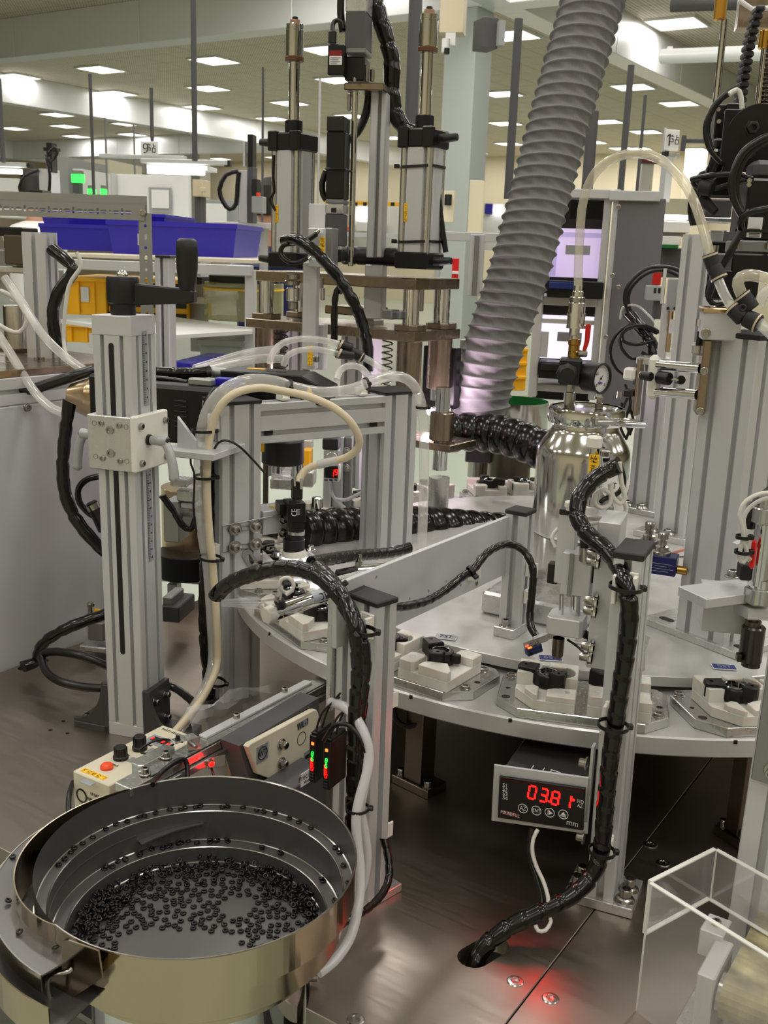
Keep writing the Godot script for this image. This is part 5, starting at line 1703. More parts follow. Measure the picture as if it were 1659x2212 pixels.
	# blue flow valves with knurled knobs
	for i in 2:
		var q: Array = [[1424, 1222, 1.34, "dark blue valve block with knurled steel knob, the nearer one by the tall column"], [1396, 1196, 1.42, "dark blue valve block with a knurled steel knob, the farther one behind the meter post"]][i]
		o = thing("valve_block", q[3], "valve", dp(q[0], q[1], q[2]), 112, "blue valve blocks")
		part(o, "block", K.new().box(Vector3(0, 0, -0.014), Vector3(0.044, 0.026, 0.028), 0.001), M("blue_box"))
		k = K.new()
		k.at(Transform3D(Basis(), Vector3(0.0, 0.013, -0.014)))
		k.lathe([[0.0125, 0.0], [0.0125, 0.004], [0.011, 0.005], [0.0095, 0.005], [0.0095, 0.011], [0.006, 0.013], [0.006, 0.018], [0.0035, 0.018], [0.0035, 0.022], [0.0075, 0.022], [0.0075, 0.029], [0.006, 0.031], [0.0, 0.031]], 12)
		part(o, "knob", k, M("steel"))
		part(o, "port", K.new().rod(Vector3(0.022, -0.006, -0.014), Vector3(0.036, -0.006, -0.014), 0.006, 0.006, 12, 0.001), M("brass"))
		k = K.new()
		for j in 4:
			k.box(Vector3(0.002, 0.003 - j * 0.0035, 0.0002), Vector3([0.03, 0.016, 0.034, 0.02][j], 0.0006, 0.0002))
		part(o, "lettering", k, M("silver_label"))
	solo("air_line", "pink air tube running from the nearer blue valve behind the tall column", "tube", K.new().tube(dps([1437, 1200, 1.36, 1455, 1194, 1.4, 1480, 1187, 1.44], 0.004), 0.0022, 8), M("pink_tube"))
	solo("air_line", "thin black air tube beside the pink one", "tube", K.new().tube(dps([1440, 1207, 1.35, 1460, 1204, 1.4, 1480, 1203, 1.44], 0.004), 0.0014, 8), M("rubber"))
	solo("air_line", "black leads hanging below the blue valves", "tube", K.new().tube(dps([1385, 1240, 1.33, 1392, 1262, 1.32, 1380, 1268, 1.31, 1394, 1250, 1.33], 0.004), 0.002, 8), M("rubber"))

func vcyl(o: Node3D, called: String, x: float, y0: float, y1: float, w: float, d: float, m: String, seg := 24, ch := 0.0) -> MeshInstance3D:  # upright round part seen between two rows at distance d
	var p := dp(x, (y0 + y1) / 2.0, d)
	var r := w * lp(x, (y0 + y1) / 2.0, d) / 2.0
	var inv := o.transform.affine_inverse()
	var a := inv * Vector3(p.x, dp(x, y1, d).y, p.z)
	var b := inv * Vector3(p.x, dp(x, y0, d).y, p.z)
	return part(o, called, K.new().rod(a, b, r, r, seg, ch), M(m))

func vbox(o: Node3D, called: String, x0: float, y0: float, x1: float, y1: float, d: float, depth: float, m: String, bev := 0.0015) -> MeshInstance3D:  # upright box, its front seen in this rectangle at distance d
	var inv := o.transform.affine_inverse()
	var xm := (x0 + x1) / 2.0
	var ym := (y0 + y1) / 2.0
	var c := inv * dp(xm, ym, d)
	var w := (x1 - x0) * lp(xm, ym, d)
	var h := dp(xm, y0, d).y - dp(xm, y1, d).y
	return part(o, called, K.new().box(c - Vector3(0, 0, depth / 2), Vector3(w, h, depth), bev), M(m))

func gantry() -> void:
	var p := Vector3(-0.2435, 0.8, -1.505)
	var o := thing("camera_gantry", "aluminium portal of two square slotted columns and a beam with black end caps", "gantry", p, 54)
	var w := 0.066
	for x in [0.0, 0.297]:
		post(o, w, w, 2, 2, 0.0, 0.473, Vector3(x + w / 2, 0, -w / 2), 0.006, "column")
	var k := K.new()
	k.at(Transform3D(Basis(Vector3.UP, Vector3.RIGHT, Vector3.FORWARD), Vector3(w, 0.442, -0.016)))
	k.prism(slots(0.062, 0.03, 2, 1), 0.0, 0.297 - w)
	part(o, "beam", k, M("alu"))
	for q in [[0.082, 0.4265], [0.278, 0.4265]]:
		part(o, "corner_nut", K.new().box(Vector3(q[0], q[1], -0.006), Vector3(0.014, 0.007, 0.004), 0.0008), M("black_metal"))
	var inv := o.transform.affine_inverse()
	for q in [[468, 912, -0.002], [452, 1195, -0.002], [470, 1475, -0.002]]:
		var y: float = (inv * dp(480, q[1], 1.505)).y
		clip(o, Transform3D(Basis(Vector3.UP, -PI / 2), Vector3(0.0, y, -0.014)), 0.016)
	clip(o, Transform3D(Basis(Vector3.RIGHT, -PI / 2), Vector3(0.11, 0.475, -0.012)), 0.014)
	clip(o, Transform3D(Basis(Vector3.RIGHT, -PI / 2), Vector3(0.255, 0.475, -0.012)), 0.014)
	clip(o, Transform3D(Basis(Vector3.UP, PI / 2), Vector3(0.363, 0.44, -0.02)), 0.012)
	# camera bracket on the left column
	var pc := Vector3(p.x, 0, p.z)
	var B := 54.0
	var bo := pc + Vector3.UP * 1.05
	o = thing("camera_bracket", "slotted steel plate with four bolts holding the camera block on the gantry column", "bracket", bo, B)
	inv = o.transform.affine_inverse()
	var L := func(px: float, py: float, z := 0.0) -> Vector3:
		return inv * onv(px, py, bo + hd(B + 90) * z, B)
	var sl := []
	for q in [[1143, 1137], [1182, 1176]]:
		var a: Vector3 = L.call(494, q[0])
		var b: Vector3 = L.call(560, q[1])
		sl.append(oblong(Vector2(a.x, -a.y), Vector2(b.x, -b.y), 0.0036, 6))
	part(o, "plate", outline(K.new(), [478, 1134, 617, 1107, 617, 1170, 478, 1193], bo, B, 0.0, 0.004, 0.0006, sl), M("galvanised"))
	for q in [[508, 1143], [552, 1136.5], [507, 1182], [552, 1175.5], [611, 1122], [610, 1151]]:
		bolt(o, L.call(q[0], q[1], 0.004), Vector3.BACK, 0.0062 if q[0] < 600 else 0.0045, 0.008, 1.7)
	var cb: Vector3 = L.call(600, 1130)
	part(o, "block", K.new().box(Vector3(cb.x, cb.y + 0.002, -0.024), Vector3(0.05, 0.038, 0.046), 0.001), M("alu"))
	part(o, "side_plate", K.new().box(Vector3(cb.x + 0.022, cb.y + 0.002, -0.014), Vector3(0.008, 0.042, 0.052), 0.001), M("white_clip"))
	yellow_label(o, ["智", "組"], 0.008, Transform3D(Basis(Vector3(1, 0, 0), Vector3(0, 0, -1), Vector3(0, 1, 0)), Vector3(cb.x + 0.004, cb.y + 0.0215, -0.02)), false)
	bolt(o, Vector3(cb.x + 0.026, cb.y - 0.005, -0.012), Vector3.RIGHT, 0.004, 0.005)
	# adjusting link
	var k2 := K.new()
	var la: Vector3 = L.call(533, 1198)
	var lb: Vector3 = L.call(551, 1226)
	k2 = K.new()
	k2.at(Transform3D(UPRIGHT, Vector3.ZERO))
	k2.prism(oblong(Vector2(la.x, -la.y), Vector2(lb.x, -lb.y), 0.009, 8), 0.0, 0.003, [oblong(Vector2(la.x, -la.y).lerp(Vector2(lb.x, -lb.y), 0.1), Vector2(la.x, -la.y).lerp(Vector2(lb.x, -lb.y), 0.55), 0.0035, 6)], 0.0005)
	o = thing("adjusting_link", "small slotted steel link bolted slantwise to the gantry column below the bracket", "link", bo, B)
	part(o, "link", k2, M("galvanised"))
	bolt(o, lb + Vector3(0, 0, 0.003), Vector3.BACK, 0.0055, 0.009, 1.6)
	# industrial camera
	var co := dp(640, 1107, 1.545)
	o = thing("inspection_camera", "small black industrial camera pointing down with lens and glowing ring light below", "camera", co, 70)
	vbox(o, "body", 622, 1087, 661, 1129, 1.53, 0.034, "black_metal", 0.001)
	vbox(o, "body_rear", 604, 1088, 640, 1112, 1.545, 0.03, "black_metal", 0.001)
	vbox(o, "mount", 630, 1128, 658, 1150, 1.535, 0.024, "black_metal", 0.001)
	vcyl(o, "silver_ring", 640, 1146, 1154, 38, 1.55, "alu_cut", 30)
	vcyl(o, "lens", 638, 1153, 1165, 40, 1.55, "black_plastic", 30)
	vcyl(o, "focus_ring", 635, 1163, 1190, 47, 1.55, "black_plastic", 36, 0.001)
	vcyl(o, "cap", 632, 1079, 1089, 17, 1.53, "black_plastic", 20)
	inv = o.transform.affine_inverse()
	var ce := inv * dp(636, 1107, 1.527)
	txt(o, "CE", 0.008, M("white"), Transform3D(Basis(Vector3.UP, Vector3.LEFT, Vector3.BACK), Vector3(ce.x, ce.y, ce.z + 0.0006)))
	for i in 3:
		part(o, "print", K.new().box(Vector3(ce.x + 0.006, ce.y + 0.004 - i * 0.0035, ce.z + 0.0004), Vector3(0.006, 0.002, 0.0003)), M("silver_label"))
	o = thing("camera_plug", "black rectangular cable plug with two thumbscrews on top of the camera", "plug", dp(645, 1060, 1.545), 70)
	vbox(o, "shell", 633, 1037, 655, 1080, 1.535, 0.014, "black_plastic", 0.0015)
	vcyl(o, "thumbscrew", 651, 1034, 1056, 7, 1.53, "chrome", 12)
	vcyl(o, "thumbscrew", 637, 1032, 1050, 5, 1.53, "chrome", 12)
	# ring light
	var ro := dp(636, 1194, 1.55)
	o = thing("ring_light", "white glowing dome ring light under the camera lens", "ring light", ro, 90)
	k = K.new()
	k.lathe([[0.012, 0.008], [0.0165, 0.006], [0.02, 0.0], [0.0205, -0.004], [0.0195, -0.005]], 36)
	part(o, "housing", k, M("white_clip"))
	k = K.new()
	k.lathe([[0.0195, -0.004], [0.0175, -0.0075], [0.015, -0.0155], [0.0, -0.0155]], 36)
	part(o, "diffuser", k, M("ring_light"))
	var li := SpotLight3D.new()
	li.name = "ring_lamp"
	li.spot_angle = 75
	li.light_energy = 0.05
	li.light_size = 0.015
	li.spot_range = 5.0
	li.spot_attenuation = 1.0
	li.shadow_enabled = true
	li.rotation.x = -PI / 2
	li.position.y = -0.018
	o.add_child(li)
	o = thing("light_bracket", "thin steel bracket with triangular gusset carrying the ring light", "bracket", dp(600, 1225, 1.55), 54)
	k = K.new()
	part(o, "gusset", outline(K.new(), [567, 1188, 606, 1226, 600, 1262, 567, 1262], o.position, 54, -0.001, 0.001), M("alu_plate"))
	part(o, "shelf", K.new().at(T(o.position, 54).affine_inverse()).prism(PackedVector2Array([_v2(gp(598, 1222, 1.03)), _v2(gp(660, 1224, 1.03)), _v2(gp(688, 1206, 1.03)), _v2(gp(670, 1190, 1.03)), _v2(gp(605, 1200, 1.03))]), 1.026, 1.03), M("alu_plate"))
	bolt(o, o.transform.affine_inverse() * dp(597, 1202, 1.56), Vector3.UP, 0.005, 0.006, 1.3)
	bolt(o, o.transform.affine_inverse() * dp(672, 1188, 1.58), Vector3.UP, 0.005, 0.006, 1.3)
	solo("grey_lead", "bundle of grey leads coming from the ring light", "cable", K.new().tube(dps([650, 1212, 1.5, 640, 1218, 1.45, 625, 1222, 1.4, 600, 1228, 1.35], 0.004), 0.004, 8), M("white_cable"))
	solo("grey_lead", "grey lead curled in a loop above the nest near the labelled cylinder", "cable", K.new().tube(dps([618, 1285, 1.2, 630, 1276, 1.2, 634, 1260, 1.2, 622, 1248, 1.2, 608, 1252, 1.2, 604, 1268, 1.2, 616, 1280, 1.21, 632, 1276, 1.22], 0.003), 0.0024, 8), M("white_cable"))

	# laser marker behind the portal
	o = thing("laser_marker", "black laser marking unit with steel nose cone behind the tall slide column", "laser unit", dp(300, 870, 1.66), 108)
	inv = o.transform.affine_inverse()
	var a := inv * dp(222, 862, 1.66)
	k = K.new()
	k.turn(a, Vector3(-1, 0, 0), [[0.0, -0.02], [0.037, -0.02], [0.037, 0.012], [0.035, 0.016], [0.022, 0.055], [0.012, 0.058], [0.0, 0.058]], 40)
	part(o, "nose_cone", k, M("nose"))
	part(o, "body", K.new().box(a + Vector3(0.03, 0.002, 0.0), Vector3(0.06, 0.085, 0.08), 0.004), M("black_metal"))
	part(o, "body", K.new().box(a + Vector3(0.15, -0.008, -0.01), Vector3(0.2, 0.09, 0.1), 0.006), M("black_metal"))
	for i in 6:
		part(o, "fin", K.new().box(a + Vector3(0.165, 0.014 - i * 0.008, 0.041), Vector3(0.022, 0.003, 0.003), 0.0006), M("black_plastic"))
	part(o, "connector", K.new().box(a + Vector3(0.185, 0.042, 0.01), Vector3(0.04, 0.011, 0.018), 0.002), M("galvanised"))
	part(o, "blue_cover", K.new().box(a + Vector3(0.22, 0.042, -0.012), Vector3(0.04, 0.012, 0.02), 0.001), M("bin_blue"))
	vcyl(o, "scan_lens", 611, 948, 1000, 92, 1.72, "black_plastic", 40, 0.002)
	vbox(o, "lens_label", 563, 957, 570, 976, 1.665, 0.002, "label_yellow", 0.0)
	o = thing("laser_cover", "low black box with yellow sticker on top of the camera portal", "laser unit", dp(475, 800, 1.64), 104)
	k = K.new()
	k.at(Transform3D(UPRIGHT, Vector3(0, 0, -0.07)))
	k.prism(PackedVector2Array([Vector2(0, 0), Vector2(0.135, 0), Vector2(0.175, 0.018), Vector2(0.178, 0.045), Vector2(0, 0.045)]), 0, 0.07, [], 0.002)
	part(o, "case", k, M("black_metal"))
	part(o, "sticker", K.new().box(Vector3(0.042, 0.0004, -0.05), Vector3(0.03, 0.0006, 0.012)), M("label_yellow"))
	var up := Basis(Vector3(1, 0, 0), Vector3(0, 0, -1), Vector3(0, 1, 0))
	txt(o, "LASER", 0.009, M("ink"), Transform3D(up, Vector3(0.085, 0.0004, -0.028)))
	var tr := K.new()
	tr.tri(Vector3(0.15, -0.014, 0.004), Vector3(0.158, -0.026, 0.004), Vector3(0.146, -0.026, 0.004), Vector3(0.2, 0.4, 1).normalized(), Vector3(0.2, 0.4, 1).normalized(), Vector3(0.2, 0.4, 1).normalized())
	part(o, "warning_triangle", tr, M("label_yellow"))
	part(o, "plug", K.new().rod(Vector3(-0.03, -0.008, -0.03), Vector3(0.0, -0.008, -0.03), 0.009, 0.009, 16, 0.001), M("galvanised"))
	part(o, "plug_boot", K.new().rod(Vector3(-0.05, -0.006, -0.032), Vector3(-0.028, -0.008, -0.03), 0.006, 0.0085, 16, 0.001), M("black_plastic"))
	wrapped("wrapped_cable", "thick black wrapped cable running level behind the slide column to the low black box", dps([452, 802, 1.66, 420, 806, 1.66, 380, 806, 1.67, 335, 803, 1.68, 280, 800, 1.69, 235, 798, 1.7], 0.004), 0.009, 0.03)
	solo("black_cable", "plain black cable lying on the black laser body", "cable", K.new().tube(dps([405, 826, 1.62, 370, 820, 1.63, 320, 815, 1.64], 0.005), 0.004, 8), M("rubber"))
	# L bracket from the carriage to the laser
	o = thing("laser_bracket", "pale grey angle bracket with triangular gusset beside the carriage of the slide column", "bracket", dp(366, 985, 1.45), 109)
	part(o, "gusset", outline(K.new(), [364, 905, 404, 958, 404, 985, 364, 985], o.position, 109, -0.03, -0.024, 0.0005), M("alu"))
	part(o, "shelf", K.new().box(Vector3(0.028, 0.004, -0.05), Vector3(0.085, 0.01, 0.1), 0.001), M("alu"))

func _v2(p: Vector3) -> Vector2:
	return Vector2(p.x, p.z)

func slide_column() -> void:
	var p := Vector3(-0.3363, 0.8, -1.37)
	var B := 109.0
	var o := thing("slide_column", "tall square aluminium slide column with scale strip, clamp carriage and black crank on top", "slide column", p, B)
	o.rotate_object_local(Vector3.BACK, deg_to_rad(0.55))
	var H := 0.607
	part(o, "foot", K.new().box(Vector3(-0.03, 0.01, -0.03), Vector3(0.06, 0.02, 0.06), 0.0008), M("alu"))
	var k := K.new()
	k.at(Transform3D(Basis(), Vector3(-0.03, 0, -0.03)))
	k.prism(slots(0.06, 0.06, 2, 2, 0.006, 0.008), 0.02, H - 0.026)
	part(o, "column", k, M("alu"))
	part(o, "end_plate", K.new().box(Vector3(-0.03, H - 0.013, -0.03), Vector3(0.0605, 0.026, 0.0605), 0.0008), M("alu"))
	var inv := o.transform.affine_inverse()
	var f1 := func(px: float, py: float, z := 0.0) -> Vector3: return inv * onv(px, py, p + hd(B + 90) * z, B)
	var yy := func(py: float) -> float: return dp(275, py, 1.38).y - 0.8
	k = K.new()
	k.at(Transform3D(UPRIGHT, Vector3.ZERO))
	k.prism(oblong(Vector2(-0.031, -yy.call(748)), Vector2(-0.031, -yy.call(1408)), 0.004, 8), -0.0006, 0.0004)
	part(o, "lead_screw_slot", k, M("ink"))
	# scale strip on the side face
	for q in [[716, 880], [1022, 1220]]:
		var y0: float = yy.call(q[1])
		var y1: float = yy.call(q[0])
		part(o, "scale_strip", K.new().box(Vector3(0.0003, (y0 + y1) / 2, -0.032), Vector3(0.0006, y1 - y0, 0.013)), M("silver_label"))
		k = K.new()
		var y := y1 - 0.006
		var i := 0
		while y > y0 + 0.004:
			k.box(Vector3(0.0008, y, -0.029), Vector3(0.0003, 0.0006, 0.006 if i % 5 == 0 else 0.003))
			if i % 5 == 0:
				k.box(Vector3(0.0008, y, -0.0345), Vector3(0.0003, 0.0026, 0.0018))
			y -= 0.0024
			i += 1
		k.box(Vector3(0.0008, (y0 + y1) / 2, -0.0262), Vector3(0.0003, y1 - y0 - 0.004, 0.0004))
		part(o, "scale_marks", k, M("ink"))
	# gussets with bolts at the foot
	for s in [0, 1]:
		k = K.new()
		var g := PackedVector2Array([Vector2(0, 0), Vector2(0, -0.078)])
		for i in 9:
			var a := PI / 2 * i / 8
			g.append(Vector2(0.012 + 0.05 * (1 - cos(a)), -0.078 + 0.064 * sin(a)))
		g.append(Vector2(0.062, 0))
		if s == 0:
			k.at(Transform3D(Basis(Vector3(1, 0, 0), Vector3(0, 0, 1), Vector3(0, -1, 0)), Vector3(0.0, 0.0, -0.004)))
			k.prism(g, 0, 0.006, [], 0.0006)
			k.at(Transform3D())
			k.box(Vector3(0.004, 0.038, -0.03), Vector3(0.008, 0.076, 0.06), 0.001)
			k.box(Vector3(0.031, 0.005, -0.03), Vector3(0.06, 0.01, 0.06), 0.001)
		else:
			k.at(Transform3D(Basis(Vector3(-1, 0, 0), Vector3(0, 0, -1), Vector3(0, -1, 0)), Vector3(-0.06, 0.0, -0.002)))
			k.prism(g, 0, 0.006, [], 0.0006)
			k.at(Transform3D())
			k.box(Vector3(-0.064, 0.038, -0.03), Vector3(0.008, 0.076, 0.06), 0.001)
			k.box(Vector3(-0.091, 0.005, -0.03), Vector3(0.06, 0.01, 0.06), 0.001)
		part(o, "gusset", k, M("dark_paint"))
		for q in [[0.02, -0.015], [0.02, -0.045], [0.056, -0.015], [0.056, -0.045]]:
			bolt(o, Vector3(0.008 if s == 0 else -0.068, q[0], q[1]), Vector3.RIGHT if s == 0 else Vector3.LEFT, 0.0048, 0.007, 1.35)
		for z in [-0.012, -0.048]:
			bolt(o, Vector3(0.045 if s == 0 else -0.105, 0.01, z), Vector3.UP, 0.0048, 0.007, 1.35)
	# carriage
	var yb: float = yy.call(1015)
	var yt: float = yy.call(898)
	var ym := (yb + yt) / 2
	var hh := yt - yb
	part(o, "carriage_plate", K.new().box(Vector3(-0.031, ym, 0.0045), Vector3(0.072, hh, 0.009), 0.0012), M("alu_plate"))
	part(o, "carriage_plate", K.new().box(Vector3(0.0045, ym + 0.001, -0.031), Vector3(0.009, hh + 0.002, 0.084), 0.002), M("white_clip"))
	part(o, "carriage_plate", K.new().box(Vector3(-0.0645, ym, -0.031), Vector3(0.009, hh, 0.078), 0.0012), M("alu_plate"))
	part(o, "carriage_plate", K.new().box(Vector3(-0.031, ym, -0.066), Vector3(0.06, hh, 0.009), 0.0012), M("alu_plate"))
	for q in [[238, 929, 1], [240, 979, 1], [219, 914, 0], [257.6, 919, 0], [222, 990, 0], [260, 996, 0]]:
		bolt(o, f1.call(q[0], q[1], 0.009) + Vector3(0, 0, -0.002), Vector3.BACK, 0.0058 if q[2] else 0.0042, 0.003, 1.15)
	for q in [[203.5, 914], [272, 922.5], [206.6, 986], [274, 996.5]]:
		k = K.new()
		k.at(Transform3D(Basis(Vector3.RIGHT, PI / 2), f1.call(q[0], q[1], 0.0092)))
		k.lathe([[0.0036, 0.0], [0.0036, 0.0003], [0.003, 0.0003], [0.003, -0.001], [0.0, -0.001]], 16)
		part(o, "hole", k, M("alu_dark"))
	for q in [[0.012, 0.0, hh / 2 - 0.012], [0.012, 0.0, -hh / 2 + 0.012], [0.012, -0.062, hh / 2 - 0.012], [0.012, -0.062, -hh / 2 + 0.012]]:
		bolt(o, Vector3(0.009, ym + q[2], q[1] - 0.001), Vector3.RIGHT, 0.0045, 0.005)
	for z in [-0.005, -0.06]:
		for y in [hh / 2 - 0.012, -hh / 2 + 0.012]:
			bolt(o, Vector3(-0.069, ym + y, z), Vector3.LEFT, 0.0045, 0.005)
	# clamp levers
	for s in [1, -1]:
		var hub := Vector3(0.009 if s > 0 else -0.069, ym + 0.004, -0.02)
		k = K.new()
		k.rod(hub, hub + Vector3(s * 0.004, 0, 0), 0.0075, 0.0075, 18)
		part(o, "lever_collar", k, M("black_plastic"))
		k = K.new()
		k.rod(hub + Vector3(s * 0.004, 0, 0), hub + Vector3(s * 0.03, 0.0, 0), 0.0062, 0.0075, 18, 0.001)
		k.sweep(curve([hub + Vector3(s * 0.025, 0, 0), hub + Vector3(s * 0.034, -0.014, 0.002 * s), hub + Vector3(s * 0.04, -0.034, 0.004 * s), hub + Vector3(s * 0.043, -0.054, 0.006 * s)], 0.004), func(q, _a): return 0.0058 + 0.0012 * clampf(q / 0.05, 0, 1) - (0.004 if q > 0.056 else 0.0), 12)
		var lv := part(o, "lever", k, M("lever"))
		k = K.new()
		k.rod(hub + Vector3(s * 0.03, 0, 0), hub + Vector3(s * 0.0325, 0, 0), 0.0045, 0.004, 14)
		part(lv, "screw", k, M("black_plastic"))
	# crank
	o = thing("crank", "black hand crank with an upright grip on top of the slide column", "crank", o.transform * Vector3(-0.03, H, -0.03), 96)
	k = K.new()
	k.lathe([[0.0, 0.0], [0.0165, 0.0], [0.017, 0.002], [0.017, 0.014], [0.02, 0.016], [0.0215, 0.02], [0.0215, 0.046], [0.02, 0.05], [0.0, 0.051]], 36)
	part(o, "hub", k, M("black_plastic"))
	k = K.new()
	k.lathe([[0.0075, 0.05], [0.0075, 0.053], [0.006, 0.056], [0.003, 0.058], [0.0, 0.0585]], 20)
	part(o, "nut", k, M("chrome"))
	k = K.new()
	k.at(Transform3D(UPRIGHT, Vector3(0, 0, -0.009)))
	k.prism(PackedVector2Array([Vector2(0.005, -0.044), Vector2(0.028, -0.041), Vector2(0.095, -0.037), Vector2(0.1, -0.034), Vector2(0.1, -0.02), Vector2(0.09, -0.018), Vector2(0.028, -0.014), Vector2(0.005, -0.012)]), 0, 0.018, [], 0.002)
	part(o, "arm", k, M("black_plastic"))
	k = K.new()
	k.at(Transform3D(Basis(), Vector3(0.089, 0.036, 0)))
	k.lathe([[0.0, 0.0], [0.0105, 0.0], [0.0115, 0.004], [0.014, 0.028], [0.0145, 0.05], [0.0138, 0.062], [0.0125, 0.064], [0.009, 0.066], [0.0, 0.066]], 32)
	part(o, "grip", k, M("black_plastic"))

func tubes_and_hoses() -> void:
	# clear tube and cream cable climbing the portal
	var ct := solo("clear_tube", "wide clear plastic tube climbing the gantry column and over its beam", "tube", K.new().tube(dps([378, 1590, 1.36, 425, 1520, 1.4, 450, 1472, 1.44, 461, 1420, 1.47, 457, 1330, 1.475, 450, 1230, 1.48, 438, 1150, 1.48, 431, 1050, 1.48, 432, 960, 1.48, 447, 888, 1.48, 482, 843, 1.48, 532, 821, 1.5, 592, 823, 1.53, 640, 838, 1.55, 700, 847, 1.58, 760, 840, 1.61, 805, 823, 1.64, 852, 812, 1.66, 888, 826, 1.67, 909, 868, 1.68, 916, 950, 1.68, 915, 1060, 1.68, 911, 1190, 1.67], 0.008), 0.0083, 14), M("clear_tube"))
	for q in [[434, 930, 1.47, 0, 1, 0.0165], [437, 1030, 1.47, 0, 1, 0.0165], [448, 1205, 1.47, 0.1, 1, 0.0165], [458, 1472, 1.45, 0.2, 1, 0.0165]]:
		tie(ct, dp(q[0] + 6, q[1], q[2]), Vector3(q[3], q[4], 0), q[5])
	tie(ct, dp(624, 834, 1.54), Vector3(1, -0.3, -0.5), 0.0095)
	tie(ct, dp(792, 829, 1.63), Vector3(1, 0.3, -0.5), 0.0095)
	tie(ct, dp(912, 880, 1.68), Vector3(0, 1, 0), 0.0095)
	solo("cream_cable", "cream cable beside the clear tube, curving down to the camera plug", "cable", K.new().tube(dps([372, 1588, 1.35, 418, 1535, 1.38, 450, 1485, 1.42, 470, 1430, 1.455, 468, 1340, 1.46, 461, 1240, 1.465, 452, 1150, 1.465, 447, 1050, 1.465, 451, 960, 1.465, 467, 893, 1.465, 502, 853, 1.47, 555, 838, 1.49, 600, 843, 1.5, 660, 855, 1.5, 715, 877, 1.5, 755, 909, 1.5, 775, 945, 1.51, 772, 970, 1.52, 748, 988, 1.53, 715, 998, 1.54, 685, 1004, 1.545, 662, 1014, 1.545, 650, 1028, 1.54, 645, 1042, 1.535], 0.006), 0.0059, 12), M("cream"))
	solo("cable_sleeve", "clear sleeve on the cream cable just before the camera plug", "sleeve", K.new().tube(dps([728, 995, 1.535, 708, 999, 1.54, 688, 1004, 1.545], 0.004), 0.0068, 12), M("milky_tube"))
	wrapped("wrapped_cable", "black wrapped cable standing behind the clear tube at the gantry column", dps([470, 850, 1.55, 452, 880, 1.54, 446, 950, 1.53, 450, 1060, 1.53, 448, 1180, 1.53, 444, 1290, 1.53, 445, 1380, 1.53, 452, 1470, 1.53, 440, 1530, 1.52], 0.006), 0.011, 0.03)
	solo("thin_lead", "thin black lead drooping across the gantry column", "cable", K.new().tube(dps([461, 1000, 1.47, 464, 968, 1.47, 478, 953, 1.47, 495, 953, 1.47, 520, 967, 1.49, 548, 995, 1.5, 572, 1022, 1.52], 0.004), 0.0018, 8), M("rubber"))
	solo("thin_lead", "thin black lead looping left of the clear tube", "cable", K.new().tube(dps([428, 975, 1.46, 415, 980, 1.46, 412, 1000, 1.46, 420, 1030, 1.46, 418, 1100, 1.46, 425, 1150, 1.47], 0.004), 0.0016, 8), M("rubber"))
	# corrugated hoses
	var rf := func(s: float, _a: float) -> float:
		var f := fmod(s, 0.034) / 0.034
		return 0.041 * (0.84 + 0.16 * pow(sin(PI * f), 0.55))
	for q in [["short thick black corrugated hose behind the camera under the gantry", [640, 1150, 1.74, 680, 1148, 1.77, 740, 1144, 1.8, 800, 1140, 1.83, 860, 1140, 1.86, 930, 1140, 1.9, 990, 1144, 1.94, 1060, 1150, 1.98, 1130, 1150, 2.02]], ["thick black corrugated hose between the press and the steel tank", [960, 938, 2.12, 1000, 933, 2.12, 1060, 936, 2.1, 1120, 950, 2.06, 1180, 975, 2.02, 1260, 1010, 1.98]]]:
		solo("corrugated_hose", q[0], "hose", K.new().sweep(dps(q[1], 0.0025), rf, 28, 0.12), M("black_gloss"))
	var du := func(s: float, a: float) -> float:
		var f := fmod(s, 0.0245) / 0.0245
		var sag := sin(PI * f)
		return 0.0665 * (1.0 - 0.075 * pow(sag, 0.8) + 0.02 * sag * sin(9.0 * a + TAU * f * 0.9) + 0.035 * maxf(0.0, 1.0 - 10.0 * minf(f, 1.0 - f)))
	solo("ventilation_duct", "wide grey ribbed fabric duct slanting from the ceiling down behind the tank", "duct", K.new().sweep(dps([1325, -160, 2.42, 1300, -60, 2.4, 1276, 20, 2.38, 1225, 200, 2.34, 1172, 400, 2.3, 1120, 590, 2.26, 1070, 740, 2.24, 1042, 840, 2.24, 1034, 890, 2.24], 0.0021), du, 72, -0.16), M("duct"))
	# small loops of clear hose behind the portal
	solo("clear_tube", "thin clear tube arching from the laser to the black fitting, the taller arc", "tube", K.new().tube(dps([583, 785, 1.78, 588, 765, 1.78, 610, 742, 1.79, 650, 732, 1.8, 695, 735, 1.82, 735, 744, 1.84], 0.006), 0.0058, 12), M("clear_tube"))
	solo("clear_tube", "thin clear tube arching from the laser to the black fitting, the lower arc", "tube", K.new().tube(dps([612, 790, 1.77, 622, 768, 1.77, 650, 756, 1.78, 690, 755, 1.8, 730, 764, 1.82], 0.006), 0.0052, 12), M("clear_tube"))
	solo("clear_tube", "clear tube running on from the black fitting down to the right", "tube", K.new().tube(dps([785, 772, 1.86, 810, 786, 1.86, 835, 805, 1.85, 860, 818, 1.84], 0.006), 0.0062, 12), M("clear_tube"))
	solo("clear_tube", "small clear tube loop on the gantry beam", "tube", K.new().tube(dps([727, 820, 1.66, 735, 800, 1.67, 755, 790, 1.68, 780, 795, 1.69, 798, 815, 1.69], 0.005), 0.0055, 12), M("clear_tube"))
	for q in [["clear hose lying behind the slide column, the upper one", [420, 797, 1.95, 470, 782, 1.98, 540, 762, 2.02, 600, 755, 2.06]], ["clear hose lying behind the slide column, the lower one", [440, 800, 1.9, 490, 787, 1.93, 560, 775, 1.97, 610, 775, 2.0]]]:
		solo("clear_tube", q[0], "tube", K.new().tube(dps(q[1], 0.006), 0.0085, 12), M("clear_tube"))
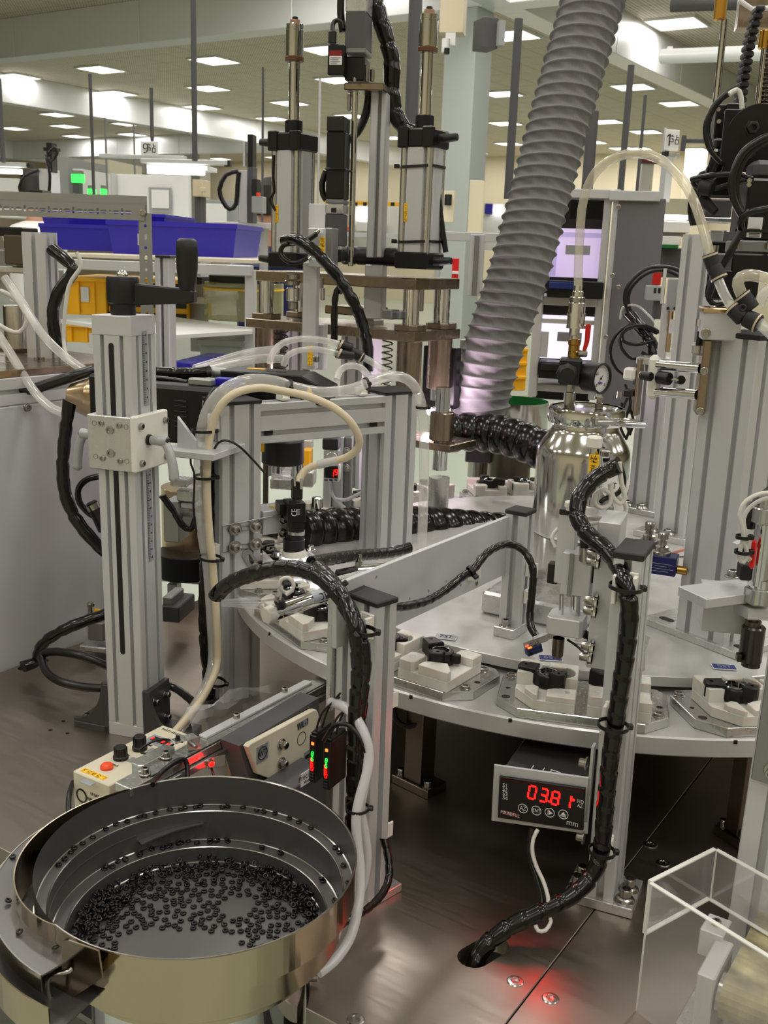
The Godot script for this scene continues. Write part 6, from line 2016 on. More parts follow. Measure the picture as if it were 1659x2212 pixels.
	var o := thing("pneumatic_splitter", "black branching push-in fitting between the small clear tubes behind the gantry", "fitting", dp(755, 760, 1.84), 105)
	var k := K.new()
	var inv := o.transform.affine_inverse()
	k.rod(inv * dp(732, 744, 1.84), inv * dp(760, 753, 1.845), 0.009, 0.009, 18, 0.001)
	k.rod(inv * dp(728, 764, 1.82), inv * dp(760, 768, 1.845), 0.0085, 0.0085, 18, 0.001)
	k.rod(inv * dp(752, 758, 1.85), inv * dp(784, 772, 1.86), 0.0095, 0.0095, 18, 0.001)
	part(o, "body", k, M("black_plastic"))
	for q in [[736, 745, 1.838], [733, 764, 1.82], [780, 771, 1.858]]:
		k = K.new()
		k.rod(inv * dp(q[0] - 2, q[1] - 1, q[2]), inv * dp(q[0] + 2, q[1] + 1, q[2]), 0.0094, 0.0094, 18)
		part(o, "collar", k, M("orange_ring"))

func hexrod(o: Node3D, called: String, x: float, y0: float, y1: float, w: float, d: float, m: String) -> void:
	vcyl(o, called, x, y0, y1, w, d, m, 6, 0.0012)

func tank() -> void:
	var d := 1.505
	var c := dp(1250, 1100, d)
	var o := thing("pressure_tank", "polished stainless pressure tank with clamped lid on the pale round plate", "tank", Vector3(c.x, 1.0, c.z), 95)
	var Y := func(py: float) -> float: return dp(1250, py, d).y - 1.0
	var r := 100.0 * lp(1250, 985, d)
	var yb: float = 0.02
	var ys: float = Y.call(1148)
	var k := K.new()
	k.lathe([[0.0, yb], [r * 0.9, yb], [r * 0.935, yb + 0.003], [r * 0.94, ys - 0.002], [r * 0.975, ys], [r, ys + 0.004], [r, Y.call(985)], [r * 0.985, Y.call(972)], [r * 0.94, Y.call(960)], [r * 0.76, Y.call(932)], [r * 0.715, Y.call(926)], [r * 0.7, Y.call(918)], [r * 0.7, Y.call(912)], [0.0, Y.call(912)]], 72)
	part(o, "vessel", k, M("stainless"))
	k = K.new()
	var yl: float = Y.call(908)
	k.lathe([[r * 0.7, yl - 0.004], [r * 0.79, yl - 0.003], [r * 0.82, yl + 0.002], [r * 0.82, yl + 0.015], [r * 0.79, yl + 0.02], [r * 0.74, yl + 0.0205]], 60)
	part(o, "clamp_ring", k, M("chrome"))
	k = K.new()
	k.lathe([[r * 0.74, yl + 0.019], [r * 0.68, yl + 0.0195], [r * 0.64, yl + 0.0165], [0.0, yl + 0.0165]], 60)
	part(o, "lid", k, M("stainless"))
	var inv := o.transform.affine_inverse()
	k = K.new()
	k.sweep(curve([inv * dp(1316, 908, d - 0.06), inv * dp(1345, 916, d - 0.06), inv * dp(1392, 919, d - 0.05)], 0.005), func(_s, _a): return 0.0042, 10)
	k.sweep(curve([inv * dp(1318, 914, d - 0.062), inv * dp(1350, 907, d - 0.04), inv * dp(1380, 912, d - 0.03)], 0.005), func(_s, _a): return 0.0028, 8)
	part(o, "clamp_lever", k, M("chrome"))
	k = K.new()
	k.box(inv * dp(1300, 910, d - 0.068), Vector3(0.026, 0.014, 0.012), 0.003)
	k.rod(inv * dp(1290, 911, d - 0.076), inv * dp(1330, 911, d - 0.07), 0.004, 0.004, 12)
	part(o, "clamp_hinge", k, M("chrome"))
	for y in [1.0]:
		k = K.new()
		k.at(Transform3D(Basis(), Vector3(0, ys - 0.001, 0)))
		k.torus(r * 0.955, 0.0012, 60, 6)
		part(o, "weld_seam", k, M("dark_steel"))
	# relief valve and inlet on the lid
	hexrod(o, "relief_valve", 1294, 870, 884, 18, d + 0.01, "steel")
	vcyl(o, "relief_valve", 1294, 860, 871, 10, d + 0.01, "steel", 16)
	vcyl(o, "relief_valve", 1294, 857, 862, 19, d + 0.01, "steel", 20)
	k = K.new()
	part(o, "base_ring", k.lathe([[r * 0.75, 0.0], [r * 0.98, 0.0], [r * 0.98, 0.012], [r * 0.92, 0.022], [r * 0.75, 0.022]], 60), M("alu_plate"))
	# saddle block under the tank
	o = thing("tank_saddle", "low bent steel saddle bolted to the pale plate in front of the tank", "bracket", gp(1075, 1330, 1.0), 118)
	part(o, "saddle", K.new().box(Vector3(0.05, 0.017, -0.05), Vector3(0.15, 0.034, 0.11), 0.004), M("alu_plate"))
	part(o, "foot_plate", K.new().box(Vector3(-0.008, 0.0015, -0.05), Vector3(0.03, 0.003, 0.06), 0.0006), M("alu_plate"))
	part(o, "foot_plate", K.new().box(Vector3(0.152, 0.0015, 0.0), Vector3(0.05, 0.003, 0.09), 0.0006), M("alu_plate"))
	bolt(o, Vector3(-0.008, 0.003, -0.05), Vector3.UP, 0.005, 0.007, 1.5)
	bolt(o, Vector3(0.152, 0.003, 0.02), Vector3.UP, 0.006, 0.009, 1.5)
	# regulator, gauge, ball valve, coupling
	o = thing("pressure_regulator", "black pressure regulator with round dial gauge on top of the steel tank", "regulator", dp(1231, 885, d), 100)
	hexrod(o, "nipple", 1230, 846, 885, 26, d, "steel")
	hexrod(o, "nipple", 1231, 826, 848, 20, d, "steel")
	vbox(o, "body", 1207, 776, 1256, 832, d - 0.018, 0.036, "black_plastic", 0.003)
	inv = o.transform.affine_inverse()
	k = K.new()
	k.turn(inv * dp(1225, 808, d - 0.018), inv.basis * Vector3(-0.15, 0, 1), [[0.016, -0.002], [0.016, 0.006], [0.013, 0.008], [0.013, 0.016], [0.011, 0.0175], [0.0, 0.0175]], 8)
	part(o, "knob", k, M("black_plastic"))
	var gdir := Vector3(0.68, 0.0, 0.73).normalized()
	var gc := inv * dp(1300, 818, d - 0.022)
	var gd := inv.basis * gdir
	var gr := 33.5 * lp(1300, 818, d)
	k = K.new()
	k.turn(gc - gd * 0.026, gd, [[0.0, 0.0], [gr * 0.93, 0.0], [gr * 0.96, 0.002], [gr * 0.96, 0.02], [gr, 0.021], [gr, 0.027], [gr * 0.88, 0.028], [gr * 0.86, 0.0245]], 40)
	var g := part(o, "gauge", k, M("black_plastic"))
	k = K.new()
	k.turn(gc, gd, [[gr * 0.87, -0.0022], [0.0, -0.002]], 40)
	part(g, "dial", k, M("white"))
	var gb := Basis(Vector3.UP.cross(gd).normalized(), Vector3.UP, gd)
	k = K.new()
	k.at(Transform3D(gb, gc - gd * 0.0014))
	for i in 25:
		var a := deg_to_rad(-45.0 + 270.0 * i / 24)
		var long := 0.1 if i % 4 == 0 else 0.06
		var q := Vector3(cos(a), sin(a), 0)
		k.rod(q * gr * 0.76, q * gr * (0.76 - long), 0.0003, 0.0003, 4)
	k.rod(Vector3(gr * 0.18, gr * 0.2, 0.0004), Vector3(-gr * 0.55, -gr * 0.55, 0.0004), 0.0004, 0.0002, 5)
	k.rod(Vector3(0, 0, -0.0002), Vector3(0, 0, 0.001), 0.0016, 0.0016, 12)
	part(g, "scale", k, M("ink"))
	for q in [["0", -0.42, -0.42], ["0.5", -0.42, 0.32], ["1", 0.42, -0.42]]:
		txt(g, q[0], 0.0038, M("ink"), Transform3D(gb, gc - gd * 0.0016 + gb.x * (q[1] * gr) + gb.y * (q[2] * gr)))
	txt(g, "MPa", 0.0036, M("bin_blue"), Transform3D(gb, gc - gd * 0.0016 - gb.y * (gr * 0.3)))
	o = thing("ball_valve", "brass ball valve with a red lever above the black regulator", "valve", dp(1240, 776, d), 95)
	hexrod(o, "body", 1240, 758, 777, 27, d, "brass")
	vcyl(o, "body", 1240, 744, 760, 24, d, "brass", 8, 0.001)
	hexrod(o, "body", 1241, 732, 746, 27, d, "brass")
	inv = o.transform.affine_inverse()
	part(o, "stem", K.new().rod(inv * dp(1250, 764, d - 0.01), inv * dp(1268, 764, d - 0.014), 0.005, 0.005, 12, 0.001), M("steel"))
	k = K.new()
	k.at(Transform3D(UPRIGHT, Vector3(0, 0, 0)))
	var lv := PackedVector2Array()
	for q in [[1257, 762], [1262, 768], [1269, 750], [1273, 738], [1277, 703], [1272, 699], [1265, 702], [1263, 735]]:
		var v := inv * dp(q[0], q[1], d - 0.012)
		lv.append(Vector2(v.x, -v.y))
	var zz: float = (inv * dp(1266, 735, d - 0.012)).z
	k.at(Transform3D(UPRIGHT, Vector3(0, 0, zz - 0.0015)))
	k.prism(lv, 0.0, 0.003, [], 0.0006)
	part(o, "lever", k, M("red"))
	o = thing("quick_coupling", "stack of silver quick couplings between the ball valve and the clear tube", "coupling", dp(1242, 732, d), 95)
	vcyl(o, "thread", 1242, 724, 734, 18, d, "chrome", 16)
	hexrod(o, "nut", 1241, 708, 726, 23, d, "chrome")
	vcyl(o, "sleeve", 1244, 678, 708, 38, d, "chrome", 30, 0.002)
	vcyl(o, "sleeve_rim", 1244, 703, 709, 41, d, "chrome", 30)
	vcyl(o, "sleeve_rim", 1245, 677, 683, 41, d, "chrome", 30)
	hexrod(o, "nut", 1246, 653, 679, 37, d, "chrome")
	hexrod(o, "nut", 1247, 641, 654, 33, d, "steel")
	hexrod(o, "nut", 1248, 628, 642, 24, d, "chrome")
	vcyl(o, "cap_nut", 1249, 617, 630, 20, d, "chrome", 16)
	solo("clear_tube", "clear air tube rising from the tank couplings in a high arch to the right", "tube", K.new().tube(dps([1249, 634, 1.505, 1249, 590, 1.505, 1252, 520, 1.5, 1259, 440, 1.49, 1281, 380, 1.47, 1322, 344, 1.44, 1376, 331, 1.41, 1428, 346, 1.38, 1470, 385, 1.355, 1497, 430, 1.34, 1518, 490, 1.33, 1534, 553, 1.32], 0.007), 0.0062, 14), M("yellowed_tube"))

func push_fitting(o: Node3D, a: Vector3, b: Vector3, r: float) -> void:
	var inv := o.transform.affine_inverse()
	var k := K.new()
	k.rod(inv * a, inv * b, r, r * 0.92, 20, 0.0012)
	part(o, "body", k, M("black_matte"))
	k = K.new()
	var t := (b - a).normalized()
	k.rod(inv * (a + t * 0.0012), inv * (a + t * 0.0035), r * 1.03, r * 1.03, 20)
	part(o, "collar", k, M("orange_ring"))

func right_side() -> void:
	# fittings at the end of the arch
	var o := thing("pneumatic_fitting", "black straight push-in fitting at the right end of the clear arching tube", "fitting", dp(1540, 580, 1.32), 100)
	push_fitting(o, dp(1532, 548, 1.32), dp(1541, 578, 1.318), 0.0098)
	push_fitting(o, dp(1555, 604, 1.313), dp(1541, 574, 1.318), 0.0102)
	solo("clear_tube", "short clear tube between the straight black fitting and the branching fitting", "tube", K.new().tube(dps([1550, 600, 1.313, 1562, 630, 1.305, 1583, 668, 1.295], 0.005), 0.0062, 14), M("clear_tube"))
	o = thing("pneumatic_splitter", "black branching push-in fitting above the big column cap at the right edge", "fitting", dp(1610, 690, 1.28), 100)
	push_fitting(o, dp(1582, 663, 1.295), dp(1606, 690, 1.285), 0.0108)
	push_fitting(o, dp(1601, 636, 1.29), dp(1626, 668, 1.285), 0.0105)
	push_fitting(o, dp(1640, 700, 1.275), dp(1610, 686, 1.285), 0.0115)
	var inv := o.transform.affine_inverse()
	part(o, "eyelet", K.new().at(Transform3D(Basis(Vector3.RIGHT, PI / 2), inv * dp(1604, 665, 1.27))).torus(0.0034, 0.0015, 16, 8), M("black_matte"))
	solo("cream_tube", "cream tube bending from the branching fitting out to the right edge", "tube", K.new().tube(dps([1604, 640, 1.29, 1594, 615, 1.29, 1600, 599, 1.29, 1622, 594, 1.29, 1650, 600, 1.29, 1690, 612, 1.29], 0.006), 0.0072, 14), M("yellowed_tube"))
	solo("clear_tube", "clear tube leaving the branching fitting at the lower right", "tube", K.new().tube(dps([1638, 697, 1.275, 1660, 716, 1.27, 1690, 745, 1.265], 0.006), 0.0068, 14), M("clear_tube"))
	solo("clear_tube", "clear tube behind the branching fitting at the right edge", "tube", K.new().tube(dps([1640, 660, 1.33, 1646, 640, 1.33, 1660, 625, 1.33, 1690, 622, 1.33], 0.006), 0.0068, 14), M("clear_tube"))

	# the big column on the pale plate
	var p := gp(1560, 1393, 1.01)
	o = thing("station_column", "big square slotted aluminium column with black cap at the right edge of the pale plate", "column", Vector3(p.x, 1.0, p.z), 144)
	post(o, 0.0775, 0.0775, 2, 2, 0.01, 0.41, Vector3(-0.03875, 0, -0.03875), 0.007)
	part(o, "base", K.new().box(Vector3(-0.05, 0.005, -0.038), Vector3(0.162, 0.01, 0.092), 0.0008), M("alu_plate"))
	for x in [-0.105, 0.02]:
		part(o, "slot_hole", K.new().prism(oblong(Vector2(x - 0.006, -0.015), Vector2(x + 0.006, -0.015), 0.006), 0.0096, 0.0104), M("ink"))
	# gripper slide at its left flank
	o = thing("guide_cylinder", "pneumatic guide unit with two chrome rods and white end plate on the big column", "guide unit", dp(1500, 820, 1.36), 100)
	vbox(o, "mount_plate", 1512, 735, 1530, 898, 1.33, 0.04, "brown_steel")
	vbox(o, "end_plate", 1402, 770, 1426, 864, 1.38, 0.032, "white_clip", 0.005)
	inv = o.transform.affine_inverse()
	for q in [[1420, 788, 1512, 796], [1416, 846, 1505, 853]]:
		part(o, "guide_rod", K.new().rod(inv * dp(q[0], q[1], 1.385), inv * dp(q[2], q[3], 1.345), 0.0066, 0.0066, 20), M("chrome"))
	for q in [[1386, 811, 1407, 814, 0.006], [1422, 815, 1447, 819, 0.0085], [1464, 820, 1472, 821, 0.006]]:
		part(o, "shock_absorber", K.new().rod(inv * dp(q[0], q[1], 1.38), inv * dp(q[2], q[3], 1.365), q[4], q[4], 18, 0.001), M("black_plastic"))
	part(o, "absorber_pin", K.new().rod(inv * dp(1446, 819, 1.37), inv * dp(1466, 821, 1.365), 0.0018, 0.0018, 10), M("chrome"))
	part(o, "absorber_tip", K.new().rod(inv * dp(1381, 810, 1.385), inv * dp(1387, 811, 1.383), 0.005, 0.005, 16, 0.001), M("white_clip"))
	for q in [[1521, 801], [1512, 888]]:
		bolt(o, inv * dp(q[0], q[1], 1.328), Vector3.BACK, 0.005, 0.003)
	vbox(o, "head_block", 1520, 672, 1600, 736, 1.32, 0.05, "alu")
	vbox(o, "head_plate", 1519, 666, 1600, 678, 1.318, 0.055, "nose")
	hexrod(o, "head_bolt", 1541, 660, 667, 16, 1.33, "steel")
	bolt(o, inv * dp(1524, 720, 1.318), Vector3.BACK, 0.0062, 0.003)
	vcyl(o, "hose_elbow", 1510, 690, 704, 14, 1.36, "chrome", 14)
	vcyl(o, "limit_switch", 1510, 716, 745, 11, 1.36, "black_plastic", 12)
	vbox(o, "valve", 1495, 742, 1516, 768, 1.36, 0.02, "alu_plate", 0.003)

	# two slotted columns behind
	p = gp(1412, 1158, 1.0)
	o = thing("slotted_column", "tall slotted aluminium column between the tank and the big column", "column", Vector3(p.x, 1.0, p.z), 128)
	post(o, 0.06, 0.06, 2, 2, 0.008, dp(1500, 505, 1.83).y - 1.0, Vector3(0.026, 0, -0.032), 0.0)
	part(o, "base", K.new().box(Vector3(0.02, 0.006, -0.024), Vector3(0.1, 0.012, 0.1), 0.0008), M("alu_plate"))
	for x in [0.0, 0.032]:
		var b := bolt(o, Vector3(x, 0.012, 0.012), Vector3.UP, 0.007, 0.01)
		part(b, "washer", K.new().lathe([[0.0125, 0.0], [0.013, 0.002], [0.0105, 0.0055], [0.0072, 0.0065]], 20), M("steel"))
	p = gp(1347, 1100, 1.0)
	o = thing("slotted_column", "shorter slotted aluminium column farther back beside the steel tank", "column", Vector3(p.x, 1.0, p.z), 132)
	post(o, 0.06, 0.06, 2, 2, 0.008, dp(1390, 790, 2.03).y - 1.0, Vector3(0.034, 0, -0.036), 0.004)
	part(o, "base", K.new().box(Vector3(0.034, 0.006, -0.03), Vector3(0.1, 0.012, 0.1), 0.0008), M("alu_plate"))
	for x in [0.012, 0.044]:
		var b := bolt(o, Vector3(x, 0.012, 0.008), Vector3.UP, 0.007, 0.01)
		part(b, "washer", K.new().lathe([[0.0125, 0.0], [0.013, 0.002], [0.0105, 0.0055], [0.0072, 0.0065]], 20), M("steel"))
	o = thing("valve_manifold", "small cluster of pale air valves on the flank of the farther slotted column", "valve", dp(1362, 820, 1.98), 120)
	vbox(o, "plate", 1371, 775, 1378, 900, 1.97, 0.03, "brown_steel")
	vbox(o, "valve", 1345, 795, 1370, 822, 1.97, 0.025, "white_clip", 0.004)
	vbox(o, "valve", 1344, 842, 1366, 858, 1.97, 0.025, "black_plastic", 0.003)
	vcyl(o, "knob", 1338, 846, 860, 13, 1.97, "steel", 12)
	for i in 4:
		solo("black_lead", "thin black lead in the tangle left of the tall slotted column", "cable", K.new().tube(dps([[1350, 830, 1.99, 1362, 870, 1.98, 1352, 905, 1.98, 1358, 930, 1.98], [1355, 860, 1.985, 1345, 890, 1.98, 1360, 920, 1.98, 1352, 950, 1.98], [1342, 870, 1.99, 1348, 900, 1.985, 1340, 920, 1.985, 1350, 945, 1.985], [1360, 880, 1.99, 1368, 910, 1.99, 1360, 940, 1.99]][i], 0.006), 0.0028, 6), M("rubber"), "leads by the farther column")
	# thin plate, actuator and ruler-like strip behind the tall column
	o = thing("actuator_unit", "grey actuator with white cover plate and brass rod left of the tall column", "actuator", dp(1455, 640, 2.0), 110)
	vbox(o, "cover", 1440, 602, 1480, 672, 1.98, 0.04, "grey_paint", 0.002)
	vbox(o, "side", 1466, 602, 1484, 700, 1.97, 0.03, "brown_steel", 0.002)
	vbox(o, "strip", 1430, 580, 1436, 656, 2.0, 0.01, "white_cable", 0.0)
	vbox(o, "rail", 1424, 656, 1440, 780, 2.0, 0.03, "alu")
	vcyl(o, "rod", 1446, 672, 760, 10, 1.99, "nose", 12)
	vcyl(o, "cup", 1456, 690, 720, 20, 1.98, "milky_tube", 16)
	vbox(o, "base", 1375, 775, 1480, 790, 1.97, 0.06, "alu_plate")
	for i in 2:
		part(o, "screw_hole", K.new().rod(o.transform.affine_inverse() * dp(1443 + i * 15, 666, 1.981), o.transform.affine_inverse() * dp(1443 + i * 15, 666, 1.976), 0.003, 0.003, 10), M("ink"))
	# bundle of black cables curling behind
	for i in 7:
		var q: Array = [
			[1476, 588, 2.1, 1440, 577, 2.1, 1395, 582, 2.1, 1358, 615, 2.1, 1350, 650, 2.1, 1362, 690, 2.1, 1385, 715, 2.1], [1470, 598, 2.12, 1435, 584, 2.12, 1395, 592, 2.12, 1363, 622, 2.12, 1357, 655, 2.12, 1372, 700, 2.12],
			[1400, 712, 2.08, 1365, 700, 2.08, 1330, 725, 2.08, 1318, 765, 2.08, 1335, 800, 2.08, 1362, 815, 2.08], [1420, 720, 2.06, 1385, 705, 2.06, 1350, 715, 2.06, 1340, 745, 2.06, 1365, 775, 2.06, 1395, 765, 2.06],
			[1415, 735, 2.05, 1375, 745, 2.05, 1345, 735, 2.05, 1352, 710, 2.05, 1395, 703, 2.05, 1425, 718, 2.05], [1375, 700, 2.1, 1395, 730, 2.08, 1410, 760, 2.06, 1380, 785, 2.04, 1370, 830, 2.02], [1390, 706, 2.07, 1415, 740, 2.05, 1408, 770, 2.05, 1385, 760, 2.05]][i]
		solo("black_cable", "one of the black cables coiled in a tangle behind the pressure gauge", "cable", K.new().tube(dps(q, 0.008), 0.0042 if i < 2 else 0.0034, 8), M("rubber"), "coiled cables behind the gauge")
	wrapped("wrapped_cable", "black wrapped cable trunk inside the cable tangle behind the gauge", dps([1360, 680, 2.1, 1385, 710, 2.08, 1408, 745, 2.06, 1416, 775, 2.05], 0.006), 0.012, 0.03)
	for i in 2:
		solo("clear_line", ["thin clear air line curling beside the cable tangle, the upper one", "thin clear air line curling beside the cable tangle, the lower one"][i], "tube", K.new().tube(dps([[1340, 690, 2.1, 1345, 665, 2.1, 1375, 660, 2.1, 1405, 685, 2.08, 1428, 718, 2.06, 1450, 750, 2.04], [1452, 745, 2.02, 1430, 733, 2.02, 1424, 752, 2.02, 1450, 760, 2.02, 1466, 745, 2.02]][i], 0.007), 0.0022, 6), M("clear_tube"))

	# upper right: servo motors, brackets and cables
	var d := 1.45
	o = thing("servo_bracket", "large black folded bracket plate with round corner and hex bolts at the upper right", "bracket", dp(1610, 300, d), 95)
	vbox(o, "plate", 1562, 237, 1700, 372, d, 0.006, "black_metal", 0.001)
	inv = o.transform.affine_inverse()
	part(o, "lobe", K.new().rod(inv * dp(1640, 300, d - 0.003), inv * dp(1640, 300, d - 0.009), 0.044, 0.044, 40, 0.001), M("black_metal"))
	for q in [[1624, 277], [1614, 333]]:
		var k := K.new()
		k.turn(inv * dp(q[0], q[1], d - 0.004), Vector3.BACK, [[0.011, 0.0], [0.011, 0.003], [0.0085, 0.0035], [0.0085, 0.01], [0.007, 0.011], [0.004, 0.011], [0.004, 0.006], [0.0, 0.006]], 6)
		part(o, "hex_bolt", k, M("black_plastic"))
	vbox(o, "upright", 1545, 225, 1570, 300, d + 0.04, 0.03, "black_metal")
	vbox(o, "relay", 1572, 222, 1602, 240, d + 0.03, 0.04, "black_metal")
	vbox(o, "lower_plate", 1536, 375, 1600, 425, d + 0.05, 0.04, "black_metal")
	vbox(o, "grey_plate", 1540, 358, 1565, 376, d + 0.02, 0.02, "dark_grey")
	for q in [[1552, 236], [1568, 243], [1553, 262]]:
		part(o, "terminal", K.new().rod(inv * dp(q[0], q[1], d + 0.038), inv * dp(q[0], q[1], d + 0.034), 0.003, 0.003, 10), M("steel"))
	for y in [310, 336]:
		vbox(o, "connector", 1544, y - 12, 1564, y + 12, d + 0.02, 0.02, "black_plastic", 0.003)
	vcyl(o, "tag", 1544, 322, 328, 14, d + 0.0, "white_clip", 14)
	o = thing("servo_motor", "black servo motor with white rating label and silver flange at the right edge", "motor", dp(1640, 450, 1.4), 95)
	vbox(o, "terminal_box", 1630, 345, 1690, 388, 1.39, 0.05, "dark_grey", 0.006)
	vbox(o, "body", 1612, 386, 1710, 522, 1.38, 0.08, "black_metal", 0.003)
	vbox(o, "flange", 1601, 520, 1720, 548, 1.375, 0.09, "alu_dark", 0.002)
	vbox(o, "gearbox", 1583, 549, 1725, 590, 1.37, 0.1, "black_metal", 0.002)
	inv = o.transform.affine_inverse()
	for q in [[1594, 530], [1660, 533]]:
		vcyl(o, "bolt", q[0], 522, 538, 9, 1.37, "steel", 12)
	vbox(o, "rating_label", 1615, 469, 1646, 513, 1.3795, 0.0006, "paper", 0.0)
	for i in 6:
		vbox(o, "print", 1618, 494 + i * 3.2, 1641, 495.2 + i * 3.2, 1.3788, 0.0003, "ink", 0.0)
	vbox(o, "strap", 1590, 496, 1700, 502, 1.377, 0.002, "black_plastic", 0.0)
	for q in [[1619, 390], [1618, 399]]:
		part(o, "screw", K.new().rod(inv * dp(q[0], q[1], 1.379), inv * dp(q[0], q[1], 1.374), 0.003, 0.003, 10), M("steel"))
	o = thing("motor_mount", "grey and black motor mount block left of the servo motor", "mount", dp(1560, 460, 1.6), 100)
	vbox(o, "block", 1524, 430, 1580, 470, 1.58, 0.05, "dark_grey", 0.002)
	vbox(o, "plate", 1521, 470, 1582, 480, 1.57, 0.06, "alu_plate", 0.001)
	vbox(o, "column", 1534, 498, 1562, 525, 1.6, 0.05, "alu")
	vbox(o, "column", 1562, 498, 1579, 525, 1.6, 0.05, "alu_dark")
	vbox(o, "black_sheet", 1532, 522, 1640, 650, 1.55, 0.01, "black_metal", 0.002)
	vcyl(o, "screw_end", 1545, 530, 548, 16, 1.52, "steel", 14)
	# lead screw, rods and gold sockets
	for i in 2:
		var q: Array = [[1559, 0, 44, 1555, "chrome guide rod with gold socket hanging at the top right, the left one"], [1650, 66, 106, 1644, "chrome guide rod with gold socket hanging at the top right, the right one"]][i]
		o = thing("guide_rod", q[4], "rod", dp(q[0], 140, 1.55), 90, "guide rods at the top right")
		vcyl(o, "socket", q[0], q[1] - (60 if i == 0 else 0), q[2], 27 if i == 0 else 22, 1.55, "gold", 24, 0.001)
		vcyl(o, "rod", q[3], q[2] - 2, 240, 14, 1.55, "chrome", 20)
		if i == 0:
			vcyl(o, "bore", q[0] - 2, q[2] - 1, q[2] + 1, 16, 1.55, "brass", 18)
	o = thing("lead_screw", "dark threaded lead screw beside the right guide rod", "screw", dp(1663, 170, 1.55), 90)
	inv = o.transform.affine_inverse()
	part(o, "screw", K.new().sweep(curve([inv * dp(1668, 80, 1.55), inv * dp(1661, 170, 1.55), inv * dp(1654, 236, 1.55)], 0.0008), func(s, a): return 0.0085 + 0.0012 * sin(TAU * s / 0.006 + a), 14), M("dark_steel"))
	o = thing("ceiling_box", "white square frame of an overhead machine enclosure at the top right corner", "frame", dp(1640, 20, 1.9), 100)
	vbox(o, "panel", 1600, -40, 1720, 62, 1.88, 0.04, "brown_steel")
	inv = o.transform.affine_inverse()
	part(o, "edge_strip", K.new().tube(PackedVector3Array([inv * dp(1596, 0, 1.85), inv * dp(1625, 20, 1.85), inv * dp(1700, 14, 1.85)]), 0.004, 8), M("white"))
	# drag chain and the cables
	o = thing("drag_chain", "black cable drag chain hanging at the top right", "drag chain", dp(1615, 150, 1.5), 95)
	for i in 14:
		var y0 := 10.0 + i * 16.5
		var x := 1636.0 - i * 2.6 + (0.25 * (i - 6) * (i - 6) if i < 6 else 0.0)
		vbox(o, "link", x - 11, y0, x + 9, y0 + 14, 1.5, 0.03, "black_plastic", 0.002)
	wrapped("wrapped_cable", "black wrapped cable hanging along the servo bracket at the upper right", dps([1551, 345, 1.45, 1540, 370, 1.46, 1515, 395, 1.47, 1505, 430, 1.48, 1502, 460, 1.48, 1510, 486, 1.48], 0.005), 0.0105, 0.03)
	var loops := [
		[1598, 188, 1.43, 1572, 200, 1.43, 1540, 232, 1.43, 1524, 275, 1.43, 1532, 320, 1.43, 1556, 350, 1.43], [1590, 195, 1.44, 1560, 212, 1.44, 1536, 245, 1.44, 1528, 285, 1.44, 1538, 325, 1.44],
		[1690, 288, 1.36, 1650, 298, 1.36, 1605, 330, 1.36, 1582, 385, 1.36, 1585, 430, 1.36, 1605, 470, 1.36], [1690, 294, 1.37, 1655, 304, 1.37, 1612, 338, 1.37, 1590, 390, 1.37, 1592, 435, 1.37, 1610, 476, 1.37],
		[1494, 388, 1.42, 1530, 380, 1.4, 1580, 376, 1.39, 1625, 386, 1.38], [1496, 392, 1.42, 1508, 405, 1.42, 1545, 407, 1.41, 1590, 395, 1.4, 1625, 388, 1.38],
		[1690, 444, 1.35, 1650, 452, 1.35, 1615, 460, 1.35, 1600, 480, 1.36, 1604, 510, 1.37], [1600, 500, 1.36, 1580, 540, 1.36, 1560, 575, 1.37, 1545, 600, 1.38, 1530, 640, 1.4], [1545, 590, 1.4, 1530, 620, 1.4, 1530, 645, 1.4, 1548, 660, 1.4, 1570, 652, 1.4]]
	var says := ["outer cable of the loop left of the drag chain", "inner cable of the loop left of the drag chain", "outer black cable bowed in front of the servo bracket", "inner black cable bowed in front of the servo bracket", "level black cable reaching left from the servo terminal box", "sagging black cable below the level one", "black cable bent over the rating label of the servo", "black cable running down left of the servo flange", "black cable loop behind the straight push-in fitting"]
	for i in loops.size():
		solo("black_cable", says[i], "cable", K.new().tube(dps(loops[i], 0.006), 0.0048 if i in [2, 3, 6, 7] else 0.0036, 10), M("rubber"))
	solo("ferrite_core", "ribbed black ferrite core on the sagging cable", "cable", K.new().rod(dp(1512, 403, 1.41), dp(1540, 408, 1.4), 0.0105, 0.0105, 16, 0.002), M("black_matte"))
	solo("cable_stub", "thick black cable stub pointing down left of the servo motor", "cable", K.new().rod(dp(1512, 424, 1.42), dp(1546, 460, 1.41), 0.0085, 0.0065, 14, 0.002), M("black_matte"))
	solo("white_lead", "pale grey lead bent over the top of the servo bracket", "cable", K.new().tube(dps([1575, 204, 1.42, 1592, 194, 1.42, 1600, 206, 1.42, 1603, 235, 1.42], 0.005), 0.0034, 8), M("white_cable"))

	# tool station at the right edge
	d = 1.14
	o = thing("angle_bracket", "grey aluminium angle bracket on the right flank of the big column", "bracket", dp(1590, 1210, 1.2), 66)
	inv = o.transform.affine_inverse()
	part(o, "upright", outline(K.new(), [1524, 1180, 1534, 1176, 1640, 1150, 1640, 1230, 1520, 1250], dp(1524, 1215, 1.2), 66, -0.008, 0.0, 0.0008), M("alu"))
	part(o, "shelf", K.new().box(inv * gp(1590, 1268, dp(1590, 1250, 1.2).y) + Vector3(0.0, -0.006, 0.0), Vector3(0.13, 0.012, 0.05), 0.001), M("alu"))
	bolt(o, inv * dp(1582, 1246, 1.17), Vector3.UP, 0.006, 0.007, 1.5)
	o = thing("tool_cylinder", "upright steel cylinder with red sticker and silver hex nuts at the right edge", "pneumatic cylinder", dp(1648, 1200, d), 95)
	vcyl(o, "barrel", 1646, 1120, 1262, 44, d, "chrome", 30)
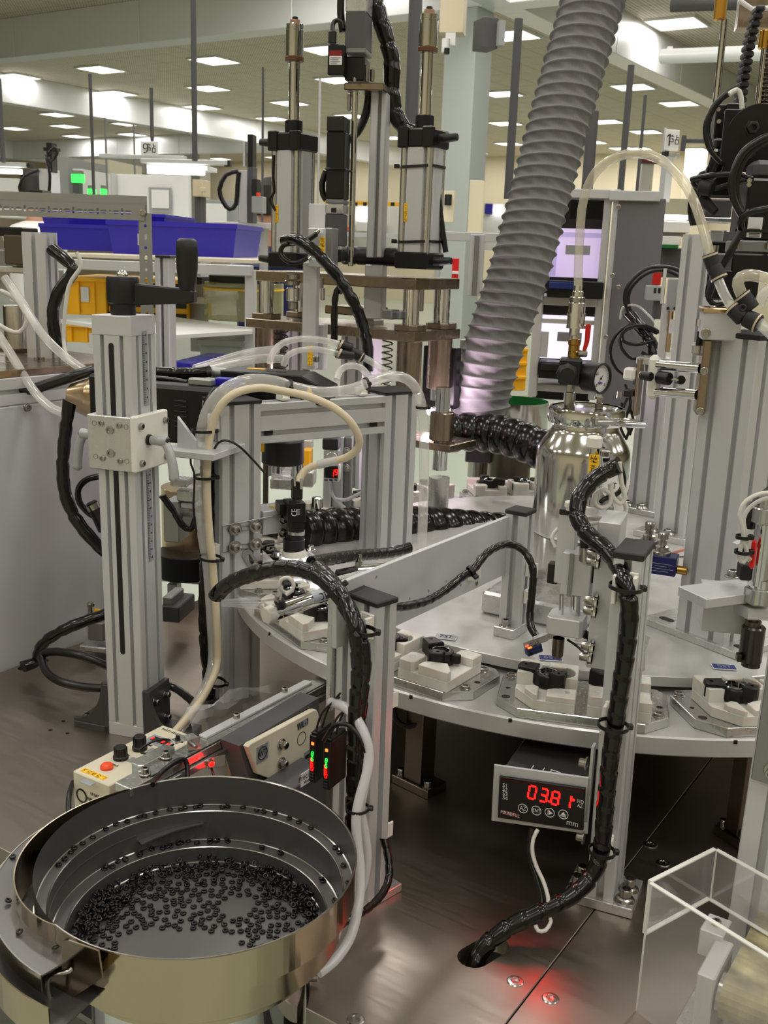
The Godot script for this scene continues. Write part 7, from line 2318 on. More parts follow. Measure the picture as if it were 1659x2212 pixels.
	hexrod(o, "upper_nut", 1653, 1096, 1130, 56, d, "alu_cut")
	vcyl(o, "thread", 1656, 1070, 1097, 28, d, "alu_cut", 20)
	for i in 5:
		vcyl(o, "thread_ridge", 1656, 1073 + i * 5, 1075 + i * 5, 31, d, "alu_cut", 20)
	hexrod(o, "lower_nut", 1640, 1268, 1302, 66, d, "alu_cut")
	vcyl(o, "barrel_foot", 1643, 1250, 1270, 48, d, "chrome", 30)
	vbox(o, "sensor", 1600, 1222, 1624, 1255, d - 0.005, 0.02, "black_plastic")
	vbox(o, "red_sticker", 1623, 1168, 1634, 1231, d - 0.018, 0.008, "red_label", 0.003)
	o = thing("tool_plate", "chamfered aluminium plate under the upright steel cylinder", "plate", dp(1640, 1300, d), 100)
	var y0 := dp(1640, 1312, d).y
	inv = o.transform.affine_inverse()
	var k := K.new()
	k.at(inv)
	slab(k, [1571, 1287, 1590, 1284, 1700, 1272, 1700, 1318, 1618, 1315], y0 - 0.014, y0, 0.001, y0)
	part(o, "plate", k, M("alu"))
	part(o, "support", K.new().box(inv * dp(1560, 1310, 1.19), Vector3(0.05, 0.05, 0.05), 0.001), M("alu"))
	o = thing("press_tool", "dark round notched press tool above the nest by the 5ST tag", "tool", dp(1625, 1390, d), 95)
	vcyl(o, "neck", 1628, 1332, 1350, 20, d, "dark_steel", 18)
	vcyl(o, "collar", 1627, 1341, 1354, 34, d, "dark_steel", 24)
	vcyl(o, "body", 1624, 1351, 1430, 50, d, "tool_steel", 36, 0.002)
	vcyl(o, "tip", 1622, 1428, 1438, 40, d, "tool_steel", 30)
	for q in [[1597, 1415], [1630, 1425]]:
		vbox(o, "claw", q[0] - 4, q[1], q[0] + 6, q[1] + 16, d - 0.012, 0.01, "tool_steel", 0.001)
	for i in 2:
		solo("white_cable", ["white sensor cable arching by the upright cylinder, the outer one", "white sensor cable arching by the upright cylinder, the inner one"][i], "cable", K.new().tube(dps([[1680, 1066, 1.12, 1645, 1066, 1.12, 1612, 1082, 1.12, 1598, 1110, 1.12, 1604, 1140, 1.12, 1606, 1160, 1.12, 1600, 1185, 1.12, 1597, 1205, 1.12, 1606, 1215, 1.12, 1614, 1195, 1.12, 1604, 1168, 1.12], [1680, 1074, 1.125, 1645, 1080, 1.125, 1618, 1098, 1.125, 1606, 1122, 1.125, 1610, 1150, 1.125, 1614, 1175, 1.125, 1612, 1200, 1.125, 1622, 1208, 1.125]][i], 0.005), 0.0026, 8), M("white_cable"))
	var bt := solo("black_cable", "thick black cable behind the white sensor cables at the right edge", "cable", K.new().tube(dps([1690, 1045, 1.16, 1650, 1075, 1.16, 1625, 1105, 1.16, 1615, 1140, 1.16], 0.005), 0.0075, 10), M("rubber"))
	tie(bt, dp(1605, 1160, 1.12), Vector3(0, 1, 0), 0.007)
	tie(bt, dp(1604, 1192, 1.12), Vector3(0, 1, 0), 0.008)

	# small cylinder with the yellow label in front of the tank
	d = 1.2
	o = thing("label_cylinder", "upright steel cylinder with white cap and yellow label in front of the tank", "pneumatic cylinder", dp(1284, 1040, d), 95)
	vcyl(o, "barrel", 1285, 966, 1092, 34, d, "chrome", 28)
	vcyl(o, "cap", 1284, 942, 968, 35, d, "white_clip", 8, 0.002)
	vbox(o, "clamp", 1294, 975, 1318, 1000, d - 0.006, 0.02, "black_metal")
	vbox(o, "clamp_plate", 1298, 973, 1318, 990, d - 0.01, 0.003, "alu_plate")
	vcyl(o, "foot", 1276, 1090, 1112, 34, d, "white_clip", 16, 0.002)
	inv = o.transform.affine_inverse()
	bolt(o, inv * dp(1309, 981, d - 0.012), Vector3.BACK, 0.0035, 0.002)
	yellow_label(o, ["檢", "查", "上"], 0.0105, Transform3D(Basis(Vector3.UP, -0.2), inv * dp(1282, 1012, d - 0.019)))
	o = thing("mount_shelf", "small clear-edged aluminium shelf with two hex screws behind the wrapped cable", "bracket", dp(1300, 1120, 1.18), 100)
	vbox(o, "shelf", 1262, 1116, 1326, 1126, 1.15, 0.06, "alu_plate")
	hexrod(o, "screw", 1317, 1093, 1118, 16, 1.16, "steel")
	for i in 3:
		solo("white_cable", ["white cable loop tied beside the wrapped cable end in front of the tank", "white cable dropping from the wrapped cable end past the round dial", "white cable sweeping back below the loops to the slide unit"][i], "cable", K.new().tube(dps([[1320, 1068, 1.13, 1305, 1058, 1.13, 1287, 1066, 1.13, 1284, 1085, 1.13, 1298, 1097, 1.13, 1316, 1090, 1.13, 1320, 1068, 1.13, 1318, 1045, 1.13], [1338, 998, 1.13, 1342, 1040, 1.13, 1350, 1075, 1.13, 1340, 1088, 1.13, 1325, 1075, 1.13, 1318, 1050, 1.13], [1328, 1070, 1.14, 1348, 1085, 1.14, 1352, 1105, 1.14, 1335, 1122, 1.14, 1300, 1128, 1.15, 1270, 1132, 1.15]][i], 0.004), 0.0028, 8), M("white_cable"))
	solo("black_cable", "black lead hooked round the white cable loops in front of the tank", "cable", K.new().tube(dps([1340, 1005, 1.14, 1348, 1040, 1.14, 1335, 1065, 1.14, 1305, 1078, 1.13, 1298, 1085, 1.13], 0.004), 0.003, 8), M("rubber"))
	o = thing("dial_sticker", "round white dial sticker on the steel tank behind the white cables", "sticker", dp(1327, 1050, 1.4), 120)
	k = K.new()
	k.turn(Vector3.ZERO, Vector3.BACK, [[0.02, -0.002], [0.02, 0.0], [0.0, 0.0002]], 36)
	part(o, "disc", k, M("white"))
	k = K.new()
	for i in 40:
		var q := Vector3(cos(TAU * i / 40), sin(TAU * i / 40), 0)
		k.rod(q * 0.0175 + Vector3(0, 0, 0.0004), q * 0.0155 + Vector3(0, 0, 0.0004), 0.0002, 0.0002, 4)
	part(o, "scale", k, M("ink"))
	txt(o, "T", 0.008, M("ink"), Transform3D(Basis(), Vector3(0, 0.0, 0.0004)))

func parts(o: Node3D, rows: Array) -> void:  # rows of [kind b or c, name, x0, y0, x1, y1, distance, depth, material]
	for q in rows:
		if q[0] == "b":
			vbox(o, q[1], q[2], q[3], q[4], q[5], q[6], q[7], q[8], minf(0.002, q[7] * 0.2))
		else:
			vcyl(o, q[1], (q[2] + q[4]) / 2.0, q[3], q[5], q[4] - q[2], q[6], q[8], 24 if q[0] == "c" else 6, 0.001)

func press() -> void:
	var B := 125.0
	var corner := dp(895, 718, 2.05)
	var y1 := corner.y
	var base := gp(945, 1105, 1.0)
	var o := thing("guide_press", "two-level press frame of brown steel plates on chrome guide pillars behind the gantry", "press", Vector3(corner.x, 0.986, corner.z), B)
	var inv := o.transform.affine_inverse()
	var a := inv * onv(530, 678, corner, B)
	var b := inv * onv(996, 697, corner, B - 90.0)
	var lx := a.x
	var lz := -absf(b.z)
	var hy := y1 - 0.986
	var c2 := dp(905, 602, 2.05)
	var uy := c2.y - 0.986
	var f2 := inv * Vector3(c2.x, 0.986, c2.z)
	part(o, "lower_plate", K.new().box(Vector3(lx / 2, hy - 0.01, lz / 2), Vector3(-lx, 0.02, -lz), 0.0015), M("brown_steel"))
	part(o, "upper_plate", K.new().box(Vector3(lx / 2 + 0.01, uy - 0.011, lz / 2), Vector3(-lx - 0.03, 0.022, -lz - 0.01), 0.0015), M("brown_steel"))
	var k := K.new()
	for q in [[lx + 0.035, -0.03], [lx + 0.035, lz + 0.03], [-0.03, -0.03], [-0.03, lz + 0.03]]:
		part(o, "pillar", K.new().rod(Vector3(q[0], hy - 0.15, q[1]), Vector3(q[0], uy - 0.02, q[1]), 0.0165, 0.0165, 24), M("chrome"))
		part(o, "flange", K.new().at(Transform3D(Basis(), Vector3(q[0], 0, q[1]))).prism(rect2(-0.028, -0.028, 0.028, 0.028, 0.012), hy, hy + 0.012, [], 0.001), M("brown_steel"))
		part(o, "bush", K.new().rod(Vector3(q[0], hy - 0.125, q[1]), Vector3(q[0], hy - 0.02, q[1]), 0.0255, 0.0255, 28, 0.001), M("brown_steel"))
	# the near pillar down to its foot
	var P := inv * Vector3(base.x, 1.0, base.z)
	var pz := P.z
	var px := P.x
	part(o, "pillar", K.new().rod(Vector3(px, 0.1, pz), Vector3(px, hy - 0.1, pz), 0.0145, 0.0145, 24), M("chrome"))
	part(o, "collar", K.new().rod(Vector3(px, 0.16, pz), Vector3(px, 0.215, pz), 0.024, 0.024, 28, 0.001), M("brown_steel"))
	part(o, "bridge", K.new().box(Vector3(px - 0.05, 0.15, pz - 0.02), Vector3(0.18, 0.014, 0.1), 0.001), M("brown_steel"))
	part(o, "foot", K.new().rod(Vector3(px, 0.014, pz), Vector3(px, 0.085, pz), 0.021, 0.021, 24, 0.001), M("alu_plate"))
	part(o, "foot_plate", K.new().box(Vector3(px, 0.007, pz), Vector3(0.08, 0.014, 0.08), 0.001), M("alu_plate"))
	bolt(o, Vector3(px - 0.028, 0.014, pz + 0.02), Vector3.UP, 0.006, 0.008, 1.5)
	for q in [[lx + 0.04, lz * 0.5], [lx * 0.5, lz + 0.05]]:
		part(o, "leg", K.new().at(Transform3D(Basis(), Vector3(q[0], 0, q[1]))).prism(slots(0.06, 0.06, 2, 2), 0.0, hy - 0.02), M("alu"))
	# springs below the plate
	for q in [[612, 690, 2.3], [838, 715, 2.12]]:
		var s := []
		var p0 := dp(q[0], q[1], q[2])
		for i in 90:
			var f := TAU * i / 9.0
			s.append(inv * (p0 + Vector3(cos(f) * 0.011, -0.0014 * i, sin(f) * 0.011)))
		part(o, "spring", K.new().tube(PackedVector3Array(s), 0.0016, 5), M("tool_steel"))
	parts(o, [["c", "joint", 620, 592, 648, 604, 2.2, 0, "steel"], ["h", "joint", 614, 606, 650, 616, 2.2, 0, "steel"], ["c", "joint", 618, 622, 648, 650, 2.2, 0, "chrome"], ["h", "joint", 621, 652, 646, 668, 2.2, 0, "steel"], ["c", "joint", 684, 622, 702, 648, 2.15, 0, "chrome"], ["h", "joint", 686, 600, 700, 624, 2.15, 0, "steel"], ["c", "joint", 900, 610, 916, 672, 2.15, 0, "steel"], ["b", "stop_block", 822, 669, 848, 690, 2.08, 0.03, "alu_dark"], ["b", "stop_block", 848, 672, 866, 690, 2.08, 0.03, "alu_dark"], ["b", "inner_plate", 690, 602, 780, 612, 2.2, 0.1, "brown_steel"], ["b", "pink_lit_guide", 776, 690, 808, 810, 2.25, 0.04, "alu"], ["b", "dark_guard", 905, 750, 990, 880, 2.2, 0.02, "black_metal"], ["b", "column", 985, 735, 1018, 960, 2.25, 0.05, "alu"], ["b", "shim", 690, 662, 790, 680, 2.25, 0.1, "brown_steel"]])
	# the two big pneumatic cylinders
	for i in 2:
		var q: Array = [[631, 2.22, 0, "left pneumatic press cylinder with chrome rod and black heads above the brown plates"], [905, 2.1, -7, "right pneumatic press cylinder with chrome rod, black heads and fittings by the duct"]][i]
		var x: float = q[0]
		var d: float = q[1]
		var e: float = q[2]
		o = thing("press_cylinder", q[3], "pneumatic cylinder", dp(x, 570, d), 118, "press cylinders")
		inv = o.transform.affine_inverse()
		var yb := dp(x, 545, d).y - o.position.y
		var yt := dp(x, 328 + e, d).y - o.position.y
		var h := 0.034
		k = K.new()
		k.prism(PackedVector2Array([Vector2(-h, -h * 0.5), Vector2(-h * 0.5, -h), Vector2(h * 0.5, -h), Vector2(h, -h * 0.5), Vector2(h, h * 0.5), Vector2(h * 0.62, h * 0.72), Vector2(h * 0.5, h), Vector2(-h * 0.5, h), Vector2(-h * 0.62, h * 0.72), Vector2(-h, h * 0.5)]), yb, yt)
		part(o, "barrel", k, M("alu"))
		for sx in [-1, 1]:
			for sz in [-1, 1]:
				part(o, "tie_rod", K.new().rod(Vector3(sx * h * 0.78, yb, sz * h * 0.78), Vector3(sx * h * 0.78, yt, sz * h * 0.78), 0.0075, 0.0075, 14), M("alu_cut"))
		part(o, "lower_head", K.new().box(Vector3(0, yb - 0.016, 0), Vector3(0.074, 0.032, 0.074), 0.003), M("black_metal"))
		part(o, "upper_head", K.new().box(Vector3(0, yt + 0.017, 0), Vector3(0.074, 0.034, 0.074), 0.003), M("black_metal"))
		for sx in [-1, 1]:
			part(o, "head_lug", K.new().box(Vector3(sx * 0.026, yt + 0.018, 0.034), Vector3(0.022, 0.038, 0.014), 0.002), M("black_metal"))
		part(o, "neck", K.new().rod(Vector3(0, yt + 0.033, 0), Vector3(0, yt + 0.06, 0), 0.018, 0.018, 24, 0.001), M("black_metal"))
		var yr := dp(x, 130 + e * 3, d).y - o.position.y
		var yc := dp(x, 62 + e * 3, d).y - o.position.y
		part(o, "rod", K.new().rod(Vector3(0, yt + 0.05, 0), Vector3(0, yr, 0), 0.0108, 0.0108, 24), M("chrome"))
		part(o, "bumper", K.new().rod(Vector3(0, yr - 0.003, 0), Vector3(0, yr + 0.006, 0), 0.019, 0.019, 28, 0.001), M("amber_rubber"))
		part(o, "sleeve", K.new().rod(Vector3(0, yr + 0.006, 0), Vector3(0, yc, 0), 0.0178, 0.0178, 10, 0.0005), M("chrome"))
		part(o, "nut", K.new().rod(Vector3(0, yc - 0.004, 0), Vector3(0, yc + 0.008, 0), 0.019, 0.019, 6, 0.001), M("chrome"))
		part(o, "jam_nut", K.new().rod(Vector3(0, yc + 0.008, 0), Vector3(0, yc + 0.016, 0), 0.011, 0.011, 6, 0.0005), M("copper"))
		part(o, "rod_tip", K.new().rod(Vector3(0, yc + 0.014, 0), Vector3(0, yc + 0.022, 0), 0.006, 0.006, 14, 0.001), M("black_metal"))
		yellow_label(o, ["人", "工", "智", "黃", "組"], 0.0066, Transform3D(Basis(), Vector3(-0.016, lerpf(yb, yt, 0.38), 0.0345)))
		var sgn := -1.0 if i == 0 else 1.0
		for y in [yt + 0.017, yb - 0.016]:
			k = K.new()
			k.rod(Vector3(sgn * 0.036, y, 0.01), Vector3(sgn * 0.05, y, 0.01), 0.009, 0.009, 6, 0.001)
			k.rod(Vector3(sgn * 0.049, y, 0.01), Vector3(sgn * 0.075, y + 0.002, 0.01), 0.0085, 0.007, 14, 0.001)
			part(o, "fitting", k, M("black_plastic"))
		if i == 1:
			for y in [lerpf(yb, yt, 0.82), lerpf(yb, yt, 0.1)]:
				part(o, "strap", K.new().at(Transform3D(Basis(Vector3.BACK, 0.05), Vector3(0, y, 0))).prism(rect2(-0.037, -0.037, 0.037, 0.037, 0.012), -0.0025, 0.0025, [rect2(-0.0355, -0.0355, 0.0355, 0.0355, 0.011)]), M("black_plastic"))
				part(o, "strap_head", K.new().box(Vector3(-0.038, y, 0.036), Vector3(0.009, 0.008, 0.009), 0.001), M("black_plastic"))
	solo("air_hose", "black air hose from upper to lower fitting of the right press cylinder", "hose", K.new().tube(dps([951, 330, 2.1, 947, 372, 2.1, 948, 430, 2.1, 955, 490, 2.1, 963, 545, 2.1], 0.008), 0.0055, 10), M("rubber"))
	solo("air_hose", "thin black lead on the left flank of the left press cylinder", "hose", K.new().tube(dps([592, 335, 2.2, 590, 380, 2.2, 592, 415, 2.2, 582, 430, 2.2, 596, 455, 2.2], 0.008), 0.003, 8), M("rubber"))
	# actuators between the cylinders
	o = thing("electric_actuator", "tall grey actuator column with plate, chrome rod and black motor between the press cylinders", "actuator", dp(790, 570, 2.16), 100)
	parts(o, [["b", "column", 796, 192, 812, 560, 2.15, 0.05, "alu"], ["b", "column", 818, 192, 830, 560, 2.15, 0.05, "alu"], ["b", "column", 810, 192, 820, 560, 2.16, 0.04, "alu_dark"], ["b", "column", 786, 572, 826, 690, 2.17, 0.05, "alu"], ["b", "top_plate", 742, 178, 830, 195, 2.12, 0.09, "brown_steel"], ["c", "guide_rod", 756, 190, 769, 575, 2.14, 0, "chrome"], ["b", "motor", 744, 122, 788, 174, 2.13, 0.05, "black_metal"], ["b", "gearbox", 745, 26, 791, 106, 2.12, 0.06, "dark_grey"], ["b", "flange", 745, 102, 790, 115, 2.12, 0.062, "alu_dark"], ["b", "head", 746, -40, 792, 26, 2.12, 0.062, "alu_plate"], ["c", "bolt", 762, 168, 770, 178, 2.1, 0, "steel"], ["c", "gland", 788, 140, 796, 176, 2.14, 0, "steel"], ["c", "gland", 799, 150, 809, 176, 2.16, 0, "steel"], ["b", "linear_rail", 750, 200, 758, 240, 2.18, 0.02, "steel"]])
	o = thing("signal_box", "small black junction box with red and white label beside the actuator", "junction box", dp(725, 130, 2.12), 100)
	parts(o, [["b", "case", 707, 95, 743, 162, 2.11, 0.03, "black_metal"], ["b", "red_label", 711, 109, 739, 121, 2.109, 0.001, "red_dark"], ["b", "white_label", 711, 121, 739, 140, 2.109, 0.001, "paper"], ["c", "gland", 709, 68, 727, 94, 2.12, 0, "black_plastic"]])
	for i in 4:
		vbox(o, "print", 713, 124 + i * 4, [736, 731, 735, 728][i], 125 + i * 4, 2.1078, 0.0004, "ink", 0.0)
	o = thing("servo_actuator", "slim black servo actuator with silver block below, left of the chrome rod", "actuator", dp(724, 565, 2.1), 100)
	parts(o, [["b", "motor", 704, 284, 744, 430, 2.09, 0.05, "black_metal"], ["b", "encoder", 705, 250, 744, 284, 2.088, 0.052, "black_plastic"], ["b", "flange", 703, 430, 742, 440, 2.09, 0.05, "alu_dark"], ["b", "block", 702, 440, 741, 462, 2.088, 0.052, "alu_plate"], ["b", "gearbox", 701, 462, 739, 531, 2.09, 0.05, "dark_grey"], ["b", "flange", 700, 531, 738, 540, 2.09, 0.05, "alu_plate"], ["b", "foot", 700, 540, 737, 566, 2.09, 0.05, "black_metal"], ["c", "port", 715, 449, 727, 459, 2.06, 0, "ink"], ["b", "strap", 700, 362, 747, 367, 2.085, 0.056, "black_plastic"]])
	# bracket with the yellow label and the bar below
	o = thing("support_bar", "upright aluminium bar with a grey bracket block and yellow label in front of the press", "bracket", dp(690, 790, 1.98), 100)
	parts(o, [["b", "bar", 652, 568, 682, 800, 1.99, 0.03, "alu"], ["b", "block", 664, 492, 702, 578, 1.97, 0.04, "alu"], ["b", "block", 702, 492, 718, 578, 1.975, 0.05, "alu_dark"], ["b", "clear_plate", 666, 440, 702, 492, 2.0, 0.005, "milky_tube"], ["b", "carriage", 676, 700, 700, 800, 2.02, 0.03, "alu"], ["c", "knob", 675, 770, 690, 782, 1.96, 0, "steel"]])
	inv = o.transform.affine_inverse()
	yellow_label(o, ["旋", "轉", "位", "入"], 0.009, Transform3D(Basis(), inv * dp(696, 535, 1.966)))
	yellow_label(o, ["轉", "位", "入", "工"], 0.009, Transform3D(Basis(), inv * dp(670, 768, 1.98)))
	for q in [[688, 498], [670, 557]]:
		part(o, "sensor_head", K.new().rod(inv * dp(q[0] - 7, q[1] + 6, 1.955), inv * dp(q[0], q[1], 1.96), 0.006, 0.0045, 12), M("chrome"))
	# wrapped cables round the press
	wrapped("wrapped_cable", "black wrapped cable bowing from the support bar down in front of the press plates", dps([618, 520, 1.98, 640, 518, 1.94, 665, 531, 1.92, 700, 562, 1.9, 735, 605, 1.9, 765, 655, 1.9, 785, 705, 1.92, 794, 750, 1.94, 795, 800, 1.96], 0.006), 0.0105, 0.028)
	wrapped("wrapped_cable", "thinner black wrapped cable standing under the bowed one", dps([740, 630, 2.0, 730, 625, 2.0, 724, 645, 2.0, 722, 690, 2.0, 722, 735, 2.0], 0.006), 0.0065, 0.02)
	solo("black_cable", "black cable loop at the upper end of the bowed wrapped cable", "cable", K.new().tube(dps([684, 505, 1.95, 665, 518, 1.95, 640, 525, 1.95, 612, 530, 1.96, 607, 550, 1.96, 625, 566, 1.95, 648, 566, 1.95, 664, 556, 1.95], 0.006), 0.0048, 8), M("rubber"))
	wrapped("wrapped_cable", "thick black wrapped cable hanging from above between actuator and right press cylinder", dps([806, -40, 2.2, 815, 20, 2.2, 832, 75, 2.2, 846, 130, 2.2, 846, 190, 2.2, 852, 235, 2.2, 866, 268, 2.2, 888, 288, 2.2], 0.006), 0.0165, 0.04)
	solo("black_cable", "black cable hanging left of the grey actuator column", "cable", K.new().tube(dps([737, -30, 2.14, 736, 30, 2.14, 741, 70, 2.14], 0.01), 0.007, 8), M("rubber"))
	solo("black_cable", "black cable bent over into the gland of the small junction box", "cable", K.new().tube(dps([742, 62, 2.13, 738, 48, 2.13, 727, 44, 2.13, 719, 52, 2.13, 718, 72, 2.12], 0.005), 0.0045, 8), M("rubber"))
	solo("black_cable", "black cables sweeping down behind the chrome rod of the press", "cable", K.new().tube(dps([800, 180, 2.2, 792, 240, 2.2, 772, 285, 2.2, 748, 305, 2.2], 0.008), 0.0085, 8), M("rubber"))
	solo("black_cable", "flat black cable loop on the flank of the slim servo actuator", "cable", K.new().tube(dps([704, 370, 2.12, 696, 395, 2.12, 698, 420, 2.12, 705, 432, 2.12], 0.008), 0.006, 8), M("rubber"))
	solo("corrugated_hose", "black hose lying level on the upper brown press plate", "hose", K.new().sweep(dps([738, 551, 2.2, 800, 553, 2.2, 866, 556, 2.18], 0.004), func(s, _a): return 0.019 - (0.002 if fmod(s, 0.03) < 0.003 else 0.0), 20), M("black_plastic"))
	# work lights by the near pillar
	for i in 2:
		o = thing("spot_lamp", ["small bright lamp left of the near press pillar", "small bright lamp right of the near press pillar"][i], "lamp", dp([929, 965][i], 889, 2.15), 100)
		part(o, "bulb", K.new().at(R(Vector3.RIGHT, 90)).lathe([[0.0, 0.006], [0.006, 0.004], [0.0075, 0.0], [0.0075, -0.004], [0.0, -0.004]], 18), M("ring_light"))
		part(o, "socket", K.new().rod(Vector3(0, 0, -0.004), Vector3(0, 0, -0.02), 0.009, 0.009, 16), M("black_plastic"))
		var l := OmniLight3D.new()
		l.name = "lamp_light"
		l.light_color = Color(1.0, 0.88, 0.97)
		l.light_energy = 0.03
		l.light_size = 0.006
		l.omni_range = 6.0
		l.shadow_enabled = true
		l.position = Vector3(0, 0, 0.012)
		o.add_child(l)
	# seen through the portal: display unit and its bar
	o = thing("pressure_display", "small grey pressure display showing red digits on a bar behind the gantry", "display", dp(717, 1022, 1.9), 95)
	parts(o, [["b", "bar", 698, 945, 715, 1110, 1.95, 0.03, "alu"], ["b", "bar", 718, 945, 740, 1110, 1.96, 0.03, "alu"], ["b", "bar", 742, 945, 758, 1110, 1.97, 0.03, "alu_dark"], ["b", "case", 698, 1002, 733, 1041, 1.9, 0.03, "white_clip"], ["b", "screen", 700, 1007, 730, 1033, 1.899, 0.001, "ink"], ["b", "key", 700, 1035, 708, 1039, 1.899, 0.001, "dark_grey"], ["b", "key", 711, 1035, 719, 1039, 1.899, 0.001, "blue_sensor"], ["b", "key", 722, 1035, 729, 1039, 1.899, 0.001, "dark_grey"], ["b", "black_head", 696, 948, 730, 972, 1.9, 0.04, "black_plastic"], ["b", "body", 699, 972, 732, 1002, 1.9, 0.03, "alu_plate"]])
	inv = o.transform.affine_inverse()
	k = K.new()
	seg7(k, "19", inv * dp(722, 1020, 1.8965), 0.0098, false, 0.7)
	part(o, "digits", k, M("red_digit"))
	k = K.new()
	seg7(k, "7", inv * dp(719, 1029, 1.8965), 0.0035)
	part(o, "digits", k, M("red_digit"))
	part(o, "knob", K.new().rod(inv * dp(716, 989, 1.9), inv * dp(716, 989, 1.88), 0.0115, 0.0105, 24, 0.001), M("alu_plate"))
	for q in [[749, 974], [749, 1011]]:
		bolt(o, inv * dp(q[0], q[1], 1.965), Vector3.BACK, 0.005, 0.005, 1.5)
	for i in 2:
		solo("white_tube", ["white tube drooping from the pressure display behind the hose", "white tube running level to the right behind the gantry column"][i], "tube", K.new().tube(dps([[714, 1044, 1.92, 716, 1065, 1.92, 728, 1082, 1.92, 745, 1098, 1.92], [725, 1078, 1.92, 745, 1080, 1.92, 765, 1072, 1.92, 785, 1062, 1.92]][i], 0.006), 0.0036, 8), M("milky_tube"))
	o = thing("steel_boss", "small knurled steel knob on the hose behind the camera", "knob", dp(687, 1095, 1.8), 90)
	vcyl(o, "knob", 687, 1076, 1098, 17, 1.78, "chrome", 12, 0.001)
	o = thing("yellow_block", "yellow plastic block under the gantry beam behind the scan lens", "block", dp(660, 985, 2.3), 95)
	parts(o, [["b", "block", 652, 973, 670, 1010, 2.3, 0.04, "crate_yellow"], ["b", "white_box", 655, 953, 672, 972, 2.35, 0.04, "white"]])
	o = thing("chrome_posts", "group of short chrome posts below the black scan lens", "fixture", dp(600, 1015, 2.1), 95)
	parts(o, [["c", "post", 588, 1003, 609, 1022, 2.0, 0, "chrome"], ["c", "post", 628, 1000, 655, 1030, 2.05, 0, "chrome"], ["c", "post", 568, 1000, 580, 1090, 2.0, 0, "dark_steel"], ["b", "block", 583, 1035, 630, 1058, 2.05, 0.05, "alu_plate"], ["b", "block", 606, 1020, 676, 1052, 2.1, 0.05, "alu_plate"]])

func bg(called: String, label: String, category: String, rows: Array, bearing := 100.0, group := "") -> Node3D:
	var q: Array = rows[0]
	var p := dp((q[2] + q[4]) / 2.0, q[5], q[6])
	var o := thing(called, label, category, p, bearing, group)
	parts(o, rows)
	return o

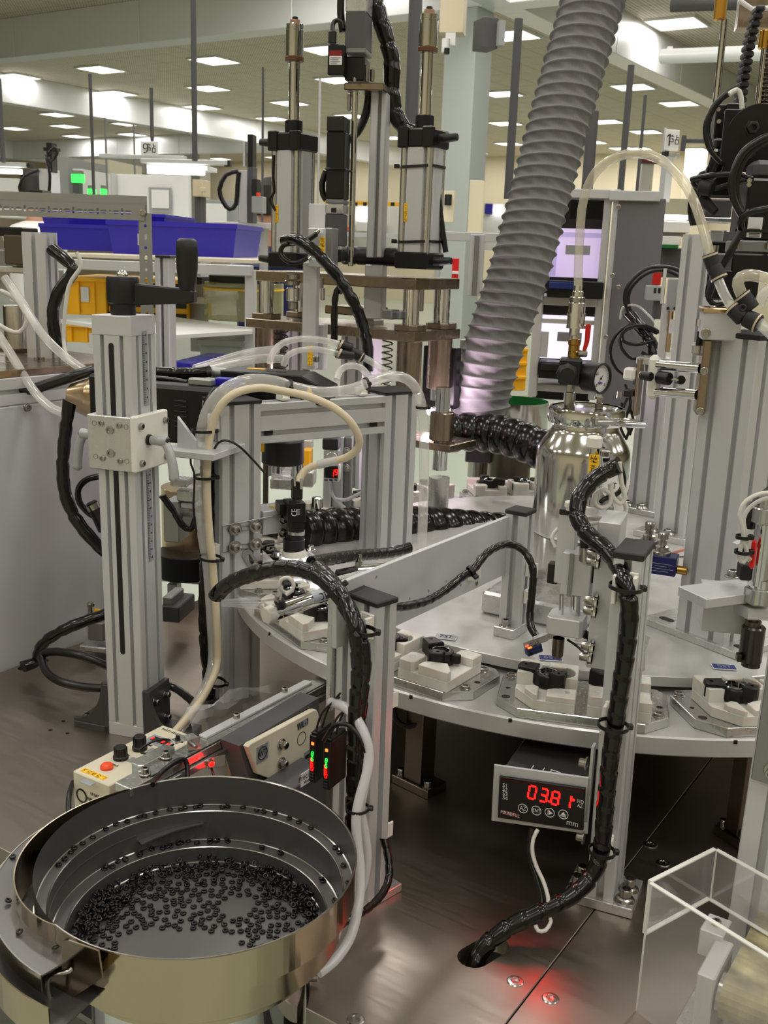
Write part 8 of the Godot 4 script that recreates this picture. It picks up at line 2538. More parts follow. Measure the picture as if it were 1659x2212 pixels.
func neighbour() -> void:
	var p := gp(0, 1450, 0.8)
	var o := thing("neighbour_cabinet", "grey painted machine cabinet with profile frame standing left of the machine table", "cabinet", Vector3(p.x, 0, p.z), 34)
	part(o, "side_panel", K.new().box(Vector3(-0.185, 0.62, -0.018), Vector3(1.03, 1.24, 0.024), 0.003), M("cabinet_grey"))
	part(o, "body", K.new().box(Vector3(-0.185, 0.62, -0.42), Vector3(1.02, 1.23, 0.78), 0.003), M("grey_paint"))
	var k := K.new()
	k.at(Transform3D(Basis(Vector3.UP, Vector3.RIGHT, Vector3.FORWARD), Vector3(-0.7, 1.262, -0.028)))
	k.prism(slots(0.044, 0.044, 1, 1), 0.0, 1.03)
	part(o, "top_rail", k, M("alu"))
	part(o, "top_plate", K.new().box(Vector3(-0.185, 1.29, -0.41), Vector3(1.03, 0.012, 0.8), 0.001), M("brown_steel"))
	var inv := o.transform.affine_inverse()
	bolt(o, inv * onv(58, 880, Vector3(p.x, 0, p.z), 34), Vector3.BACK, 0.006, 0.004, 1.2, "panel_screw")
	o = bg("steel_press_unit", "round steel press unit between the slotted post and the left picture edge", "machine", [["c", "barrel", 10, 660, 72, 752, 1.95, 0, "stainless"], ["b", "head", -20, 540, 62, 585, 1.92, 0.06, "alu_dark"], ["b", "plate", 6, 508, 58, 572, 1.88, 0.05, "dark_steel"], ["b", "flange", -20, 575, 64, 590, 1.9, 0.08, "alu_plate"], ["b", "foot", -30, 752, 80, 772, 1.95, 0.12, "dark_steel"], ["b", "black_box", -20, 490, 50, 510, 1.95, 0.06, "black_metal"]])
	o = bg("slotted_post", "slotted aluminium post on the grey cabinet left of the crank", "post", [["b", "base", 66, 785, 140, 803, 1.86, 0.08, "alu_plate"]])
	k = K.new()
	inv = o.transform.affine_inverse()
	var b := inv * dp(98, 790, 1.87)
	k.at(Transform3D(Basis(), b))
	k.prism(slots(0.045, 0.045, 1, 2), 0.0, dp(90, 502, 1.87).y - dp(98, 790, 1.87).y)
	part(o, "profile", k, M("alu"))
	for x in [79, 91]:
		vcyl(o, "bolt", x, 772, 788, 11, 1.82, "steel", 16)
	wrapped("wrapped_cable", "black wrapped cable hanging beside the slotted post on the grey cabinet", dps([115, 540, 1.85, 140, 560, 1.83, 158, 580, 1.82, 150, 600, 1.82, 128, 628, 1.82, 115, 670, 1.82, 118, 720, 1.82, 130, 760, 1.82], 0.006), 0.0105, 0.028)
	wrapped("wrapped_cable", "black wrapped sleeve hanging down the grey panel behind the slide column", dps([150, 868, 1.56, 142, 930, 1.55, 136, 1000, 1.55, 140, 1060, 1.55, 158, 1110, 1.55, 190, 1155, 1.55, 230, 1195, 1.56], 0.006), 0.0098, 0.03)
	wrapped("wrapped_cable", "thin black wrapped hose curling behind the slide column at the grey panel", dps([225, 1028, 1.6, 190, 1035, 1.6, 170, 1055, 1.6, 172, 1085, 1.6, 195, 1110, 1.6, 230, 1130, 1.6], 0.006), 0.0052, 0.03)
	o = thing("hose_coupling", "black and steel hose coupling half hidden behind the slide column", "fitting", dp(205, 1105, 1.58), 90)
	part(o, "body", K.new().rod(Vector3(-0.006, 0.016, 0), Vector3(0.016, -0.03, 0), 0.009, 0.0115, 18, 0.002), M("black_plastic"))
	part(o, "collar", K.new().rod(Vector3(-0.004, 0.012, 0), Vector3(0.0, 0.004, 0), 0.011, 0.011, 18), M("steel"))
	var loops := [
		[0, 628, 1.8, 25, 640, 1.8, 50, 668, 1.8, 58, 695, 1.8, 42, 718, 1.8, 15, 712, 1.8, -20, 690, 1.8], [165, 545, 1.8, 176, 572, 1.8, 162, 595, 1.8, 148, 620, 1.8, 140, 680, 1.8, 138, 740, 1.8, 150, 780, 1.78, 190, 806, 1.76],
		[10, 600, 1.78, 45, 650, 1.76, 90, 720, 1.74, 140, 770, 1.72, 195, 808, 1.7], [-20, 700, 1.72, 20, 760, 1.7, 70, 840, 1.66, 110, 880, 1.62, 150, 895, 1.6]]
	for i in 4:
		solo("grey_tube", ["grey tube loop at the left picture edge beside the steel press unit", "thin grey lead hanging along the wrapped cable of the slotted post", "clear hose slanting from the press unit down behind the slide column", "clear hose slanting across the grey panel to the nose cone"][i], "tube", K.new().tube(dps(loops[i], 0.008), [0.004, 0.0035, 0.0075, 0.0075][i], 10), M("white_cable" if i < 2 else "clear_tube"))
	solo("black_hose", "thick black hose sagging along the top rail of the grey cabinet", "hose", K.new().tube(dps([-20, 800, 1.68, 15, 830, 1.68, 60, 842, 1.68, 110, 828, 1.68, 160, 812, 1.68, 200, 800, 1.7], 0.008), 0.009, 10), M("rubber"))
	# things on the machine table behind the slide column
	wrapped("wrapped_cable", "black wrapped cable rising from the oblong hole at the far left of the table", dps([50, 1440, 1.57, 80, 1428, 1.58, 84, 1405, 1.57, 105, 1380, 1.56, 150, 1355, 1.56, 195, 1338, 1.57, 235, 1325, 1.58], 0.006), 0.0092, 0.026)
	solo("black_hose", "black hose looping flat on the table left of the slide column", "hose", K.new().tube(dps([235, 1440, 1.5, 180, 1418, 1.5, 120, 1408, 1.52, 92, 1416, 1.53, 100, 1450, 1.5, 130, 1472, 1.47, 180, 1484, 1.46, 240, 1487, 1.46], 0.008), 0.0065, 10), M("rubber"))
	wrapped("wrapped_cable", "black wrapped cable passing on the table right of the slide column", dps([345, 1478, 1.5, 375, 1485, 1.5, 410, 1510, 1.47, 425, 1530, 1.45], 0.006), 0.0062, 0.018)
	o = bg("small_valve_stand", "small steel valve on a base plate behind the slide column", "valve", [["b", "base", 168, 1398, 240, 1410, 1.66, 0.08, "alu_plate"], ["b", "block", 187, 1345, 225, 1385, 1.66, 0.04, "alu_dark"], ["c", "stem", 190, 1308, 200, 1345, 1.66, 0, "steel"], ["c", "knob", 188, 1302, 204, 1310, 1.66, 0, "steel"], ["b", "yellow_tab", 202, 1316, 216, 1322, 1.65, 0.004, "label_yellow"]])
	o = bg("vise_block", "stepped grey metal block on the table right behind the slide column", "block", [["b", "base", 345, 1310, 388, 1345, 1.75, 0.08, "dark_paint"], ["b", "step", 350, 1290, 372, 1312, 1.76, 0.06, "alu_dark"]])
	o = bg("sensor_head_unit", "grey sensor unit on brackets between slide column and gantry", "sensor", [["b", "case", 352, 1085, 388, 1172, 1.72, 0.05, "galvanised"], ["b", "arm", 366, 1036, 406, 1052, 1.72, 0.03, "alu_plate"], ["b", "arm", 380, 1060, 420, 1084, 1.72, 0.05, "alu_plate"], ["b", "bracket", 388, 1088, 420, 1100, 1.72, 0.05, "alu"], ["b", "clamp", 392, 1115, 424, 1145, 1.72, 0.03, "alu_dark"]])
	wrapped("wrapped_cable", "short black wrapped cable at the grey sensor unit left of the gantry", dps([350, 1070, 1.66, 372, 1100, 1.66, 395, 1135, 1.66, 412, 1142, 1.66, 424, 1120, 1.66], 0.006), 0.0058, 0.018)
	o = bg("round_drum", "dark round drum low behind the gantry on the far side of the table", "drum", [["c", "drum", 340, 1190, 470, 1240, 2.1, 0, "black_metal"], ["c", "pedestal", 350, 1050, 470, 1190, 2.15, 0, "nose"], ["b", "board", 340, 1240, 480, 1262, 2.1, 0.2, "alu_plate"], ["b", "leg", 360, 1262, 382, 1300, 2.1, 0.03, "alu"]])

func racks() -> void:
	# slotted angle rack
	var d := 2.6
	var o := thing("slotted_angle_rack", "grey slotted angle rack frame with punched holes at the upper left", "rack", dp(160, 455, d), 92)
	var L := 320.0 * lp(160, 455, d)
	var hs := []
	for i in 24:
		var x := -0.04 - i * L / 24.0
		if i % 4 == 1:
			hs.append(oblong(Vector2(x, -0.006), Vector2(x, 0.004), 0.003, 5))
		else:
			hs.append(oblong(Vector2(x - 0.004, 0), Vector2(x + 0.004, 0), 0.0042, 5) if i % 2 == 0 else circle2(Vector2(x, 0), 0.0042, 10))
	var top := o.transform.affine_inverse() * dp(312, 460, d)
	var k := K.new()
	k.at(Transform3D(UPRIGHT, top))
	k.prism(rect2(-L * 1.15, -0.018, 0.0, 0.018), -0.002, 0.0, hs)
	k.box(Vector3(-L * 0.57, -0.018, -0.02), Vector3(L * 1.15, 0.002, 0.04))
	part(o, "beam", k, M("galvanised"))
	hs = []
	for i in 14:
		hs.append(oblong(Vector2(-0.0, 0.03 + i * 0.026 - 0.004), Vector2(0, 0.03 + i * 0.026 + 0.004), 0.004, 5) if i % 2 else circle2(Vector2(0, 0.03 + i * 0.026), 0.004, 10))
	for x in [0.0, -0.42]:
		k = K.new()
		k.at(Transform3D(UPRIGHT, top + Vector3(x, 0, -0.004)))
		k.prism(rect2(-0.016, 0.0, 0.016, 0.4), -0.002, 0.0, hs)
		part(o, "upright", k, M("galvanised"))
	vbox(o, "tag", 297, 505, 326, 530, d + 0.02, 0.001, "paper", 0.0)
	bolt(o, top + Vector3(-0.004, 0.0, 0.0), Vector3.BACK, 0.008, 0.003)
	# blue bins
	for q in [[95, 463, 372, 505, 3.9, "long blue plastic bin standing behind the two front bins on the bench"], [94, 489, 262, 541, 3.65, "blue plastic bin at the left end of the bench behind the rack"], [240, 484, 526, 553, 3.5, "large blue plastic bin at the front of the bench beside the crank grip"]]:
		var x0: float = q[0]
		var x1: float = q[2]
		d = q[4]
		var m := lp((x0 + x1) / 2, q[3], d)
		var w := (x1 - x0) * m
		var h := dp(x0, q[1], d).y - dp(x0, q[3], d).y + 0.006
		o = thing("blue_bin", q[5], "bin", dp((x0 + x1) / 2, q[3], d), 94, "blue bins on the bench")
		k = K.new()
		var n := []
		for s in [[0.46, 0.0], [0.49, 0.86], [0.5, 0.86], [0.5, 1.0], [0.485, 1.0], [0.475, 0.86], [0.45, 0.04]]:
			n.append([w * s[0], h * s[1], 0.2 + w * (s[0] - 0.46)])
		for i in n.size() - 1:
			var A: Array = n[i]
			var B: Array = n[i + 1]
			var ca := [Vector3(-A[0], A[1], A[2]), Vector3(A[0], A[1], A[2]), Vector3(A[0], A[1], -A[2]), Vector3(-A[0], A[1], -A[2])]
			var cb := [Vector3(-B[0], B[1], B[2]), Vector3(B[0], B[1], B[2]), Vector3(B[0], B[1], -B[2]), Vector3(-B[0], B[1], -B[2])]
			for j in 4:
				var e: Vector3 = (ca[(j + 1) % 4] - ca[j]).cross(cb[j] - ca[j]).normalized()
				if e.length() < 0.5:
					e = (ca[(j + 1) % 4] - ca[j]).cross(cb[(j + 1) % 4] - ca[j]).normalized()
				k.quad(ca[j], ca[(j + 1) % 4], cb[(j + 1) % 4], cb[j], e if i < 4 or true else -e)
		k.box(Vector3(0, h * 0.02, 0), Vector3(w * 0.92, h * 0.03, 0.4))
		part(o, "shell", k, M("bin_blue"))
		o.position.z -= 0.2
	bg("workbench", "long grey profile workbench with a wooden top under the blue bins", "bench", [["b", "top", 115, 553, 548, 562, 3.2, 0.8, "beige"], ["b", "rail", 118, 566, 545, 588, 3.18, 0.04, "alu"], ["b", "leg", 528, 588, 548, 1000, 3.18, 0.05, "alu"], ["b", "leg", 118, 588, 134, 1000, 3.3, 0.05, "alu"]], 94)
	bg("slotted_post", "slotted aluminium post with black cap between crank and bench", "post", [["b", "profile", 335, 556, 347, 800, 2.3, 0.04, "alu"], ["b", "profile", 352, 556, 366, 800, 2.3, 0.04, "alu"], ["b", "core", 345, 558, 354, 800, 2.31, 0.03, "alu_dark"], ["b", "end_cap", 333, 551, 368, 557, 2.295, 0.05, "black_plastic"]])
	for q in [[122, 600, 230, 680, "yellow plastic crate left of the slide column, above the white board"], [140, 700, 212, 740, "yellow plastic crate below the white board at the left"], [232, 604, 402, 690, "yellow and black striped crate behind the slide column"]]:
		o = bg("yellow_crate", q[4], "crate", [["b", "shell", q[0], q[1], q[2], q[3], 3.9, 0.4, "crate_yellow"], ["b", "rim", q[0] - 2, q[1] - 1, q[2] + 2, q[1] + 7, 3.88, 0.44, "crate_yellow"]], 94, "yellow crates")
		if q[0] == 232:
			for i in 4:
				vbox(o, "black_stripe", 232, 610 + i * 22, 402, 620 + i * 22, 3.89, 0.02, "black_plastic")
		else:
			vbox(o, "worn_label", q[0] + 52, q[1] + 20, q[0] + 70, q[1] + 52, 3.895, 0.002, "paper", 0.0)
			for i in 3:
				vbox(o, "rib", q[0] + 12 + i * 34, q[1] + 8, q[0] + 15 + i * 34, q[3] - 2, 3.89, 0.01, "crate_yellow")
	k = K.new()
	var y := dp(370, 722, 2.9).y
	slab(k, [128, 690, 345, 680, 545, 708, 545, 713, 366, 724], y - 0.012, y, 0.001, y)
	solo("white_board", "white board lying level on the rack behind the slide column", "board", k, M("white"))
	bg("glass_drum", "round greenish clear drum with yellow hoops and dark scraps inside under the bench", "drum", [["c", "shell", 442, 610, 612, 690, 3.8, 0, "tank_glass"], ["c", "hoop", 440, 622, 614, 626, 3.8, 0, "label_yellow"], ["c", "scraps", 452, 596, 604, 616, 3.8, 0, "black_plastic"], ["c", "hoop", 441, 686, 613, 690, 3.8, 0, "tank_glass"]])
	bg("grey_box", "grey wooden topped box under the white board", "box", [["b", "body", 430, 746, 525, 800, 3.6, 0.4, "grey_paint"], ["b", "top", 422, 735, 530, 747, 3.58, 0.42, "alu_dark"]])
	bg("parts_tray", "tray of dark machine scraps on the lower bench shelf", "tray", [["b", "tray", 385, 612, 442, 640, 4.0, 0.4, "white"], ["b", "scraps", 390, 598, 436, 614, 3.9, 0.3, "black_metal"], ["b", "shelf", 375, 640, 445, 655, 3.95, 0.4, "alu"], ["b", "leg", 410, 655, 440, 760, 3.95, 0.06, "alu_dark"]])
	bg("blue_container", "blue plastic container low behind the slide column", "lid", [["b", "shell", 368, 783, 412, 795, 2.9, 0.3, "bin_blue"]])
	var y2 := -1.0
	# far left of the hall
	o = bg("station_lamp", "hanging lamp rail with lit tube and a sign reading 9 in the left background", "lamp", [["b", "rail", 210, 334, 400, 342, 6.2, 0.06, "alu"], ["b", "rail", 300, 344, 492, 354, 6.0, 0.06, "alu"], ["b", "shade", 314, 356, 450, 366, 6.05, 0.2, "beam"], ["b", "tube", 316, 366, 440, 376, 6.0, 0.04, "tube_light"], ["b", "end_cap", 484, 346, 496, 360, 5.99, 0.05, "black_plastic"], ["b", "sign", 303, 305, 340, 334, 6.1, 0.02, "paper"]], 96)
	y2 = lamp_under(o, 378, 380, 6.0, 0.3)
	var inv := o.transform.affine_inverse()
	txt(o, "9", 0.05, M("ink"), Transform3D(Basis(), inv * dp(314, 321, 6.085)))
	k = K.new()
	strokes(k, GLYPH["站"], Vector2.ZERO, 0.05)
	part(o, "lettering", k, M("ink"), inv * dp(328, 321, 6.085))
	o = bg("station_lamp", "hanging lamp rail with lit tube at the left picture edge", "lamp", [["b", "rail", -40, 350, 60, 360, 6.2, 0.06, "alu"], ["b", "tube", -40, 364, 42, 374, 6.2, 0.05, "tube_light"], ["b", "end_cap", 56, 352, 64, 362, 6.15, 0.05, "black_plastic"]], 96)
	bg("white_screen", "large white board standing in the left background behind the bins", "board", [["b", "board", 243, 378, 412, 500, 7.0, 0.05, "white"], ["b", "frame", 240, 375, 246, 500, 6.98, 0.06, "alu"], ["b", "paper", 320, 405, 372, 460, 6.97, 0.004, "grey_paint"], ["b", "paper", 326, 410, 366, 450, 6.96, 0.004, "paper"]], 100)
	o = bg("switch_box", "cream switch box on a grey pole right of the white board", "switch box", [["b", "box", 415, 388, 438, 424, 5.5, 0.12, "cream"], ["b", "pole", 420, 424, 434, 500, 5.55, 0.08, "dark_grey"], ["b", "knob", 432, 404, 440, 414, 5.45, 0.04, "cream"]])
	for q in [[415, 427, -20, 348, 5.0, "dark_grey", "thick dark grey pole before the big white beam at the left"], [200, 207, 160, 440, 5.2, "dark_grey", "thin grey pole left of the thick dark pole, under a light panel"], [325, 333, 190, 318, 6.2, "dark_grey", "thin grey pole carrying the lamp rail with the sign"], [2, 12, 170, 350, 6.2, "dark_grey", "grey pole at the left picture edge"], [564, 569, 145, 480, 4.6, "dark_grey", "thin dark pole left of the left press cylinder"], [684, 689, 170, 440, 5.0, "alu", "bright thin pole right of the left press cylinder"], [868, 896, -20, 420, 5.4, "dark_grey", "thick dark grey pipe behind the right press cylinder"], [1088, 1106, 40, 430, 5.0, "dark_grey", "dark grey pole left of the ribbed duct"], [1333, 1347, 140, 415, 5.0, "dark_grey", "dark grey pole above the monitor cabinet"], [1255, 1280, 240, 415, 5.6, "dark_grey", "thick grey pipe behind the ribbed duct"], [1372, 1379, 205, 415, 5.6, "dark_grey", "thin grey pole right of the pole above the monitor cabinet"], [230, 234, 255, 420, 9.0, "alu_dark", "far thin pole among the left background machines"], [290, 294, 270, 400, 9.0, "alu_dark", "far thin pole beneath the sign reading 9"]]:
		o = thing("pole", q[6], "pole", dp((q[0] + q[1]) / 2.0, q[3], q[4]), 90)
		var xm: float = (q[0] + q[1]) / 2.0
		var pb := dp(xm, q[3], q[4])
		var r: float = (q[1] - q[0]) * lp(xm, q[3], q[4]) / 2.0
		part(o, "tube", K.new().rod(Vector3.ZERO, Vector3(0, dp(xm, q[2], q[4]).y - pb.y if q[2] > 0 else 4.4 - pb.y, 0), r, r, 16), M(q[5]))
	# machines in the left background
	var body := ["black_metal", "alu", "black_metal", "alu_dark"]
	o = bg("far_machine", "far machine column with black cables at the upper left behind the rack", "machine", [["b", "column", 84, 365, 112, 460, 5.6, 0.1, "alu"], ["b", "head", 100, 308, 112, 372, 5.6, 0.06, "black_metal"], ["b", "arm", 92, 318, 122, 326, 5.6, 0.05, "black_metal"], ["b", "tray", 40, 455, 130, 465, 5.6, 0.3, "alu"], ["b", "black_head", 62, 410, 92, 430, 5.4, 0.1, "black_plastic"]])
	o = bg("far_machine", "far machine column with black motor and cable loop left of the left press cylinder", "machine", [["b", "column", 514, 368, 534, 482, 4.2, 0.08, "alu"], ["b", "column", 534, 360, 546, 482, 4.2, 0.06, "dark_grey"], ["b", "head", 534, 290, 546, 362, 4.2, 0.05, "black_metal"], ["b", "motor", 543, 386, 555, 422, 4.15, 0.05, "black_plastic"], ["b", "box", 543, 424, 566, 460, 4.15, 0.06, "grey_paint"], ["b", "rail", 524, 305, 530, 360, 4.22, 0.02, "alu"], ["b", "table", 440, 480, 620, 492, 4.3, 0.3, "white"], ["b", "frame", 560, 492, 572, 640, 4.3, 0.05, "alu"], ["b", "orange_tab", 553, 416, 560, 424, 4.1, 0.02, "orange"]])
	solo("black_hose", "black hose loop of the far machine left of the left press cylinder", "hose", K.new().tube(dps([514, 370, 4.2, 488, 378, 4.2, 474, 410, 4.2, 482, 436, 4.2, 496, 452, 4.2, 510, 440, 4.2, 513, 400, 4.2, 516, 372, 4.2], 0.03), 0.009, 8), M("rubber"))
	solo("black_hose", "black hose loop of the far machine behind the rack", "hose", K.new().tube(dps([84, 368, 5.6, 55, 380, 5.6, 42, 405, 5.6, 52, 428, 5.6], 0.03), 0.009, 8), M("rubber"))
	solo("black_hose", "black leads hanging down the far machine column behind the rack", "hose", K.new().tube(dps([106, 330, 5.5, 118, 318, 5.5, 124, 330, 5.5, 110, 350, 5.5, 100, 335, 5.5, 108, 380, 5.5, 104, 430, 5.5], 0.03), 0.008, 8), M("rubber"))
	for q in [[153, 376, 176, 394, "green lit exit style sign box in the left background"], [188, 408, 201, 420, "round green signal lamp in the left background, the left one"], [216, 408, 224, 420, "small green signal lamp in the left background, the right one"]]:
		o = bg("signal_lamp", q[4], "signal lamp", [["b", "lens", q[0], q[1], q[2], q[3], 8.0, 0.06, "green_led"], ["b", "stem", q[0] + 3, q[3], q[2] - 3, q[3] + 24, 8.02, 0.05, "dark_grey"], ["b", "cap", q[0] + 1, q[1] - 8, q[2] - 1, q[1], 8.02, 0.05, "alu_dark"]])
	o = bg("hooded_bench", "row of white machine cabinets along the far left of the hall", "cabinet", [["b", "cabinet", -30, 385, 42, 470, 9.0, 0.8, "white"], ["b", "cabinet", 112, 340, 150, 470, 9.5, 0.8, "grey_paint"], ["b", "cabinet", 158, 365, 180, 470, 9.3, 0.8, "beam"], ["b", "counter", 430, 432, 520, 500, 8.0, 0.8, "grey_paint"], ["b", "cabinet", 180, 345, 240, 440, 11.0, 0.8, "beige"], ["b", "white_panel", 430, 440, 490, 485, 7.9, 0.02, "white"]])
	# people glimpsed over the machines: only hair and shoulders show
	for q in [[592, 462, 4.9, "person with short dark brown hair bent over a bench left of the left press cylinder"], [75, 425, 6.6, "person with black hair seated behind the slotted angle rack"]]:
		var hp := dp(q[0], q[1], q[2])
		o = thing("person", q[3], "person", Vector3(hp.x, hp.y - 0.62, hp.z), 150)
		k = K.new()
		k.lathe([[0.0, 0.0], [0.17, 0.0], [0.16, 0.12], [0.17, 0.3], [0.2, 0.38], [0.14, 0.44], [0.06, 0.47], [0.052, 0.52], [0.062, 0.56], [0.076, 0.62], [0.08, 0.68], [0.07, 0.73], [0.04, 0.765], [0.0, 0.775]], 24)
		part(o, "body", k, M("skin"))
		k = K.new()
		k.lathe([[0.0835, 0.61], [0.0875, 0.68], [0.077, 0.74], [0.045, 0.776], [0.0, 0.786]], 24)
		part(o, "hair", k, M("hair"))
		k = K.new()
		k.lathe([[0.0, -0.01], [0.175, -0.01], [0.168, 0.12], [0.178, 0.3], [0.206, 0.385], [0.145, 0.447], [0.07, 0.475]], 24)
		part(o, "jacket", k, M("blue_box" if q[0] > 100 else "white"))
		part(o, "nose", K.new().rod(Vector3(0.07, 0.645, 0), Vector3(0.092, 0.632, 0), 0.012, 0.008, 10), M("skin"))
		for s in [-1, 1]:
			part(o, "ear", K.new().rod(Vector3(0.0, 0.63, s * 0.076), Vector3(0, 0.665, s * 0.084), 0.012, 0.014, 10), M("skin"))
	# back wall furniture between the cylinders and right of them
	o = bg("barrier_tape", "yellow and black striped band along the back wall machines", "barrier", [["b", "band", 700, 437, 1005, 445, 12.0, 0.05, "crate_yellow"]], 95)
	for i in 15:
		vbox(o, "black_stripe", 704 + i * 20, 437, 712 + i * 20, 445, 11.99, 0.02, "ink", 0.0)
	bg("back_cabinets", "row of bright machine fronts behind the press cylinders", "cabinet", [["b", "cabinet", 690, 446, 760, 540, 12.2, 1.0, "beige"], ["b", "cabinet", 760, 446, 870, 540, 12.3, 1.0, "white"], ["b", "cabinet", 940, 446, 1010, 620, 12.4, 1.0, "cream"], ["b", "screen", 776, 452, 798, 474, 12.28, 0.02, "tube_light"], ["b", "box", 770, 480, 830, 500, 12.1, 0.2, "white"], ["b", "box", 700, 450, 738, 500, 12.0, 0.2, "milky_tube"], ["b", "orange_box", 740, 490, 752, 500, 12.0, 0.1, "orange"], ["b", "rail", 700, 505, 1010, 515, 11.9, 0.1, "alu"]], 95)
	bg("profile_frame", "grey profile frame with post right of the right press cylinder", "frame", [["b", "rail", 940, 502, 1120, 522, 3.6, 0.05, "alu"], ["b", "post", 1012, 506, 1042, 640, 3.4, 0.05, "alu"], ["b", "post", 1022, 508, 1032, 640, 3.39, 0.02, "alu_dark"], ["b", "post", 940, 522, 948, 680, 3.6, 0.04, "alu"]])
	bg("red_notice", "red notice board low behind the chrome pillars right of the press", "notice", [["b", "board", 976, 558, 990, 615, 5.0, 0.02, "red_label"], ["b", "white_band", 976, 586, 990, 592, 4.99, 0.02, "paper"]])
	bg("wall_box", "beige wall box with round black grip on the hall column", "box", [["b", "box", 952, 412, 980, 480, 9.3, 0.1, "beige_wall"], ["c", "grip", 960, 420, 976, 444, 9.25, 0, "black_plastic"]])
	bg("wall_speaker", "beige box on the hall column above the white camera", "speaker", [["b", "box", 950, -10, 1002, 70, 9.2, 0.2, "cream"]])
	o = bg("wall_camera", "small white bulb camera under the beige box on the hall column", "camera", [["b", "arm", 962, 70, 984, 98, 9.2, 0.1, "white"], ["c", "housing", 954, 84, 972, 114, 9.15, 0, "white"], ["c", "lens", 959, 104, 971, 117, 9.1, 0, "ink"]])
	bg("grey_speaker", "grey wedge speaker hanging beside the hall column near the beam corner", "speaker", [["b", "case", 1042, 38, 1078, 104, 9.0, 0.2, "dark_grey"], ["b", "face", 1078, 44, 1092, 98, 8.98, 0.18, "grey_paint"]], 70)
	bg("pillar_board", "cream pillar panel standing right of the hall column", "panel", [["b", "panel", 1012, 390, 1042, 505, 6.0, 0.1, "beige_wall"]])
	bg("ceiling_pipe", "white pipe running level under the ceiling at the upper right", "pipe", [["b", "bracket", 1440, 100, 1452, 136, 8.0, 0.05, "white"]])
	solo("white_pipe", "long white duct pipe crossing before the beam at the upper right", "pipe", K.new().rod(dp(1430, 122, 8.0), dp(1720, 112, 7.4), 0.05, 0.05, 20), M("beam"))
	solo("dark_duct", "dark ceiling duct at the top right above the light panel", "pipe", K.new().rod(dp(1450, 12, 9.0), dp(1720, 2, 8.6), 0.05, 0.05, 16), M("dark_grey"))

func lamp_under(o: Node3D, x: float, y: float, d: float, e: float) -> float:
	var l := AreaLight3D.new()
	l.name = "tube_lamp"
	l.area_size = Vector2(0.32, 0.03)
	l.area_normalize_energy = true
	l.light_energy = e
	l.shadow_enabled = true
	o.add_child(l)
	l.position = o.transform.affine_inverse() * dp(x, y, d)
	l.rotation.x = -PI / 2
	return d

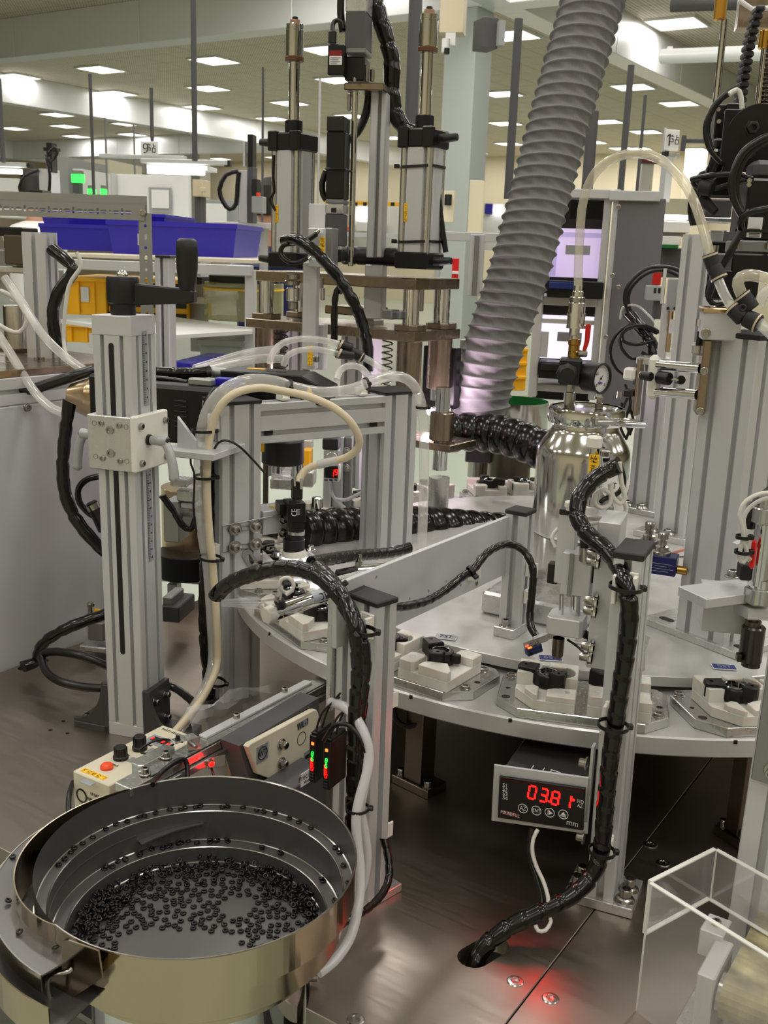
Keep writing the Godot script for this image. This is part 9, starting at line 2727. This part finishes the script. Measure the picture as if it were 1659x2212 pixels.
func monitors() -> void:
	var o := bg("monitor_cabinet", "profile frame cabinet with grey side panel carrying the two monitors", "cabinet", [["b", "post", 1288, 415, 1304, 870, 3.2, 0.05, "alu"], ["b", "post", 1306, 415, 1320, 900, 3.18, 0.05, "alu"], ["b", "post", 1150, 560, 1168, 860, 3.2, 0.05, "alu"], ["b", "top", 1190, 408, 1320, 428, 3.2, 0.1, "alu"], ["b", "top", 1318, 412, 1425, 434, 3.15, 0.1, "alu"], ["b", "side_panel", 1318, 434, 1415, 900, 3.16, 0.01, "panel_grey"], ["b", "shelf", 1130, 642, 1290, 660, 3.22, 0.3, "alu"], ["b", "shelf", 1110, 705, 1160, 718, 3.22, 0.3, "alu"], ["b", "shelf", 1150, 832, 1290, 848, 3.22, 0.3, "alu"], ["b", "black_box", 1232, 428, 1305, 486, 3.3, 0.2, "black_metal"], ["b", "backing", 1165, 428, 1290, 870, 3.6, 0.02, "black_metal"]], 102)
	for q in [[1330, 447], [1317, 595], [1303, 728], [1330, 620]]:
		bolt(o, o.transform.affine_inverse() * dp(q[0] + 6, q[1], 3.158), Vector3.BACK, 0.006, 0.004, 1.2, "screw")
	for i in 2:
		var y: float = [488, 676][i]
		var h: float = [112, 100][i]
		var x0: float = [1178, 1160][i]
		o = bg("monitor", ["upper monitor with a pale violet screen in the cabinet", "lower monitor with a white screen in the cabinet behind the ball valve"][i], "monitor", [["b", "bezel", x0 - 2, y - 16, x0 + 130, y + h + 22, 3.25, 0.03, "black_plastic"], ["b", "screen", x0 + 2, y + 6, x0 + 124, y + h, 3.245, 0.002, ["screen", "screen_white"][i]], ["b", "window_bar", x0 + 2, y + 14, x0 + 124, y + 24, 3.2435, 0.001, ["screen_dim", "paper"][i]], ["b", "window_pane", x0 + 4, y + 40, x0 + 24, y + h - 4, 3.2435, 0.001, ["screen_dim", "paper"][i]], ["b", "drawing", x0 + 44, y + 42, x0 + 96, y + 62, 3.2425, 0.001, "silver_label"]], 100)
		bg("keyboard", ["dark keyboard and blue tray under the upper monitor", "black keyboard under the lower monitor"][i], "keyboard", [["b", "case", x0 + 4, y + h + 8, x0 + 124, y + h + 44, 3.15, 0.12, "black_metal"], ["b", "tray", x0 + 8, y + h + 10, x0 + 60, y + h + 24, 3.14, 0.02, ["blue_tag", "black_plastic"][i]]], 100)
	for i in 3:
		o = bg("yellow_bin", ["top yellow bin of the stack right of the ribbed duct", "middle yellow bin of the stack right of the ribbed duct", "bottom yellow bin of the stack right of the ribbed duct"][i], "bin", [["b", "shell", 1084 - i * 4, 756 + i * 30, 1142 - i * 2, 784 + i * 30, 2.75, 0.18, "crate_yellow"], ["b", "lip", 1082 - i * 4, 752 + i * 30, 1144 - i * 2, 760 + i * 30, 2.74, 0.2, "crate_yellow"]], 75, "stacked yellow bins")
	bg("yellow_part", "small yellow container on the shelf behind the ribbed duct", "container", [["b", "box", 1140, 598, 1158, 612, 3.1, 0.08, "label_yellow"], ["b", "white_base", 1128, 612, 1160, 624, 3.1, 0.08, "white"], ["b", "red_cap", 1142, 592, 1150, 600, 3.1, 0.05, "red"]])
	# second bowl, green inside
	o = thing("green_bowl", "round steel bowl lined in green between the ribbed duct and the tank", "bowl feeder", dp(1108, 905, 2.45), 90)
	var r := 75.0 * lp(1108, 880, 2.45)
	part(o, "shell", K.new().lathe([[r * 0.9, -0.06], [r, -0.04], [r, 0.045], [r * 0.985, 0.045]], 48), M("stainless"))
	part(o, "lining", K.new().lathe([[r * 0.985, 0.045], [r * 0.98, 0.022], [r * 0.7, 0.018], [r * 0.68, 0.005], [0.0, 0.004]], 48), M("green"))
	part(o, "drive", K.new().rod(Vector3(0, -0.35, 0), Vector3(0, -0.06, 0), r * 0.6, r * 0.6, 32), M("dark_steel"))
	bg("rail_unit", "dark rail unit with bright strip under the thick hose beside the tank", "rail", [["b", "strip", 1005, 962, 1150, 968, 2.45, 0.04, "alu_plate"], ["b", "rail", 1005, 970, 1070, 1000, 2.45, 0.05, "dark_paint"], ["b", "rail", 1072, 975, 1108, 1003, 2.44, 0.05, "dark_grey"], ["b", "rail", 1108, 985, 1160, 1010, 2.44, 0.05, "black_metal"], ["c", "drum", 1010, 992, 1070, 1030, 2.6, 0, "stainless"]])
	# right background
	o = bg("station_sign", "white sign reading 1 on a grey post at the upper right background", "sign", [["b", "board", 1437, 280, 1468, 326, 4.0, 0.01, "paper"], ["b", "frame", 1433, 276, 1438, 350, 4.02, 0.01, "alu"], ["b", "clamp", 1436, 326, 1446, 338, 3.98, 0.03, "black_plastic"], ["b", "post", 1437, 338, 1452, 436, 4.05, 0.05, "alu"], ["b", "arm", 1440, 330, 1470, 340, 4.05, 0.05, "alu_plate"]], 80)
	var inv := o.transform.affine_inverse()
	txt(o, "1", 0.04, M("ink"), Transform3D(Basis(), inv * dp(1446, 303, 3.99)))
	var k := K.new()
	strokes(k, GLYPH["站"], Vector2.ZERO, 0.034)
	part(o, "lettering", k, M("ink"), inv * dp(1458, 303, 3.99))
	bg("red_display", "small red lit display high on the back wall right", "display", [["b", "case", 1386, 340, 1424, 353, 14.0, 0.1, "dark_grey"], ["b", "digits", 1388, 342, 1422, 351, 13.98, 0.02, "red_dark"]])
	bg("lamp_arm", "grey lamp arm reaching left at the upper right background", "arm", [["b", "arm", 1480, 300, 1530, 308, 3.6, 0.03, "dark_grey"], ["b", "bend", 1472, 292, 1482, 326, 3.6, 0.03, "dark_grey"]])
	o = bg("white_machine", "bright white machine with lamp strip right of the monitor cabinet", "machine", [["b", "lamp_strip", 1424, 464, 1485, 474, 3.9, 0.05, "tube_light"], ["b", "white_front", 1421, 478, 1490, 502, 3.9, 0.2, "white"], ["b", "ribbed_bar", 1422, 502, 1480, 510, 3.92, 0.1, "alu_dark"], ["b", "roll", 1419, 510, 1470, 530, 3.9, 0.1, "white"], ["b", "green_band", 1424, 528, 1465, 536, 3.89, 0.1, "green"], ["b", "body", 1420, 536, 1480, 600, 3.95, 0.3, "dark_grey"], ["b", "orange_box", 1480, 515, 1490, 530, 3.8, 0.1, "crate_yellow"]])
	bg("red_box", "small red plastic box beside the grey side panel right of the monitors", "box", [["b", "box", 1411, 584, 1428, 616, 2.9, 0.04, "red"]])
	bg("control_unit", "grey control unit with round sockets under the small red box", "control unit", [["b", "case", 1398, 618, 1430, 650, 2.9, 0.1, "grey_paint"], ["c", "socket", 1412, 622, 1418, 634, 2.85, 0, "ink"], ["c", "socket", 1421, 622, 1427, 634, 2.85, 0, "ink"], ["b", "stack", 1415, 650, 1430, 690, 2.92, 0.1, "dark_grey"]])
	bg("far_cabinets", "cream cabinets and machines along the back wall at the right", "cabinet", [["b", "cabinet", 1040, 440, 1100, 540, 13.0, 1.0, "white"], ["b", "cabinet", 1100, 440, 1210, 560, 13.2, 1.0, "beige"], ["b", "cabinet", 1420, 430, 1540, 470, 13.0, 1.0, "beige"], ["b", "panel", 1385, 338, 1410, 430, 14.1, 0.3, "white"], ["b", "purple_thing", 1048, 440, 1064, 462, 12.9, 0.1, "bin_blue"], ["b", "lamp", 1072, 450, 1080, 458, 12.9, 0.1, "tube_light"]], 95)

func build_rest() -> void:
	gantry()
	slide_column()
	bowl_feeder()
	feed_rail()
	cable_post()
	meter_post()
	cover_and_conveyor()
	stations()
	slide_station()
	tubes_and_hoses()
	tank()
	right_side()
	press()
	neighbour()
	racks()
	monitors()
